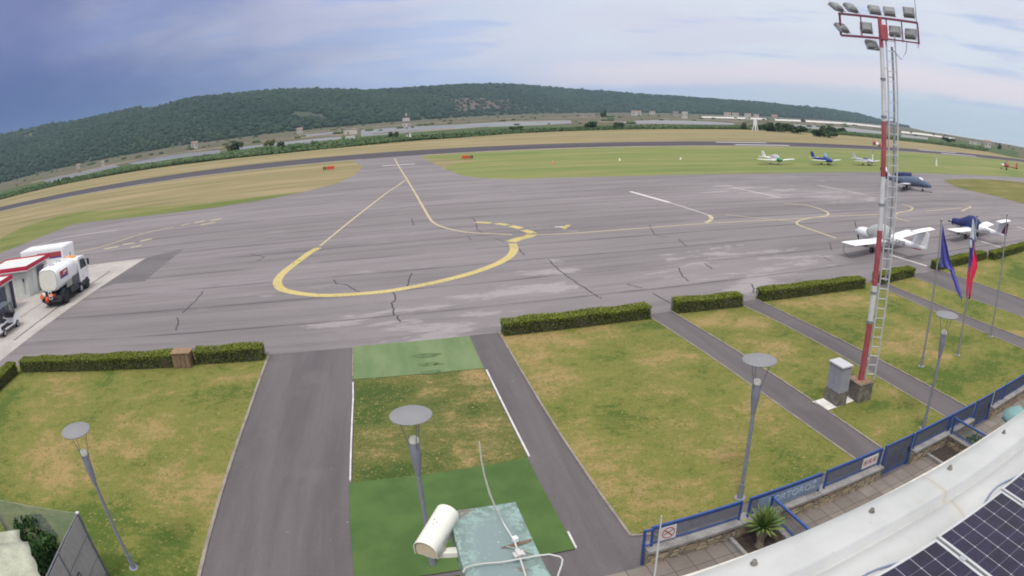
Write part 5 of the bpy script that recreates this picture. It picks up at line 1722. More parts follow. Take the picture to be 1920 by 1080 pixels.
# ------------------------------------------------------------------ terminal roof edge
def rf(u, n_, z):
    """roof coordinates: u along the terrace, n outwards from under the camera"""
    return (u * math.cos(TER) - n_ * math.sin(TER), u * math.sin(TER) + n_ * math.cos(TER), z)
o = thing('terminal_building', 'white terminal building whose pale roof edge carries the solar panels', 'building', (0, 0, 0), TER)
U0, U1 = .35, 34.0
b_ = MB(); b_.box(((U0 + U1) / 2 - .4, -3.9, 3.4), (U1 - U0 - .8, 11.8, 6.8)); b_.build('wall', M['cladding'], o)
b_ = MB()
for k in range(8):
    b_.box((2.4 + k * 4, 2.01, 3.6), (2.6, .06, 1.6))
b_.build_each('window', M['glass'], o)
b_ = MB()
prof = [(2.66, 6.70), (2.67, 7.06), (2.62, 7.135), (2.50, 7.15), (2.32, 7.143), (2.272, 7.136), (2.252, 7.045), (2.208, 7.040), (2.186, 7.100), (2.05, 7.062), (1.90, 7.012), (1.5, 7.00), (-9.8, 7.0), (-9.8, 6.7)]
nseg = 60
rings = []
for k in range(nseg + 1):
    u = U0 + (U1 - U0) * k / nseg
    rings.append([(u, n_ + .012 * math.sin(u * 1.7 + n_), z + (.006 * math.sin(u * 2.3 + 3 * n_) if z > 6.9 else 0)) for n_, z in prof])
b_.loft(rings, smooth=True)
ro = b_.build('roof', M['membrane'], o)
b_ = MB(); b_.box(((U0 + U1) / 2, 2.685, 7.045), (U1 - U0, .03, .035)); b_.build('drip_edge', mat('roof_edge_trim', (.52, .50, .44), .6, var=.2, scale=2), o)
for k, u in enumerate((2.155, 3.315, 4.43, 5.53, 6.65, 7.8)):
    b_ = MB(); b_.lathe((u, 2.50, 7.15), [(.028, -.01), (.028, .008), (.018, .016), (.018, .034), (.005, .037)], 12); b_.build('bolt', M['oldconc'], o)
MB().box((.72, 2.60, 7.12), (.22, .12, .06)).build('edge_clip', M['cream'], o, .01)
# second glance: teal parasol standing on the terrace at the far right
xy = G(1911, 781, 1.9)
pa = thing('teal_parasol', 'teal parasol on the terrace just beyond the roof edge', 'parasol', (xy[0] + .45, xy[1] + .35, 0))
pa.scale = (.6, .6, .9)
b_ = MB(); b_.lathe((0, 0, 0), [(.03, 2.25), (.5, 2.08), (1.02, 1.86), (1.03, 1.70), (1.0, 1.70), (.98, 1.84), (.03, 2.18)], 8); b_.build('canopy', mat('teal_cloth', (.19, .33, .33), .8, var=.12, scale=3), pa)
MB().cyl((0, 0, 0), (0, 0, 2.2), .022, None, 8).build('pole', M['steel'], pa)
MB().lathe((0, 0, 0), [(.25, .04), (.25, .10), (.05, .14)], 14).build('base', M['concrete'], pa)

# solar panels -------------------------------------------------------------------
CELLF = mat('panel_frame_alu', (.52, .53, .54), .4, metal=.3, var=.06)
def solar(u, n_, label):
    o = thing('solar_panel', label, 'solar panel', rf(u, n_, 7.07), TER - R(1.2), 'solar panels lying along the roof edge')
    W_, L_ = 1.03, 1.72
    b_ = MB(); b_.box((W_ / 2, -L_ / 2, .045), (W_ - .03, L_ - .03, .030)); so_ = b_.build('cell_sheet', M['solar'], o)
    so_.location = (.012, -.012, 0)
    b_ = MB()
    for c_, d_ in (((W_ / 2, -.013, .040), (W_, .026, .05)), ((W_ / 2, -L_ + .013, .040), (W_, .026, .05)), ((.013, -L_ / 2, .040), (.026, L_ - .056, .05)), ((W_ - .013, -L_ / 2, .040), (.026, L_ - .056, .05))):
        b_.box(c_, d_)
    b_.build('frame', CELLF, o)
    b_ = MB()
    for y in (-.35, -1.35):
        b_.box((W_ + .012, y, .058), (.05, .07, .025))
    b_.build_each('clamp', M['steel'], o)
pu = [3.575 + 1.063 * k for k in (-1, 0, 1)]
for u, lb in zip(pu, ('solar panel nearest the camera, cut off by the bottom of the picture', 'solar panel second along the roof edge, its whole near corner in view', 'solar panel third along the roof edge, cut off by the picture border')):
    solar(u, 1.895, lb)
# cable lying along the panel edge
ca = MB().tube([rf(u, 1.93 + .05 * math.sin(u * 2.9) + .03 * math.sin(u * 7), 7.045) for u in np.linspace(1.9, 5.4, 40)], .011, 6).build('panel_cable', mat('grey_blue_cable', (.16, .20, .30), .6, var=.2))
tag(ca, 'thin grey blue cable lying along the front edge of the solar panels', 'cable')

# ------------------------------------------------------------------ mast head in front of the camera: box, camera, wires
zb = 8.40
c4 = [G(840, 958, zb), G(967, 940, zb), G(1029, 1092, zb), G(871, 1092, zb)]
c4[2] = (c4[1][0] + .03, c4[1][1] - .62)
c4[3] = (c4[0][0] + .02, c4[0][1] - .61)
o = thing('weathered_box', 'weathered teal metal box with flaking paint under the pale wires', 'box', (0, 0, 0))
b_ = MB()
top = [(*q, zb) for q in c4]
bot = [(*q, zb - .16) for q in c4]
b_.add(bot + top, [(3, 2, 1, 0), (4, 5, 6, 7), (0, 1, 5, 4), (1, 2, 6, 5), (2, 3, 7, 6), (3, 0, 4, 7)])
b_.build('body', M['teal'], o, .006)
b_ = MB()
cx_ = sum(q[0] for q in c4) / 4
b_.cyl((cx_, c4[0][1] - .25, 7.1), (cx_, c4[0][1] - .25, zb - .16), .04, None, 12)
b_.build('post', M['steel'], o)
b_ = MB(); p0 = G(872, 1024, zb - .05); b_.beam((*G(868, 1030, zb - .1), zb - .10), (*G(889, 1088, zb - .1), zb - .12), .03, .05); b_.build('hinge', M['oldconc'], o)

# camera housing: half-round sun shield over a body, pointing back down to the left
fc_ = Vector((*G(805, 1016, 8.36), 8.36))
bc_ = Vector((*G(852, 962, 8.45), 8.45))
fc_ = Vector((*G(798, 1031, 8.39), 8.39))
bc_ = Vector((*G(838, 964, 8.42), 8.42))
ax_ = (fc_ - bc_).normalized()
sx_ = ax_.cross(Vector((0, 0, 1))).normalized()
ux_ = sx_.cross(ax_).normalized()
o = thing('security_camera', 'white security camera with rounded sun shield beside the teal box', 'camera', (0, 0, 0))
def sec(c_, w_, h0, h1, n_=20, open_=False):
    pts = []
    for i in range(n_ + 1):
        a = math.pi * i / n_
        pts.append(c_ + sx_ * (w_ * math.cos(a)) + ux_ * (h0 * math.sin(a)))
    pts.append(c_ - sx_ * w_ - ux_ * h1)
    pts.append(c_ + sx_ * w_ - ux_ * h1)
    return pts
b_ = MB()
rings = [sec(bc_ - ax_ * .02, .030, .028, .02), sec(bc_ - ax_ * .008, .036, .036, .028), sec(bc_ + ax_ * .02, .043, .042, .038)]
rings += [sec(bc_ + (fc_ - bc_) * q, .044, .042, .038) for q in (.3, .6, .93)]
b_.loft(rings)
b_.build('body', M['cream'], o)
b_ = MB()
outer = lambda c_: [c_ + sx_ * (.051 * math.cos(math.pi * i / 20)) + ux_ * (.051 * math.sin(math.pi * i / 20) - (.035 if i in (0, 20) else 0)) for i in range(21)]
inner = lambda c_: [c_ + sx_ * (.048 * math.cos(math.pi * i / 20)) + ux_ * (.048 * math.sin(math.pi * i / 20) - (.035 if i in (0, 20) else 0)) for i in range(20, -1, -1)]
L_ = (fc_ - bc_).length
shell = []
for q in (-.03, .0, .3, .7, 1.0, 1.03):
    c_ = bc_ + (fc_ - bc_) * q
    shell.append(outer(c_) + inner(c_))
b_.loft(shell)
b_.build('sun_shield', mat('camera_white', (.74, .73, .64), .35, var=.03), o)
b_ = MB(); b_.loft([sec(fc_ - ax_ * .012, .043, .041, .038), sec(fc_ + ax_ * .001, .043, .041, .038)]); b_.build('front_glass', mat('camera_front_glass', (.58, .50, .38), .25, var=.08), o)
for q in ((.40, .2), (.46, -.15), (.52, .05)):
    c_ = bc_ + (fc_ - bc_) * q[0] + ux_ * .050 + sx_ * .05 * q[1]
    MB().cyl(c_, c_ + ux_ * .003, .0028, None, 8).build('screw', M['oldconc'], o)
b_ = MB()
ae = Vector((*G(880, 1034, 8.32), 8.32))
b_.beam(bc_ + (fc_ - bc_) * .86 - ux_ * .055, ae, .040, .030)
b_.beam(bc_ + (fc_ - bc_) * .45 - ux_ * .052, bc_ + (fc_ - bc_) * .95 - ux_ * .052, .05, .02)
b_.build('bracket', M['cream'], o, .004)

# wires: whip and the lightning conductor clamped across the box
WIRE = mat('wire_pale', (.50, .50, .47), .5, metal=.2, var=.12)
def at_y(px, py, y):
    d = ray(px, py)
    t_ = y / d.y
    return (d.x * t_, y, CAM_H + d.z * t_)
o = thing('lightning_conductor', 'pale lightning wire with a whip and cross clamp fixed on the teal box', 'wire', (0, 0, 0))
cl = Vector((*G(973, 1040, zb + .02), zb + .02))
wp = [(*G(990, 1094, zb + .015), zb + .015), (*G(981, 1065, zb + .018), zb + .018), tuple(cl), (*G(965, 1015, zb + .022), zb + .022), (*G(946, 984, zb + .035), zb + .035)]
for k, (px, py) in enumerate(((930, 955), (918, 925), (908, 890), (902, 860), (898.5, 828))):
    q = at_y(px, py, 2.02 + .0 * k)
    wp.append(q)
MB().tube(wp, [.0042] * 5 + [.0042, .004, .0036, .0032, .0024], 8).build('whip', WIRE, o)
cx2 = [(868, 1074), (872, 1066), (885, 1061), (910, 1057), (940, 1055), (973, 1049), (1005, 1043), (1030, 1040), (1050, 1039), (1055, 1043), (1053, 1054), (1047, 1072), (1044, 1084)]
MB().tube([(*G(px, py, zb + .02), zb + .022 - max(0, px - 1030) * .0008) for px, py in cx2], .0036, 8).build('cross_wire', WIRE, o)
MB().tube([(*G(px, py, zb + .012), zb + .012 - max(0, px - 1000) * .002) for px, py in ((950, 1025), (975, 1030), (1000, 1038), (1020, 1048), (1035, 1062), (1046, 1084))], .0030, 8).build('grey_lead', mat('wire_grey', (.27, .29, .27), .5), o)
b_ = MB(); b_.box(cl, (.044, .030, .018), R(12)); b_.box(cl + Vector((0, 0, .012)), (.020, .040, .012), R(12)); b_.build('clamp', mat('clamp_zinc', (.60, .58, .57), .45, metal=.3, var=.15), o, .003)
b_ = MB(); c2_ = Vector((*G(966, 1011, zb + .02), zb + .02)); b_.box(c2_, (.02, .02, .02), R(20)); b_.build('small_clip', M['white'], o)
b_ = MB(); b_.poly([G(938, 1028, 0)[:0] or G(938, 1028, zb), G(956, 1022, zb), G(975, 1017, zb), G(997, 1011, zb), G(996, 1016, zb), G(976, 1023, zb), G(962, 1026, zb), G(944, 1029, zb)], zb + .0035); b_.build('rust_strap', mat('rust_brown', (.16, .105, .075), .9, var=.35, scale=30), o)

xy = rf(1.44, 2.60, 7.13)
o = thing('lightning_rod', 'thin pale rod standing upright where the roof edge begins', 'rod', xy)
zt = ZAT(xy[:2], 1219, 966)
MB().tube([(0, 0, 0), (0, 0, (zt - 7.13) * .6), (0, 0, zt - 7.13)], [.0075, .007, .004], 8).build('rod', WIRE, o)
MB().cyl((0, 0, 0), (0, 0, .05), .02, .012, 8).build('foot', M['steel'], o)

# ------------------------------------------------------------------ lower left corner: windscreen, net, shrub, awning
zt = 2.06
T_ = G(145, 962, zt)
Bk = G(90, 1077, zt)
Bk = (T_[0] + .05, T_[1] - 3.4)
o = thing('wind_screen', 'grey glazed windscreen with metal posts beside the shrubs', 'windscreen', (*T_, 0), math.atan2(Bk[1] - T_[1], Bk[0] - T_[0]))
FRM = mat('screen_frame_grey', (.20, .21, .26), .4, metal=.4, var=.1)
b_ = MB(); b_.box((0, 0, zt / 2), (.07, .09, zt)); b_.build('post', FRM, o, .006)
b_ = MB(); b_.box((.0, .0, zt + .01), (.09, .11, .03)); b_.build('post_cap', M['whitekerb'], o)
b_ = MB(); b_.box((1.75, 0, zt / 2), (.05, .06, zt)); b_.build('post', FRM, o)
b_ = MB(); b_.box((3.4, 0, zt / 2), (.05, .06, zt)); b_.build('post', FRM, o)
b_ = MB(); b_.box((1.7, 0, zt - .01), (3.3, .035, .035)); b_.box((1.7, 0, .12), (3.3, .035, .05)); b_.build_each('rail', FRM, o)
b_ = MB(); b_.box((.89, 0, 1.06), (1.66, .014, 1.86)); b_.box((2.58, 0, 1.06), (1.6, .014, 1.86)); b_.build('pane', mat('frosted_screen', (.33, .32, .34), .3, var=.10, scale=1.2), o)
b_ = MB()
for z in (.72, 1.40):
    b_.box((1.7, .012, z), (3.3, .012, .018))
b_.build('glazing_bar', mat('screen_bar_grey', (.17, .17, .19), .5), o)
b_ = MB(); b_.tube([(1.30, .04, 1.02), (1.36, .07, 1.18), (1.58, .07, 1.18), (1.64, .04, 1.05)], .018, 6); b_.build('handle', M['black'], o)

NP = G(-14, 934, zt)
o = thing('net_fence', 'thin greenish net stretched between posts beside the windscreen', 'net', (*NP, 0), math.atan2(T_[1] - NP[1], T_[0] - NP[0]))
NL = math.hypot(T_[0] - NP[0], T_[1] - NP[1]) - .06
m, t, b, out = new_mat('green_net')
p = t.node('ShaderNodeTexCoord').outputs['Object']
n = t.noise(t.mapping(p, (1, 1, 7)), 1.5, 3)
t.set(b.inputs['Base Color'], t.mix(t.ss(n, .3, .7), (.20, .24, .19), (.30, .34, .28)))
b.inputs['Roughness'].default_value = .8
NET = m
b_ = MB()
x = 0.0
while x < NL:
    b_.box((x, 0, zt / 2), (.006, .006, zt - .05))
    x += .035
z = .05
while z < zt:
    b_.box((NL / 2, 0, z), (NL, .006, .006))
    z += .035
b_.build('mesh', NET, o)
b_ = MB(); b_.cyl((0, 0, 0), (0, 0, zt + .05), .02, None, 8); b_.build('post', M['steel'], o)
b_ = MB(); b_.box((NL / 2, 0, zt - .01), (NL, .012, .012)); b_.build('top_cord', NET, o)

sh_m = leaf_mat('laurel_leaves', (.014, .040, .012), (.030, .075, .020), (.060, .120, .032), 1.2)
def shrub(c_, wd, ht, label, seed, nl=900):
    r_ = np.random.default_rng(seed)
    o = thing('laurel_shrub', label, 'shrub', (*c_, 0))
    P_ = r_.normal(size=(nl, 3))
    P_ /= np.linalg.norm(P_, axis=1)[:, None]
    P_ *= r_.uniform(.5, 1, nl)[:, None] ** .5
    C_ = P_ * np.array([wd[0], wd[1], ht * .5]) + np.array([0, 0, ht * .52])
    C_ += .12 * np.sin(C_[:, [1, 2, 0]] * 7)
    V_, F_ = leaf_quads(C_, .13)
    mesh_np('leaves', V_, F_, sh_m, o)
    b_ = MB()
    for k in range(5):
        b_.tube([(0, 0, 0), (wd[0] * .5 * math.cos(k * 1.3), wd[1] * .5 * math.sin(k * 1.3), ht * .6)], [.025, .01], 5)
    b_.build('stems', BARK, o)
s1 = G(56, 985, 1.35); s2 = G(78, 1030, 1.2)
shrub(s1, (.75, .60), 1.72, 'dark green leafy shrub behind the net, taller of the two', 31)
shrub((s2[0], s2[1]), (.52, .80), 1.55, 'dark green leafy shrub squeezed between awning and windscreen', 32)

# cream canvas awning with a ragged edge
za = 2.1
o = thing('canvas_awning', 'cream canvas awning with a ragged edge beside the shrubs', 'awning', (0, 0, 0))
edge_px = [(-30, 1034), (0, 1016), (16, 1003), (33, 992), (38, 996), (37, 1010), (46, 1018), (53, 1017), (57, 1028), (58, 1040), (66, 1050), (71, 1062), (70, 1070), (80, 1086), (86, 1100)]
ed = [G(px, py, za) for px, py in edge_px]
inn = [(q[0] - .9 - .15 * k, q[1] - 1.6) for k, q in enumerate(ed)]
b_ = MB()
vs = []
nn_ = len(ed)
ST = 10
for k in range(ST + 1):
    f = k / ST
    for i in range(nn_):
        vs.append((ed[i][0] * (1 - f) + inn[i][0] * f, ed[i][1] * (1 - f) + inn[i][1] * f, za + .45 * f + .03 * math.sin(i * 1.9) * (1 - f)))
b_.add(vs, [(k * nn_ + i, k * nn_ + i + 1, (k + 1) * nn_ + i + 1, (k + 1) * nn_ + i) for k in range(ST) for i in range(nn_ - 1)], 0, True)
cv = b_.build('canvas', mat('cream_canvas', (.36, .37, .29), .85, var=.20, scale=1.6), o)
cv.modifiers.new('cloth', 'SOLIDIFY').thickness = .012
b_ = MB()
for i in (2, 6, 10):
    b_.tube([(ed[i][0], ed[i][1], za - .012), (inn[i][0], inn[i][1], za + .43)], .016, 6)
b_.cyl((inn[7][0], inn[7][1], 0), (inn[7][0], inn[7][1], za + .5), .03, None, 8)
b_.build('frame', M['steel'], o)
# corner of a pale roofed stall beyond it
xy = G(-6, 975, 2.0)
o = thing('white_stall', 'pale stall roof corner just beyond the cream awning', 'stall', (xy[0] - .55, xy[1] - .35, 0), R(28))
MB().box((0, 0, 2.0), (1.5, 1.1, .10)).build('roof', mat('stall_roof_grey', (.36, .38, .37), .7, var=.12), o, .01)
b_ = MB()
for sx in (-.65, .65):
    for sy in (-.45, .45):
        b_.box((sx, sy, 1.0), (.06, .06, 1.95))
b_.build_each('post', M['steel'], o)
MB().box((0, .1, .55), (1.3, .7, 1.0)).build('counter', mat('stall_counter', (.20, .20, .20), .8, var=.2), o)

# ------------------------------------------------------------------ fuelling station on the left
def wheel(parent, x, y, r, wd, side, name='wheel'):
    """road wheel: tyre with a rim child; side = +1 left, -1 right"""
    b_ = MB()
    b_.lathe((x, y, r), [(r * .62, -wd / 2), (r * .93, -wd / 2), (r, -wd * .32), (r, wd * .32), (r * .93, wd / 2), (r * .62, wd / 2)], 22, axis='Y')
    w_ = b_.build(name, M['dark'], parent)
    b_ = MB()
    yy = side * wd * .42
    b_.lathe((x, y, r), [(r * .63, yy - .02), (r * .60, yy + .02 * side), (r * .35, yy + .02 * side - side * .05), (r * .18, yy - side * .01), (.01, yy)], 18, axis='Y')
    b_.build('rim', mat('rim_grey', (.36, .36, .40), .5, metal=.3, var=.12), w_)
    return w_

def kiosk(loc, W, D, H, label, door_side, fascia=.34):
    """flat roofed kiosk, local x to the right, y away; origin at its near right corner"""
    o = thing('fuel_kiosk', label, 'kiosk', (*loc, 0), R(1.5), 'kiosks of the fuelling station')
    MB().box((-W / 2 - .15, D / 2 + .15, H / 2 - .1), (W - .3, D - .3, H - .2)).build('wall', M['cladding'], o)
    b_ = MB()
    for k in range(1, int(W / .9)):
        b_.box((-.15 - k * .9, .148, H / 2 - .2), (.02, .012, H - .5))
    for k in range(1, int(D / .9)):
        b_.box((-.148, .15 + k * .9, H / 2 - .2), (.012, .02, H - .5))
    b_.build_each('panel_joint', mat('cladding_joint', (.34, .35, .34), .7), o)
    b_ = MB(); b_.box((-W / 2, D / 2, H - .10), (W + .10, D + .10, .10)); b_.build('roof', mat('kiosk_roof', (.60, .61, .59), .6, var=.1), o)
    b_ = MB()
    t_ = .06
    z = H - .05 - fascia / 2 + .10
    b_.box((-W / 2, -.08, z), (W + .22, t_, fascia)); b_.box((.08, D / 2, z), (t_, D + .1, fascia)); b_.box((-W / 2, D + .08, z), (W + .22, t_, fascia)); b_.box((-W - .08, D / 2, z), (t_, D + .1, fascia))
    fo = b_.build('fascia', M['crimson'], o)
    b_ = MB()
    z2 = z - fascia / 2 - .025
    b_.box((-W / 2, -.09, z2), (W + .24, t_, .05)); b_.box((.09, D / 2, z2), (t_, D + .1, .05))
    b_.build('fascia_edge', M['white'], fo)
    dr_ = MB()
    if door_side == 'side':
        dr_.box((-.13, D * .66, .98), (.06, 1.3, 1.96)); dr_.build('door', mat('kiosk_door_dark', (.070, .072, .11), .5, var=.15), o)
        MB().box((-.75, .13, 1.45), (.16, .10, .26)).build('meter_box', M['chassis'], o)
        MB().box((-.75, .13, .80), (.03, .04, 1.0)).build('pipe', M['chassis'], o)
    else:
        dr_.box((-.13, D * .45, 1.0), (.06, D * .6, 2.0)); dr_.build('door', mat('kiosk_door_dark', (.070, .072, .11), .5, var=.15), o)
    return o
kiosk((-32.15, 40.55), 6.2, 4.45, 2.55, 'pale kiosk with a crimson roof band, its corner facing the camera', 'side')
kb = kiosk((-32.0, 33.0), 5.0, 4.8, 2.55, 'second kiosk with crimson roof band, behind the golf cart', 'open')
MB().box((-.02, 4.62, 1.1), (.26, .26, 2.2)).build('column', mat('dark_violet_column', (.055, .050, .10), .5, var=.15), kb)

o = thing('white_container', 'white container with a red and blue stripe behind the kiosk', 'container', (-34.6, 48.1, 0), R(1))
b_ = MB(); b_.box((0, 0, 1.45), (6.2, 2.4, 2.5)); b_.build('body', M['white'], o, .04)
b_ = MB(); b_.box((-.1, 0, 2.72), (6.1, 2.3, .06)); b_.build('roof', mat('container_roof', (.72, .72, .73), .5, var=.05), o)
b_ = MB(); b_.box((1.1, -1.212, 2.15), (3.4, .02, .44)); b_.build('red_stripe', M['red'], o)
b_ = MB(); b_.box((1.1, -1.211, 1.88), (3.4, .02, .10)); b_.build('blue_stripe', mat('stripe_blue', (.035, .045, .30), .5), o)
b_ = MB(); b_.box((3.112, .2, 1.6), (.02, .10, .7)); b_.box((3.112, -.6, 1.3), (.02, .10, .5)); b_.build_each('door_bar', M['chassis'], o)
b_ = MB(); b_.box((0, 0, .12), (6.0, 2.2, .18)); b_.build('skid', M['chassis'], o)

# fuel truck, x forward
TR = thing('fuel_truck', 'white fuel tanker truck with red and blue label and orange rear lamps', 'truck', (-27.05, 38.05, 0), R(90.5))
o = TR
def sq(x, w_, h_, zc, n_=28, e=3.2):
    pts = []
    for i in range(n_):
        a = 2 * math.pi * i / n_
        c_, s_2 = math.cos(a), math.sin(a)
        pts.append((x, w_ * math.copysign(abs(c_) ** (2 / e), c_), zc + h_ * math.copysign(abs(s_2) ** (2 / e), s_2)))
    return pts
b_ = MB(); b_.box((2.0, .42, .78), (6.2, .12, .22)); b_.box((2.0, -.42, .78), (6.2, .12, .22)); b_.box((2.1, 0, .70), (4.6, 1.5, .16)); b_.box((1.7, -.95, .72), (1.5, .42, .46)); b_.box((1.7, .95, .72), (1.5, .42, .46)); b_.box((-.75, 0, .62), (.5, 2.1, .34)); b_.build('chassis', M['chassis'], o, .02)
b_ = MB()
rings = [sq(-.95, .95, .72, 1.98), sq(-.90, 1.06, .80, 1.98), sq(-.82, 1.10, .84, 1.98), sq(-.6, 1.12, .86, 1.98), sq(1.0, 1.12, .86, 1.98), sq(2.55, 1.12, .86, 1.98), sq(2.66, 1.04, .80, 1.98)]
b_.loft(rings)
tk = b_.build('tank', M['white'], o)
b_ = MB(); b_.loft([sq(-.958, .955, .715, 1.98), sq(-.966, .94, .70, 1.98)]); b_.build('rear_panel', mat('tank_end_cream', (.66, .65, .58), .45, var=.04), tk)
b_ = MB()
r1, r2 = sq(-.93, 1.02, .775, 1.98, 40), sq(-.97, 1.02, .775, 1.98, 40)
r3, r4 = sq(-.97, .97, .73, 1.98, 40), sq(-.93, .97, .73, 1.98, 40)
b_.loft([r1, r2, r3, r4], caps=False)
b_.build('end_ring', mat('ring_grey', (.42, .42, .41), .5), tk)
b_ = MB()
for x in (.1, 1.3):
    b_.lathe((x, 0, 2.82), [(.25, 0), (.25, .07), (.18, .11), (.02, .12)], 14)
b_.build_each('hatch', M['steel'], tk)
b_ = MB()
for y in (-.45, .45):
    b_.beam((-.6, y, 2.95), (2.4, y, 2.95), .03, .03)
    for x in (-.6, .9, 2.4):
        b_.beam((x, y, 2.76), (x, y, 2.95), .03, .03)
b_.build('top_rail', M['white'], tk)
for y, s_2 in ((-1.125, -1), (1.125, 1)):
    b_ = MB(); b_.box((.25, y, 2.22), (1.35, .03, .42)); lb = b_.build('label_panel', M['red'], o)
    b_ = MB(); b_.box((.25, y * 1.001, 1.96), (1.35, .03, .12)); b_.build('blue_stripe', mat('stripe_blue', (.035, .045, .30), .5), lb)
    b_ = MB(); b_.box((.45, y * 1.003, 2.27), (.55, .03, .10)); b_.box((.20, y * 1.003, 2.17), (.25, .03, .07)); b_.build('white_mark', M['white'], lb)
b_ = MB(); b_.box((2.25, -1.02, 1.20), (1.25, .16, .74)); b_.box((2.25, 1.02, 1.20), (1.25, .16, .74)); b_.build_each('pump_cabinet', mat('cabinet_door_dark', (.10, .10, .12), .6, var=.2), o)
b_ = MB(); b_.box((1.05, -1.0, 1.25), (1.0, .14, .45)); b_.box((1.05, 1.0, 1.25), (1.0, .14, .45)); b_.build_each('side_panel', mat('panel_grey_green', (.30, .31, .27), .6, var=.15), o)
# cab over the front axle
b_ = MB()
prof = [(2.85, .95), (2.85, 2.55), (3.05, 2.66), (4.15, 2.62), (4.50, 1.95), (4.62, 1.55), (4.64, .62), (3.2, .62)]
b_.loft([[(x, y, z) for x, z in prof] for y in (-1.12, 1.12)], smooth=False)
cb_ = b_.build('cab', M['white'], o, .05)
b_ = MB(); b_.loft([[(4.19, y, 2.50), (4.20, y, 2.52), (4.512, y, 1.93), (4.50, y, 1.91)] for y in (-.98, .98)], smooth=False); b_.build('windscreen', M['glass'], cb_)
for y in (-1.128, 1.128):
    b_ = MB(); b_.add([(3.20, y, 1.72), (4.42, y, 1.72), (4.05, y, 2.42), (3.20, y, 2.46)] + [(3.20, y * .99, 1.72), (4.42, y * .99, 1.72), (4.05, y * .99, 2.42), (3.20, y * .99, 2.46)], [(0, 1, 2, 3), (7, 6, 5, 4), (0, 4, 5, 1), (1, 5, 6, 2), (2, 6, 7, 3), (3, 7, 4, 0)]); b_.build('side_window', M['glass'], cb_)
    b_ = MB(); b_.beam((4.2, y, 2.25), (4.42, y * 1.16, 2.25), .04, .04); b_.box((4.44, y * 1.18, 2.05), (.08, .20, .46)); b_.build('mirror', M['black'], cb_)
    b_ = MB(); b_.box((3.55, y, 1.1), (.03, .02, .25)); b_.build('emblem', mat('emblem_blue', (.20, .23, .42), .5), cb_)
b_ = MB(); b_.box((4.60, 0, .60), (.22, 2.15, .34)); b_.box((3.75, -1.08, .66), (1.25, .14, .36)); b_.box((3.75, 1.08, .66), (1.25, .14, .36)); b_.build('bumper', M['chassis'], cb_, .03)
b_ = MB(); b_.box((3.3, 0, 2.75), (.3, 1.3, .10)); b_.build('beacon_bar', M['amber'], cb_)
for y, s_2 in ((-.98, -1), (.98, 1)):
    wheel(o, .05, y, .50, .42, s_2)
    wheel(o, 4.05, y, .48, .30, s_2)
    wheel(o, 3.0, y * .98, .36, .20, s_2, 'spare_wheel')
b_ = MB()
for y in (-.98, .98):
    b_.loft([[(.05 + .62 * math.cos(a), y + q, .52 + .62 * math.sin(a)) for a in np.linspace(R(15), R(165), 12)] + [(.05 + .58 * math.cos(a), y + q, .52 + .58 * math.sin(a)) for a in np.linspace(R(165), R(15), 12)] for q in (-.24, .24)], smooth=False)
b_.build_each('mudguard', mat('mudguard_dark', (.03, .05, .055), .7, var=.2), o)
# rear lamps, plates and hose gear
b_ = MB(); b_.box((-1.02, 0, .78), (.10, 2.15, .14)); b_.build('rear_bar', M['chassis'], o)
b_ = MB(); b_.box((-1.10, .92, .86), (.14, .34, .22)); b_.lathe((-1.10, .92, .98), [(.10, 0), (.10, .12), (.02, .15)], 10); b_.build('orange_lamp', M['orange'], o)
b_ = MB(); b_.lathe((-1.10, .33, .66), [(.02, -.22), (.15, -.20), (.17, 0), (.15, .16), (.02, .2)], 12); b_.build('orange_drum', mat('drum_orange', (.78, .075, .02), .5, var=.1), o)
b_ = MB(); b_.lathe((0, 0, 0), [(.02, -.03), (.17, -.03), (.17, .03), (.02, .03)], 18, axis='X'); hz = b_.build('white_disc', M['cream'], o); hz.location = (-1.10, .60, 1.02)
WP = M['cream']
b_ = MB()
for z, y in ((1.12, -.10), (.78, -.10)):
    b_.box((-1.09, y, z), (.03, .36, .27))
pls = b_.build_each('warning_plate', WP, o)
b_ = MB()
for z, y in ((1.12, -.10), (.78, -.10)):
    b_.box((-1.108, y, z), (.012, .24, .16))
for q, pl in zip(b_.build_each('plate_symbol', M['black'], None), pls):
    q.parent = pl
b_ = MB(); b_.box((-1.085, -.18, .96), (.03, .5, .10)); b_.build('amber_strip', M['amber'], o)
b_ = MB(); b_.box((-1.07, -.55, .88), (.06, .30, .30)); b_.box((-1.06, .12, 1.0), (.05, .16, .34)); b_.build_each('red_plate', mat('dark_red_plate', (.28, .02, .03), .5), o)
b_ = MB(); b_.tube([(-1.0, -.7, 1.1), (-1.2, -.6, .6), (-1.15, -.2, .42), (-1.2, .4, .40), (-1.05, .9, .5)], .035, 8); b_.build('hose', M['dark'], o)

# golf cart at the left border, x forward
o = thing('golf_cart', 'white golf cart with black seats and a dark roof', 'cart', (-28.75, 30.80, 0), R(90.5))
b_ = MB()
prof = [(-.55, .38), (-.60, .78), (-.42, .88), (.55, .82), (.75, .46), (1.50, .44), (1.68, .80), (2.05, .98), (2.52, .86), (2.66, .58), (2.60, .36), (2.4, .32)]
b_.loft([[(x, y, z) for x, z in prof] for y in (-.56, .56)], smooth=False)
b_.build('body', M['white'], o, .05)
b_ = MB(); b_.box((1.15, 0, .45), (.85, 1.1, .05)); b_.box((2.66, 0, .50), (.14, .9, .16)); b_.box((.2, -.555, .62), (1.1, .03, .25)); b_.build_each('floor_trim', M['black'], o)
b_ = MB(); b_.box((.42, 0, .93), (.55, 1.02, .16)); b_.box((.10, 0, 1.22), (.16, 1.04, .70), rot=Matrix.Rotation(-.18, 3, 'Y')); b_.build('seat', M['black'], o, .04)
b_ = MB()
for x0, x1 in ((-.30, -.25), (2.1, 1.62)):
    for y in (-.52, .52):
        b_.beam((x0, y, .85), (x1, y, 1.80), .045, .045)
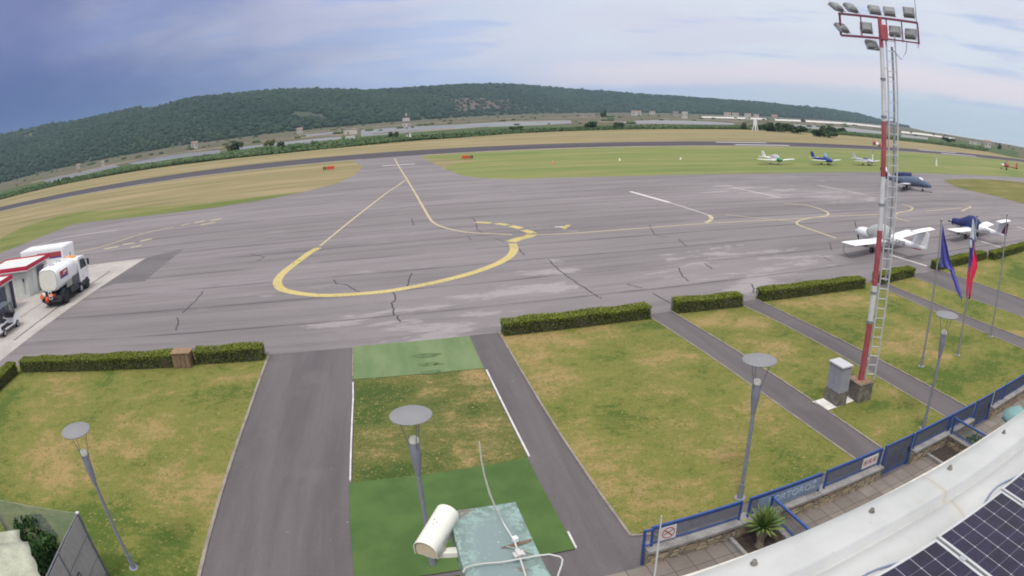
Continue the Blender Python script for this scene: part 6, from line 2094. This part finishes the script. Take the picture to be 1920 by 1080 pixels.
b_.build_each('roof_post', M['black'], o)
b_ = MB(); b_.box((.70, 0, 1.82), (2.35, 1.24, .07)); b_.build('roof', mat('cart_roof_dark', (.055, .075, .085), .5, var=.15), o, .03)
b_ = MB(); b_.box((1.80, 0, .95), (.34, 1.08, .34)); b_.build('dashboard', M['black'], o, .03)
b_ = MB(); b_.beam((2.06, 0, .98), (1.64, 0, 1.76), 1.02, .012); b_.build('windshield', mat('cart_windshield', (.42, .46, .44), .12, var=.1, alpha=.35), o)
b_ = MB(); b_.cyl((1.85, .25, .95), (1.45, .25, 1.15), .02, None, 8); b_.lathe((1.43, .25, 1.16), [(.17, -.012), (.19, 0), (.17, .012)], 18); b_.build('steering_wheel', M['black'], o)
b_ = MB()
for y in (-.36, .36):
    b_.lathe((2.56, y, .70), [(.09, -.02), (.08, .05), (.02, .06)], 12, axis='X')
b_.build_each('headlight', M['glass'], o)
for x in (0.0, 2.05):
    for y, s_2 in ((-.52, -1), (.52, 1)):
        wheel(o, x, y, .245, .20, s_2)
b_ = MB(); b_.box((.25, .45, .62), (.5, .25, .35)); b_.build('bag', M['chassis'], o)

# ------------------------------------------------------------------ aeroplanes, x forward, z up, origin on the ground under the main gear
def ell(x, zc, hw, hh, n_=18, e=2.3, floor=None):
    pts = []
    for i in range(n_):
        a = 2 * math.pi * i / n_ + .0001
        c_, s_2 = math.cos(a), math.sin(a)
        pts.append((x, hw * math.copysign(abs(c_) ** (2 / e), c_), zc + hh * math.copysign(abs(s_2) ** (2 / e), s_2)))
    return pts
AF = [(0, 0), (.03, .045), (.12, .078), (.30, .095), (.55, .075), (.8, .038), (1, .006), (1, -.006), (.8, -.018), (.55, -.032), (.30, -.045), (.12, -.042), (.03, -.026)]
def foil(xle, y, z, ch, tk=1.0, vertical=False):
    if vertical:
        return [(xle - u * ch, y + w_ * ch * tk * (.6 if w_ > 0 else 1.2), z) for u, w_ in AF]
    return [(xle - u * ch, y, z + w_ * ch * tk) for u, w_ in AF]
def aeroplane(label, loc, hdg, sp):
    o = thing(sp.get('name', 'light_aeroplane'), label, 'aeroplane', (*loc, 0), hdg, sp.get('group'))
    b_ = MB()
    b_.loft([ell(*s_2) for s_2 in sp['fus']])
    fu = b_.build('fuselage', sp['body'], o)
    w_ = sp['wing']
    for s_2 in (-1, 1):
        secs = [foil(w_['x'] - w_['sweep'] * q, s_2 * y, w_['z'] + y * w_['dih'], ch, 1.1) for q, y, ch in w_['secs']]
        wo = MB().loft(secs).build('wing', sp['wingm'], o)
        b2 = MB()
        q, y, ch = w_['secs'][-1]
        yt = s_2 * y
        b2.loft([foil(w_['x'] - w_['sweep'] * q, yt, w_['z'] + y * w_['dih'], ch * .98, 1.0), foil(w_['x'] - w_['sweep'] * q - .04, yt + s_2 * .14, w_['z'] + y * w_['dih'] + .04, ch * .72, .35)])
        b2.build('wing_tip', sp.get('tipm', sp['wingm']), wo)
        q0, y0, c0 = w_['secs'][0]
        b2 = MB(); zf = w_['z'] + (y0 + .75) * w_['dih'] + .022
        b2.box((w_['x'] - c0 * .80, s_2 * (y0 + .95), zf + .012), (.03, 1.5, .012)); b2.build('flap_line', mat('flap_gap_grey', (.30, .30, .32), .6), wo)
    f_ = sp['fin']
    for a in f_['parts']:
        MB().loft([[tuple(v) for v in sec_] for sec_ in a]).build('fin', f_['m'], o)
    if 'rudder' in f_:
        MB().loft(f_['rudder']).build('rudder', f_['rm'], o)
    if 'tail' in sp:
        MB().loft(sp['tail']).build('tailplane', sp['wingm'], o)
    if 'cover' in sp:
        b_ = MB(); b_.loft([ell(*s_2) for s_2 in sp['cover']]); b_.build('cover', sp['coverm'], o)
    if 'canopy' in sp:
        b_ = MB(); b_.loft([ell(*s_2) for s_2 in sp['canopy']]); b_.build('canopy', sp.get('canopym', M['glass']), o)
    for q in sp['gear']:
        x, y, r, ht, lean = q
        b_ = MB(); b_.tube([(x, y, r), (x + lean[0] * .5, y + lean[1] * .6, r + (ht - r) * .5), (x + lean[0], y + lean[1], ht)], [.035, .04, .055], 8)
        gl = b_.build('landing_leg', sp.get('legm', M['lampgrey']), o)
        b_ = MB(); b_.lathe((x, y, r), [(r * .45, -.07), (r * .9, -.07), (r, -.04), (r, .04), (r * .9, .07), (r * .45, .07)], 18, axis='Y'); b_.build('wheel', M['dark'], gl)
        b_ = MB(); b_.lathe((x, y, r), [(.01, -.074), (r * .46, -.066), (r * .46, .066), (.01, .074)], 14, axis='Y'); b_.build('hub', M['steel'], gl)
        if sp.get('spats'):
            b_ = MB(); b_.loft([ell(x + .30, r * 1.25, .02, .03), ell(x + .18, r * 1.2, .085, r * .72), ell(x - .05, r * 1.2, .095, r * .85), ell(x - .30, r * 1.1, .05, r * .45), ell(x - .42, r * 1.05, .01, .03)])
            for i, v in enumerate(b_.v):
                b_.v[i] = (v[0], v[1] + y, v[2])
            b_.build('wheel_spat', sp['body'], gl)
    if 'prop' in sp:
        px_, pz_, pr_, pa_ = sp['prop']
        b_ = MB()
        for k in range(2):
            a = pa_ + math.pi * k
            d = Vector((0, math.cos(a), math.sin(a)))
            e_2 = Vector((0, -math.sin(a), math.cos(a)))
            rings = []
            for q, cw in ((.08, .05), (.3, .075), (.65, .085), (.93, .055), (1.0, .02)):
                c_ = Vector((px_, 0, pz_)) + d * pr_ * q
                tw_ = .5 - q * .3
                rings.append([c_ + e_2 * cw * sx + Vector((1, 0, 0)) * (cw * sx * tw_ + .012 * sy) for sx, sy in ((-1, 0), (0, 1), (1, 0), (0, -1))])
            b_.loft(rings)
        b_.build('propeller', M['black'], o)
        b_ = MB(); b_.lathe((px_ - .08, 0, pz_), [(.15, -.02), (.15, .05), (.11, .17), (.05, .25), (.005, .28)], 16, axis='X'); b_.build('spinner', sp.get('spinm', sp['body']), o)
    return o, fu
def reg(fu, text, x, z, y, size=.30, m=None):
    for s_2 in (-1, 1):
        text_mesh('registration', text, size, m or SYM, fu, (x, s_2 * y, z), (R(90), 0, 0 if s_2 < 0 else math.pi))

def ttail(z1, ch, half, xle):
    return [foil(xle - .06, -half, z1, ch * .92, .9), foil(xle, -.2, z1, ch, .9), foil(xle, .2, z1, ch, .9), foil(xle - .06, half, z1, ch * .92, .9)]
TOM_F = [(2.62, 1.12, .16, .17), (2.52, 1.12, .34, .30), (2.25, 1.12, .46, .38), (1.6, 1.10, .52, .43), (1.05, 1.12, .56, .50), (.3, 1.12, .58, .52), (-.6, 1.14, .54, .50), (-1.2, 1.10, .40, .40), (-2.1, 1.06, .25, .29), (-3.2, 1.03, .14, .20), (-4.15, 1.02, .06, .14), (-4.3, 1.03, .02, .08)]
def tom(label, loc, hdg, cover, coverm, finm, rudm, regt, prop_a, tipm=None):
    fin = [[foil(-2.9, 0, 1.10, 1.45, .7, True), foil(-3.55, 0, 2.30, .95, .7, True)]]
    rud = [foil(-4.05, 0, 1.02, .42, .8, True), foil(-4.32, 0, 2.24, .32, .8, True)]
    sp = dict(fus=TOM_F, body=M['white'], wingm=mat('wing_white', (.82, .82, .85), .4, var=.03), wing=dict(x=.62, z=.82, dih=.045, sweep=0.0, secs=[(0, .35, 1.32), (0, 5.05, 1.32)]), fin=dict(parts=fin, m=finm, rudder=rud, rm=rudm),
              tail=ttail(2.33, .82, 1.62, -3.52), cover=cover, coverm=coverm, group='white low-wing aeroplanes parked on the apron',
              gear=[(0, 1.53, .22, .80, (.05, -.35)), (0, -1.53, .22, .80, (.05, .35)), (1.72, 0, .20, .80, (.05, 0))], legm=M['steel'], prop=(2.72, 1.12, .92, prop_a), tipm=tipm)
    o, fu = aeroplane(label, loc, hdg, sp)
    reg(fu, regt, -1.75, .93, .36, .46, M['black'])
    return o
GREYC = mat('grey_cover_cloth', (.36, .37, .36), .85, var=.16, scale=2.2)
COV1 = [(1.55, 1.16, .10, .10), (1.45, 1.18, .50, .42), (1.05, 1.24, .59, .60), (.5, 1.34, .61, .72), (-.1, 1.36, .60, .74), (-.6, 1.30, .57, .62), (-1.0, 1.20, .48, .46), (-1.1, 1.2, .1, .1)]
COV2 = [(2.60, 1.14, .30, .27), (2.45, 1.14, .44, .36), (1.75, 1.14, .53, .42), (1.15, 1.22, .60, .56), (.5, 1.36, .62, .74), (-.1, 1.38, .61, .76), (-.6, 1.32, .58, .64), (-1.02, 1.20, .48, .46), (-1.1, 1.2, .1, .1)]
a1 = tom('white T-tailed aeroplane with a grey cabin cover, parked behind the mast', (35.25, 35.0), R(103), COV1, GREYC, M['white'], M['white'], 'S5-DMB', R(62))
b_ = MB(); b_.box((-3.25, 0, .86), (1.25, .20, .09)); b_.build('tail_stripe', mat('faded_red', (.36, .10, .11), .6, var=.2), a1)
a2 = tom('white T-tailed aeroplane with a navy nose and cabin cover and a dark red rudder', (50.75, 36.4), R(101), COV2, M['navy'], mat('fin_pale_grey', (.55, .58, .60), .5), mat('maroon_rudder', (.11, .012, .050), .5, var=.15), 'S5-DNI', R(5))
b_ = MB(); b_.loft([[(-4.30, .035, 1.02), (-4.45, .035, 2.0), (-4.30, .035, 2.15), (-3.75, .055, 1.08)], [(-4.30, -.035, 1.02), (-4.45, -.035, 2.0), (-4.30, -.035, 2.15), (-3.75, -.055, 1.08)]], smooth=False)
b_.build('maroon_panel', mat('maroon_rudder', (.11, .012, .050), .5, var=.15), a2)
# tie-down rope anchors under the near wing of the first one
b_ = MB()
b_.tube([(30.6, 34.6, .98), (30.3, 34.3, .4), (30.6, 33.8, .03)], .02, 6)
tag(b_.build('tie_down_rope', M['chassis']), 'dark tie-down rope hanging from the near wing tip of the grey covered aeroplane', 'rope')

LITE_F = [(2.05, 1.02, .10, .10), (1.95, 1.02, .26, .22), (1.65, 1.04, .40, .34), (1.0, 1.06, .50, .42), (.2, 1.08, .54, .46), (-.6, 1.08, .50, .44), (-1.4, 1.08, .34, .34), (-2.6, 1.10, .18, .22), (-3.9, 1.14, .07, .14), (-4.1, 1.15, .02, .06)]
def lite(label, loc, hdg, body, wingm, nose, nosem, can, canm, spats, finm, prop=True, half=4.75, k=1.0):
    fin = [[foil(-2.95, 0, 1.22, 1.05, .7, True), foil(-3.75, 0, 2.42, .62, .7, True)]]
    rud = [foil(-3.85, 0, 1.15, .32, .8, True), foil(-4.28, 0, 2.38, .24, .8, True)]
    sp = dict(fus=LITE_F, body=body, wingm=wingm, wing=dict(x=.75, z=.80, dih=.055, sweep=.12, secs=[(0, .35, 1.40), (.5, 2.4, 1.25), (1, half, .95)]), fin=dict(parts=fin, m=finm, rudder=rud, rm=finm),
              tail=[foil(-3.25, -1.55, 1.25, .62, .9), foil(-3.1, -.1, 1.22, .82, .9), foil(-3.1, .1, 1.22, .82, .9), foil(-3.25, 1.55, 1.25, .62, .9)],
              canopy=can, canopym=canm, spats=spats, legm=body if spats else M['steel'], group='small aeroplanes parked in a row on the grass',
              gear=[(-.15, 1.15, .20, .82, (.05, -.55)), (-.15, -1.15, .20, .82, (.05, .55)), (1.35, 0, .18, .80, (0, 0))], spinm=nosem)
    if prop:
        sp['prop'] = (2.12, 1.02, .85, R(35))
    o, fu = aeroplane(label, loc, hdg, sp)
    if nose:
        b_ = MB(); b_.loft([ell(2.06, 1.02, .11, .11), ell(1.96, 1.02, .27, .23), ell(1.66, 1.04, .41, .35), ell(1.02, 1.062, .505, .425), ell(.95, 1.06, .3, .3)]); b_.build('cowling', nosem, o)
    return o
CAN_COVER = [(1.25, 1.30, .10, .06), (1.0, 1.34, .42, .30), (.5, 1.42, .53, .52), (-.1, 1.44, .54, .56), (-.8, 1.38, .44, .44), (-1.5, 1.28, .22, .22), (-1.7, 1.25, .05, .05)]
CAN_GL = [(1.05, 1.32, .10, .06), (.85, 1.36, .36, .26), (.4, 1.42, .46, .44), (-.1, 1.42, .47, .47), (-.7, 1.36, .38, .36), (-1.3, 1.26, .18, .18), (-1.5, 1.24, .05, .05)]
GRN = mat('cowling_green', (.035, .24, .075), .4, var=.08)
DBL = mat('aeroplane_blue', (.018, .050, .26), .35, var=.12)
COVG = mat('pale_grey_cover', (.42, .42, .46), .8, var=.12, scale=2)
lite('white aeroplane with a green nose and grey canopy cover, first in the grass row', (71.0, 103.2), R(-84), M['white'], M['white'], True, GRN, CAN_COVER, COVG, True, M['white'])
bl = lite('dark blue aeroplane with its canopy tilted up, middle of the grass row', (84.6, 103.6), R(-80), DBL, mat('wing_grey_white', (.62, .63, .60), .5, var=.05), True, DBL, [(q[0], q[1] - .16, q[2] * .98, q[3] * .8) for q in CAN_GL], M['navy'], False, DBL)
b_ = MB(); b_.loft([ell(.45, 1.62, .40, .05), ell(.25, 1.85, .46, .32), ell(.05, 2.02, .46, .42), ell(-.15, 2.2, .40, .10)]); b_.build('open_canopy', mat('pale_blue_perspex', (.16, .32, .52), .2, var=.1), bl)
lite('silver aeroplane with dark cabin windows, last in the grass row beside the windsock', (98.2, 104.6), R(-80), M['silver'], mat('wing_silver', (.58, .58, .60), .45, var=.05), False, M['silver'], [(q[0], q[1] - .02, q[2], q[3] * .9) for q in CAN_GL], mat('canopy_silver_dark', (.10, .11, .14), .2, var=.3, scale=3), False, M['silver'], half=4.9)

# single-engine jet under a blue-grey cover, V tail, engine on its back
JB = mat('jet_cover_blue_grey', (.095, .125, .190), .75, var=.20, scale=1.1)
JN = mat('jet_deep_blue', (.022, .032, .115), .6, var=.2)
JW = mat('jet_wing_pale', (.60, .60, .63), .45, var=.06)
JF = [(4.35, 1.00, .06, .06), (4.2, 1.02, .24, .22), (3.7, 1.10, .46, .42), (2.9, 1.24, .66, .60), (2.0, 1.38, .78, .75), (.8, 1.42, .82, .82), (-.4, 1.40, .78, .78), (-1.5, 1.38, .60, .62), (-2.8, 1.42, .36, .42), (-4.0, 1.48, .16, .22), (-4.6, 1.5, .04, .08)]
sp = dict(name='small_jet', fus=JF, body=JB, wingm=JW, wing=dict(x=.75, z=.86, dih=.075, sweep=.3, secs=[(0, .5, 1.75), (1, 5.7, .95)]),
          fin=dict(parts=[[foil(-3.0, .05, 1.55, 1.25, .8, True), foil(-4.05, 1.25, 2.95, .75, .7, True)], [foil(-3.0, -.05, 1.55, 1.25, .8, True), foil(-4.05, -1.25, 2.95, .75, .7, True)]], m=JN),
          gear=[(-.35, 1.55, .24, .95, (0, -.2)), (-.35, -1.55, .24, .95, (0, .2)), (2.75, 0, .20, .95, (.05, 0))], legm=M['chassis'], cover=None)
del sp['cover']
jt, fu = aeroplane('small V-tailed jet wrapped in a blue grey cover, parked alone on the far apron', (73.55, 67.75), R(-56), sp)
for q in jt.children:
    if q.name.startswith('fin'):
        pass
b_ = MB(); b_.loft([ell(.75, 2.36, .10, .10), ell(.68, 2.36, .34, .30), ell(.2, 2.34, .42, .36), (ell(-.9, 2.28, .42, .36)), ell(-2.0, 2.14, .33, .30), ell(-2.7, 2.06, .20, .20)]); en = b_.build('engine_pod', JN, jt)
b_ = MB(); b_.lathe((.74, 0, 2.36), [(.02, .0), (.20, .01), (.27, .03), (.30, .0)], 16, axis='X'); b_.build('intake_cover', mat('cover_yellow', (.42, .45, .20), .6), en)
b_ = MB(); b_.beam((.5, -.1, 2.66), (.45, -.45, 2.9), .05, .05); b_.beam((.5, .1, 2.66), (.45, .45, 2.82), .05, .05); b_.build('red_tag', mat('tag_red', (.45, .10, .09), .6), en)
b_ = MB(); b_.loft([ell(3.00, 1.66, .30, .04), ell(2.75, 1.78, .46, .16), ell(2.35, 1.94, .52, .20), ell(2.05, 2.02, .40, .12), ell(1.95, 2.05, .1, .04)]); b_.build('windscreen_shade', mat('screen_shade_white', (.66, .68, .72), .6, var=.05), jt)
b_ = MB()
for y in (-.42, .42):
    b_.loft([ell(3.75, 1.38, .04, .06), ell(3.55, 1.42, .10, .14), ell(3.3, 1.46, .04, .05)])
    for i in range(len(b_.v) - 54, len(b_.v)):
        pass
for i, v in enumerate(b_.v):
    pass
b_.build_each('nose_patch', mat('pale_teal_cloth', (.30, .42, .46), .7), jt)
for q in jt.children:
    if q.name == 'fin.001' or q.name.startswith('fin'):
        q['label'] = None if False else ('dark fin' if q.data.vertices[len(q.data.vertices) - 3].co.y < 0 else 'pale fin')
        if q['label'] == 'pale fin':
            q.data.materials.clear()
            q.data.materials.append(JW)
b_ = MB(); b_.beam((3.0, .1, .18), (4.4, .35, .10), .05, .05); b_.box((4.3, .33, .08), (.30, .25, .12)); b_.build('tow_bar', M['chassis'], jt)

# autogyro far right
AG = G(1884, 318)
o = thing('autogyro', 'small red autogyro with a pale nose parked on the grass', 'autogyro', (*AG, 0), R(128))
b_ = MB(); b_.loft([ell(1.1, .95, .05, .05), ell(.95, .95, .28, .24), ell(.5, 1.0, .36, .36), ell(.2, 1.02, .36, .38)]); b_.build('nose', M['cream'], o)
b_ = MB(); b_.loft([ell(.22, 1.02, .37, .40), ell(-.3, 1.05, .38, .50), ell(-.9, 1.0, .30, .42), ell(-1.2, .95, .10, .15)]); b_.build('body', M['red'], o)
b_ = MB(); b_.loft([ell(.6, 1.32, .05, .05), ell(.35, 1.4, .24, .2), ell(-.1, 1.45, .26, .25), ell(-.4, 1.45, .05, .05)]); b_.build('canopy', M['glass'], o)
b_ = MB(); b_.cyl((-.8, 0, .85), (-3.6, 0, .82), .15, .11, 10); b_.build('tail_boom', M['red'], o)
b_ = MB(); b_.loft([foil(-3.1, 0, .55, .6, .8, True), foil(-3.2, 0, 2.0, .5, .8, True)]); b_.build('fin', mat('fin_orange_red', (.50, .11, .06), .5), o)
b_ = MB(); b_.loft([foil(-3.1, -.7, .95, .5, .8), foil(-3.1, .7, .95, .5, .8)]); b_.build('tailplane', M['red'], o)
b_ = MB(); b_.beam((-.3, 0, 1.4), (-.45, 0, 2.35), .10, .08); b_.build('rotor_mast', M['chassis'], o)
b_ = MB(); b_.beam((-.45, -3.6, 2.36), (-.45, 3.6, 2.40), .20, .03); b_.build('rotor', M['chassis'], o)
for x, y, r in ((1.0, 0, .18), (-.5, .75, .2), (-.5, -.75, .2)):
    b_ = MB(); b_.lathe((x, y, r), [(.02, -.06), (r, -.05), (r, .05), (.02, .06)], 14, axis='Y'); b_.beam((x, y, r), (x, y * .3, .8), .05, .05); b_.build('wheel', M['dark'], o)

o.scale = (1.45, 1.45, 1.45)
# windsock
WS = G(1636, 304)
o = thing('windsock', 'red and white windsock streaming from a pole by the silver aeroplane', 'windsock', (*WS, 0))
zt = ZAT(WS, 1636, 256)
b_ = MB(); b_.cyl((0, 0, 1.9), (0, 0, zt), .07, .05, 8); b_.build('pole', M['lampgrey'], o)
b_ = MB(); b_.cyl((0, 0, 0), (0, 0, 1.9), .20, .18, 10); b_.build('base', M['white'], o)
ax_w = Vector((math.cos(math.atan2(WS[1], WS[0]) - math.pi / 2), math.sin(math.atan2(WS[1], WS[0]) - math.pi / 2), -.28)).normalized()
z0 = ZAT(WS, 1636, 267)
for k in range(5):
    b_ = MB()
    p0 = Vector((0, 0, z0)) + ax_w * (.1 + k * .72)
    p1 = p0 + ax_w * .72
    b_.cyl(p0, p1, .52 - .055 * k, .52 - .055 * (k + 1), 14, caps=False)
    q = b_.build('sock_band', M['red'] if k % 2 == 0 else M['white'], o)
    q.modifiers.new('cloth', 'SOLIDIFY').thickness = .02

# runway guard signs: red panel with a black location panel beside it
def guard(p0, p1, black_first, label):
    a, b_2 = Vector(G(*p0)), Vector(G(*p1))
    c_ = (a + b_2) / 2
    o = thing('guard_sign', label, 'sign', (*c_, 0), math.atan2((b_2 - a).y, (b_2 - a).x), 'red runway signs at the taxiway mouth')
    L = (b_2 - a).length
    s_2 = -1 if black_first else 1
    MB().box((-s_2 * L * .16, 0, .48), (L * .68, .22, .62)).build('red_panel', M['signred'], o, .02)
    MB().box((s_2 * L * .36, 0, .48), (L * .28, .22, .60)).build('black_panel', M['black'], o, .02)
    b_ = MB()
    for k in (-.4, 0, .4):
        b_.box((k * L, 0, .09), (.08, .08, .18))
    b_.build_each('foot', M['steel'], o)
    b_ = MB(); b_.box((s_2 * L * .36, -.115, .48), (.10, .01, .34)); b_.box((s_2 * L * .36, -.115, .64), (.3, .01, .05)); b_.build('amber_mark', M['amber'], o)
guard((606, 320), (627, 318), True, 'red runway sign on the tan grass side of the taxiway mouth')
guard((866, 299), (887, 298), False, 'red runway sign on the green infield side of the taxiway mouth')
for k, (px, py, lb, mm) in enumerate(((1036, 307, 'orange edge marker in the infield grass', M['orange']), (1162, 301, 'pale edge marker in the infield grass next to the orange one', M['cream']), (1276, 299, 'pale edge marker in the infield grass nearest the green nosed aeroplane', M['cream']))):
    xy = G(px, py)
    o = thing('edge_marker', lb, 'marker', (*xy, 0), 0, 'small edge markers in the grass')
    MB().cyl((0, 0, 0), (0, 0, .40), .22, .09, 10).build('cone', mm, o)
    MB().cyl((0, 0, .40), (0, 0, .46), .09, .08, 10).build('cap', M['cream'], o)
xy = G(1755.5, 311.5)
o = thing('white_marker_post', 'white marker post standing in the grass behind the jet', 'post', (*xy, 0))
MB().cyl((0, 0, 0), (0, 0, 1.75), .34, .26, 12).build('post', M['cream'], o)
MB().cyl((0, 0, 1.75), (0, 0, 2.5), .22, .30, 12).build('top', mat('marker_top', (.50, .52, .42), .7), o)
MB().cyl((.05, 0, 0), (.05, 0, .10), .48, .48, 12).build('foot', M['concrete'], o)

# ------------------------------------------------------------------ the air
hm = bpy.data.materials.new('haze_air')
hm.use_nodes = True
ht_ = NT(hm.node_tree)
ht_.n.clear()
ho = ht_.node('ShaderNodeOutputMaterial')
pv = ht_.node('ShaderNodeVolumePrincipled', {'Density': 0.00012, 'Anisotropy': 0.2})
pv.inputs['Color'].default_value = (0.58, 0.80, 1.0, 1)
ht_.l.new(pv.outputs[0], ho.inputs['Volume'])
hz = MB().box((0, 0, 118), (9000, 9000, 241)).build('haze', hm)
tag(hz, kind='stuff', label='thin bluish haze filling the air over the airfield', cat='haze')
hz.visible_shadow = True
S.cycles.volume_bounces = 0
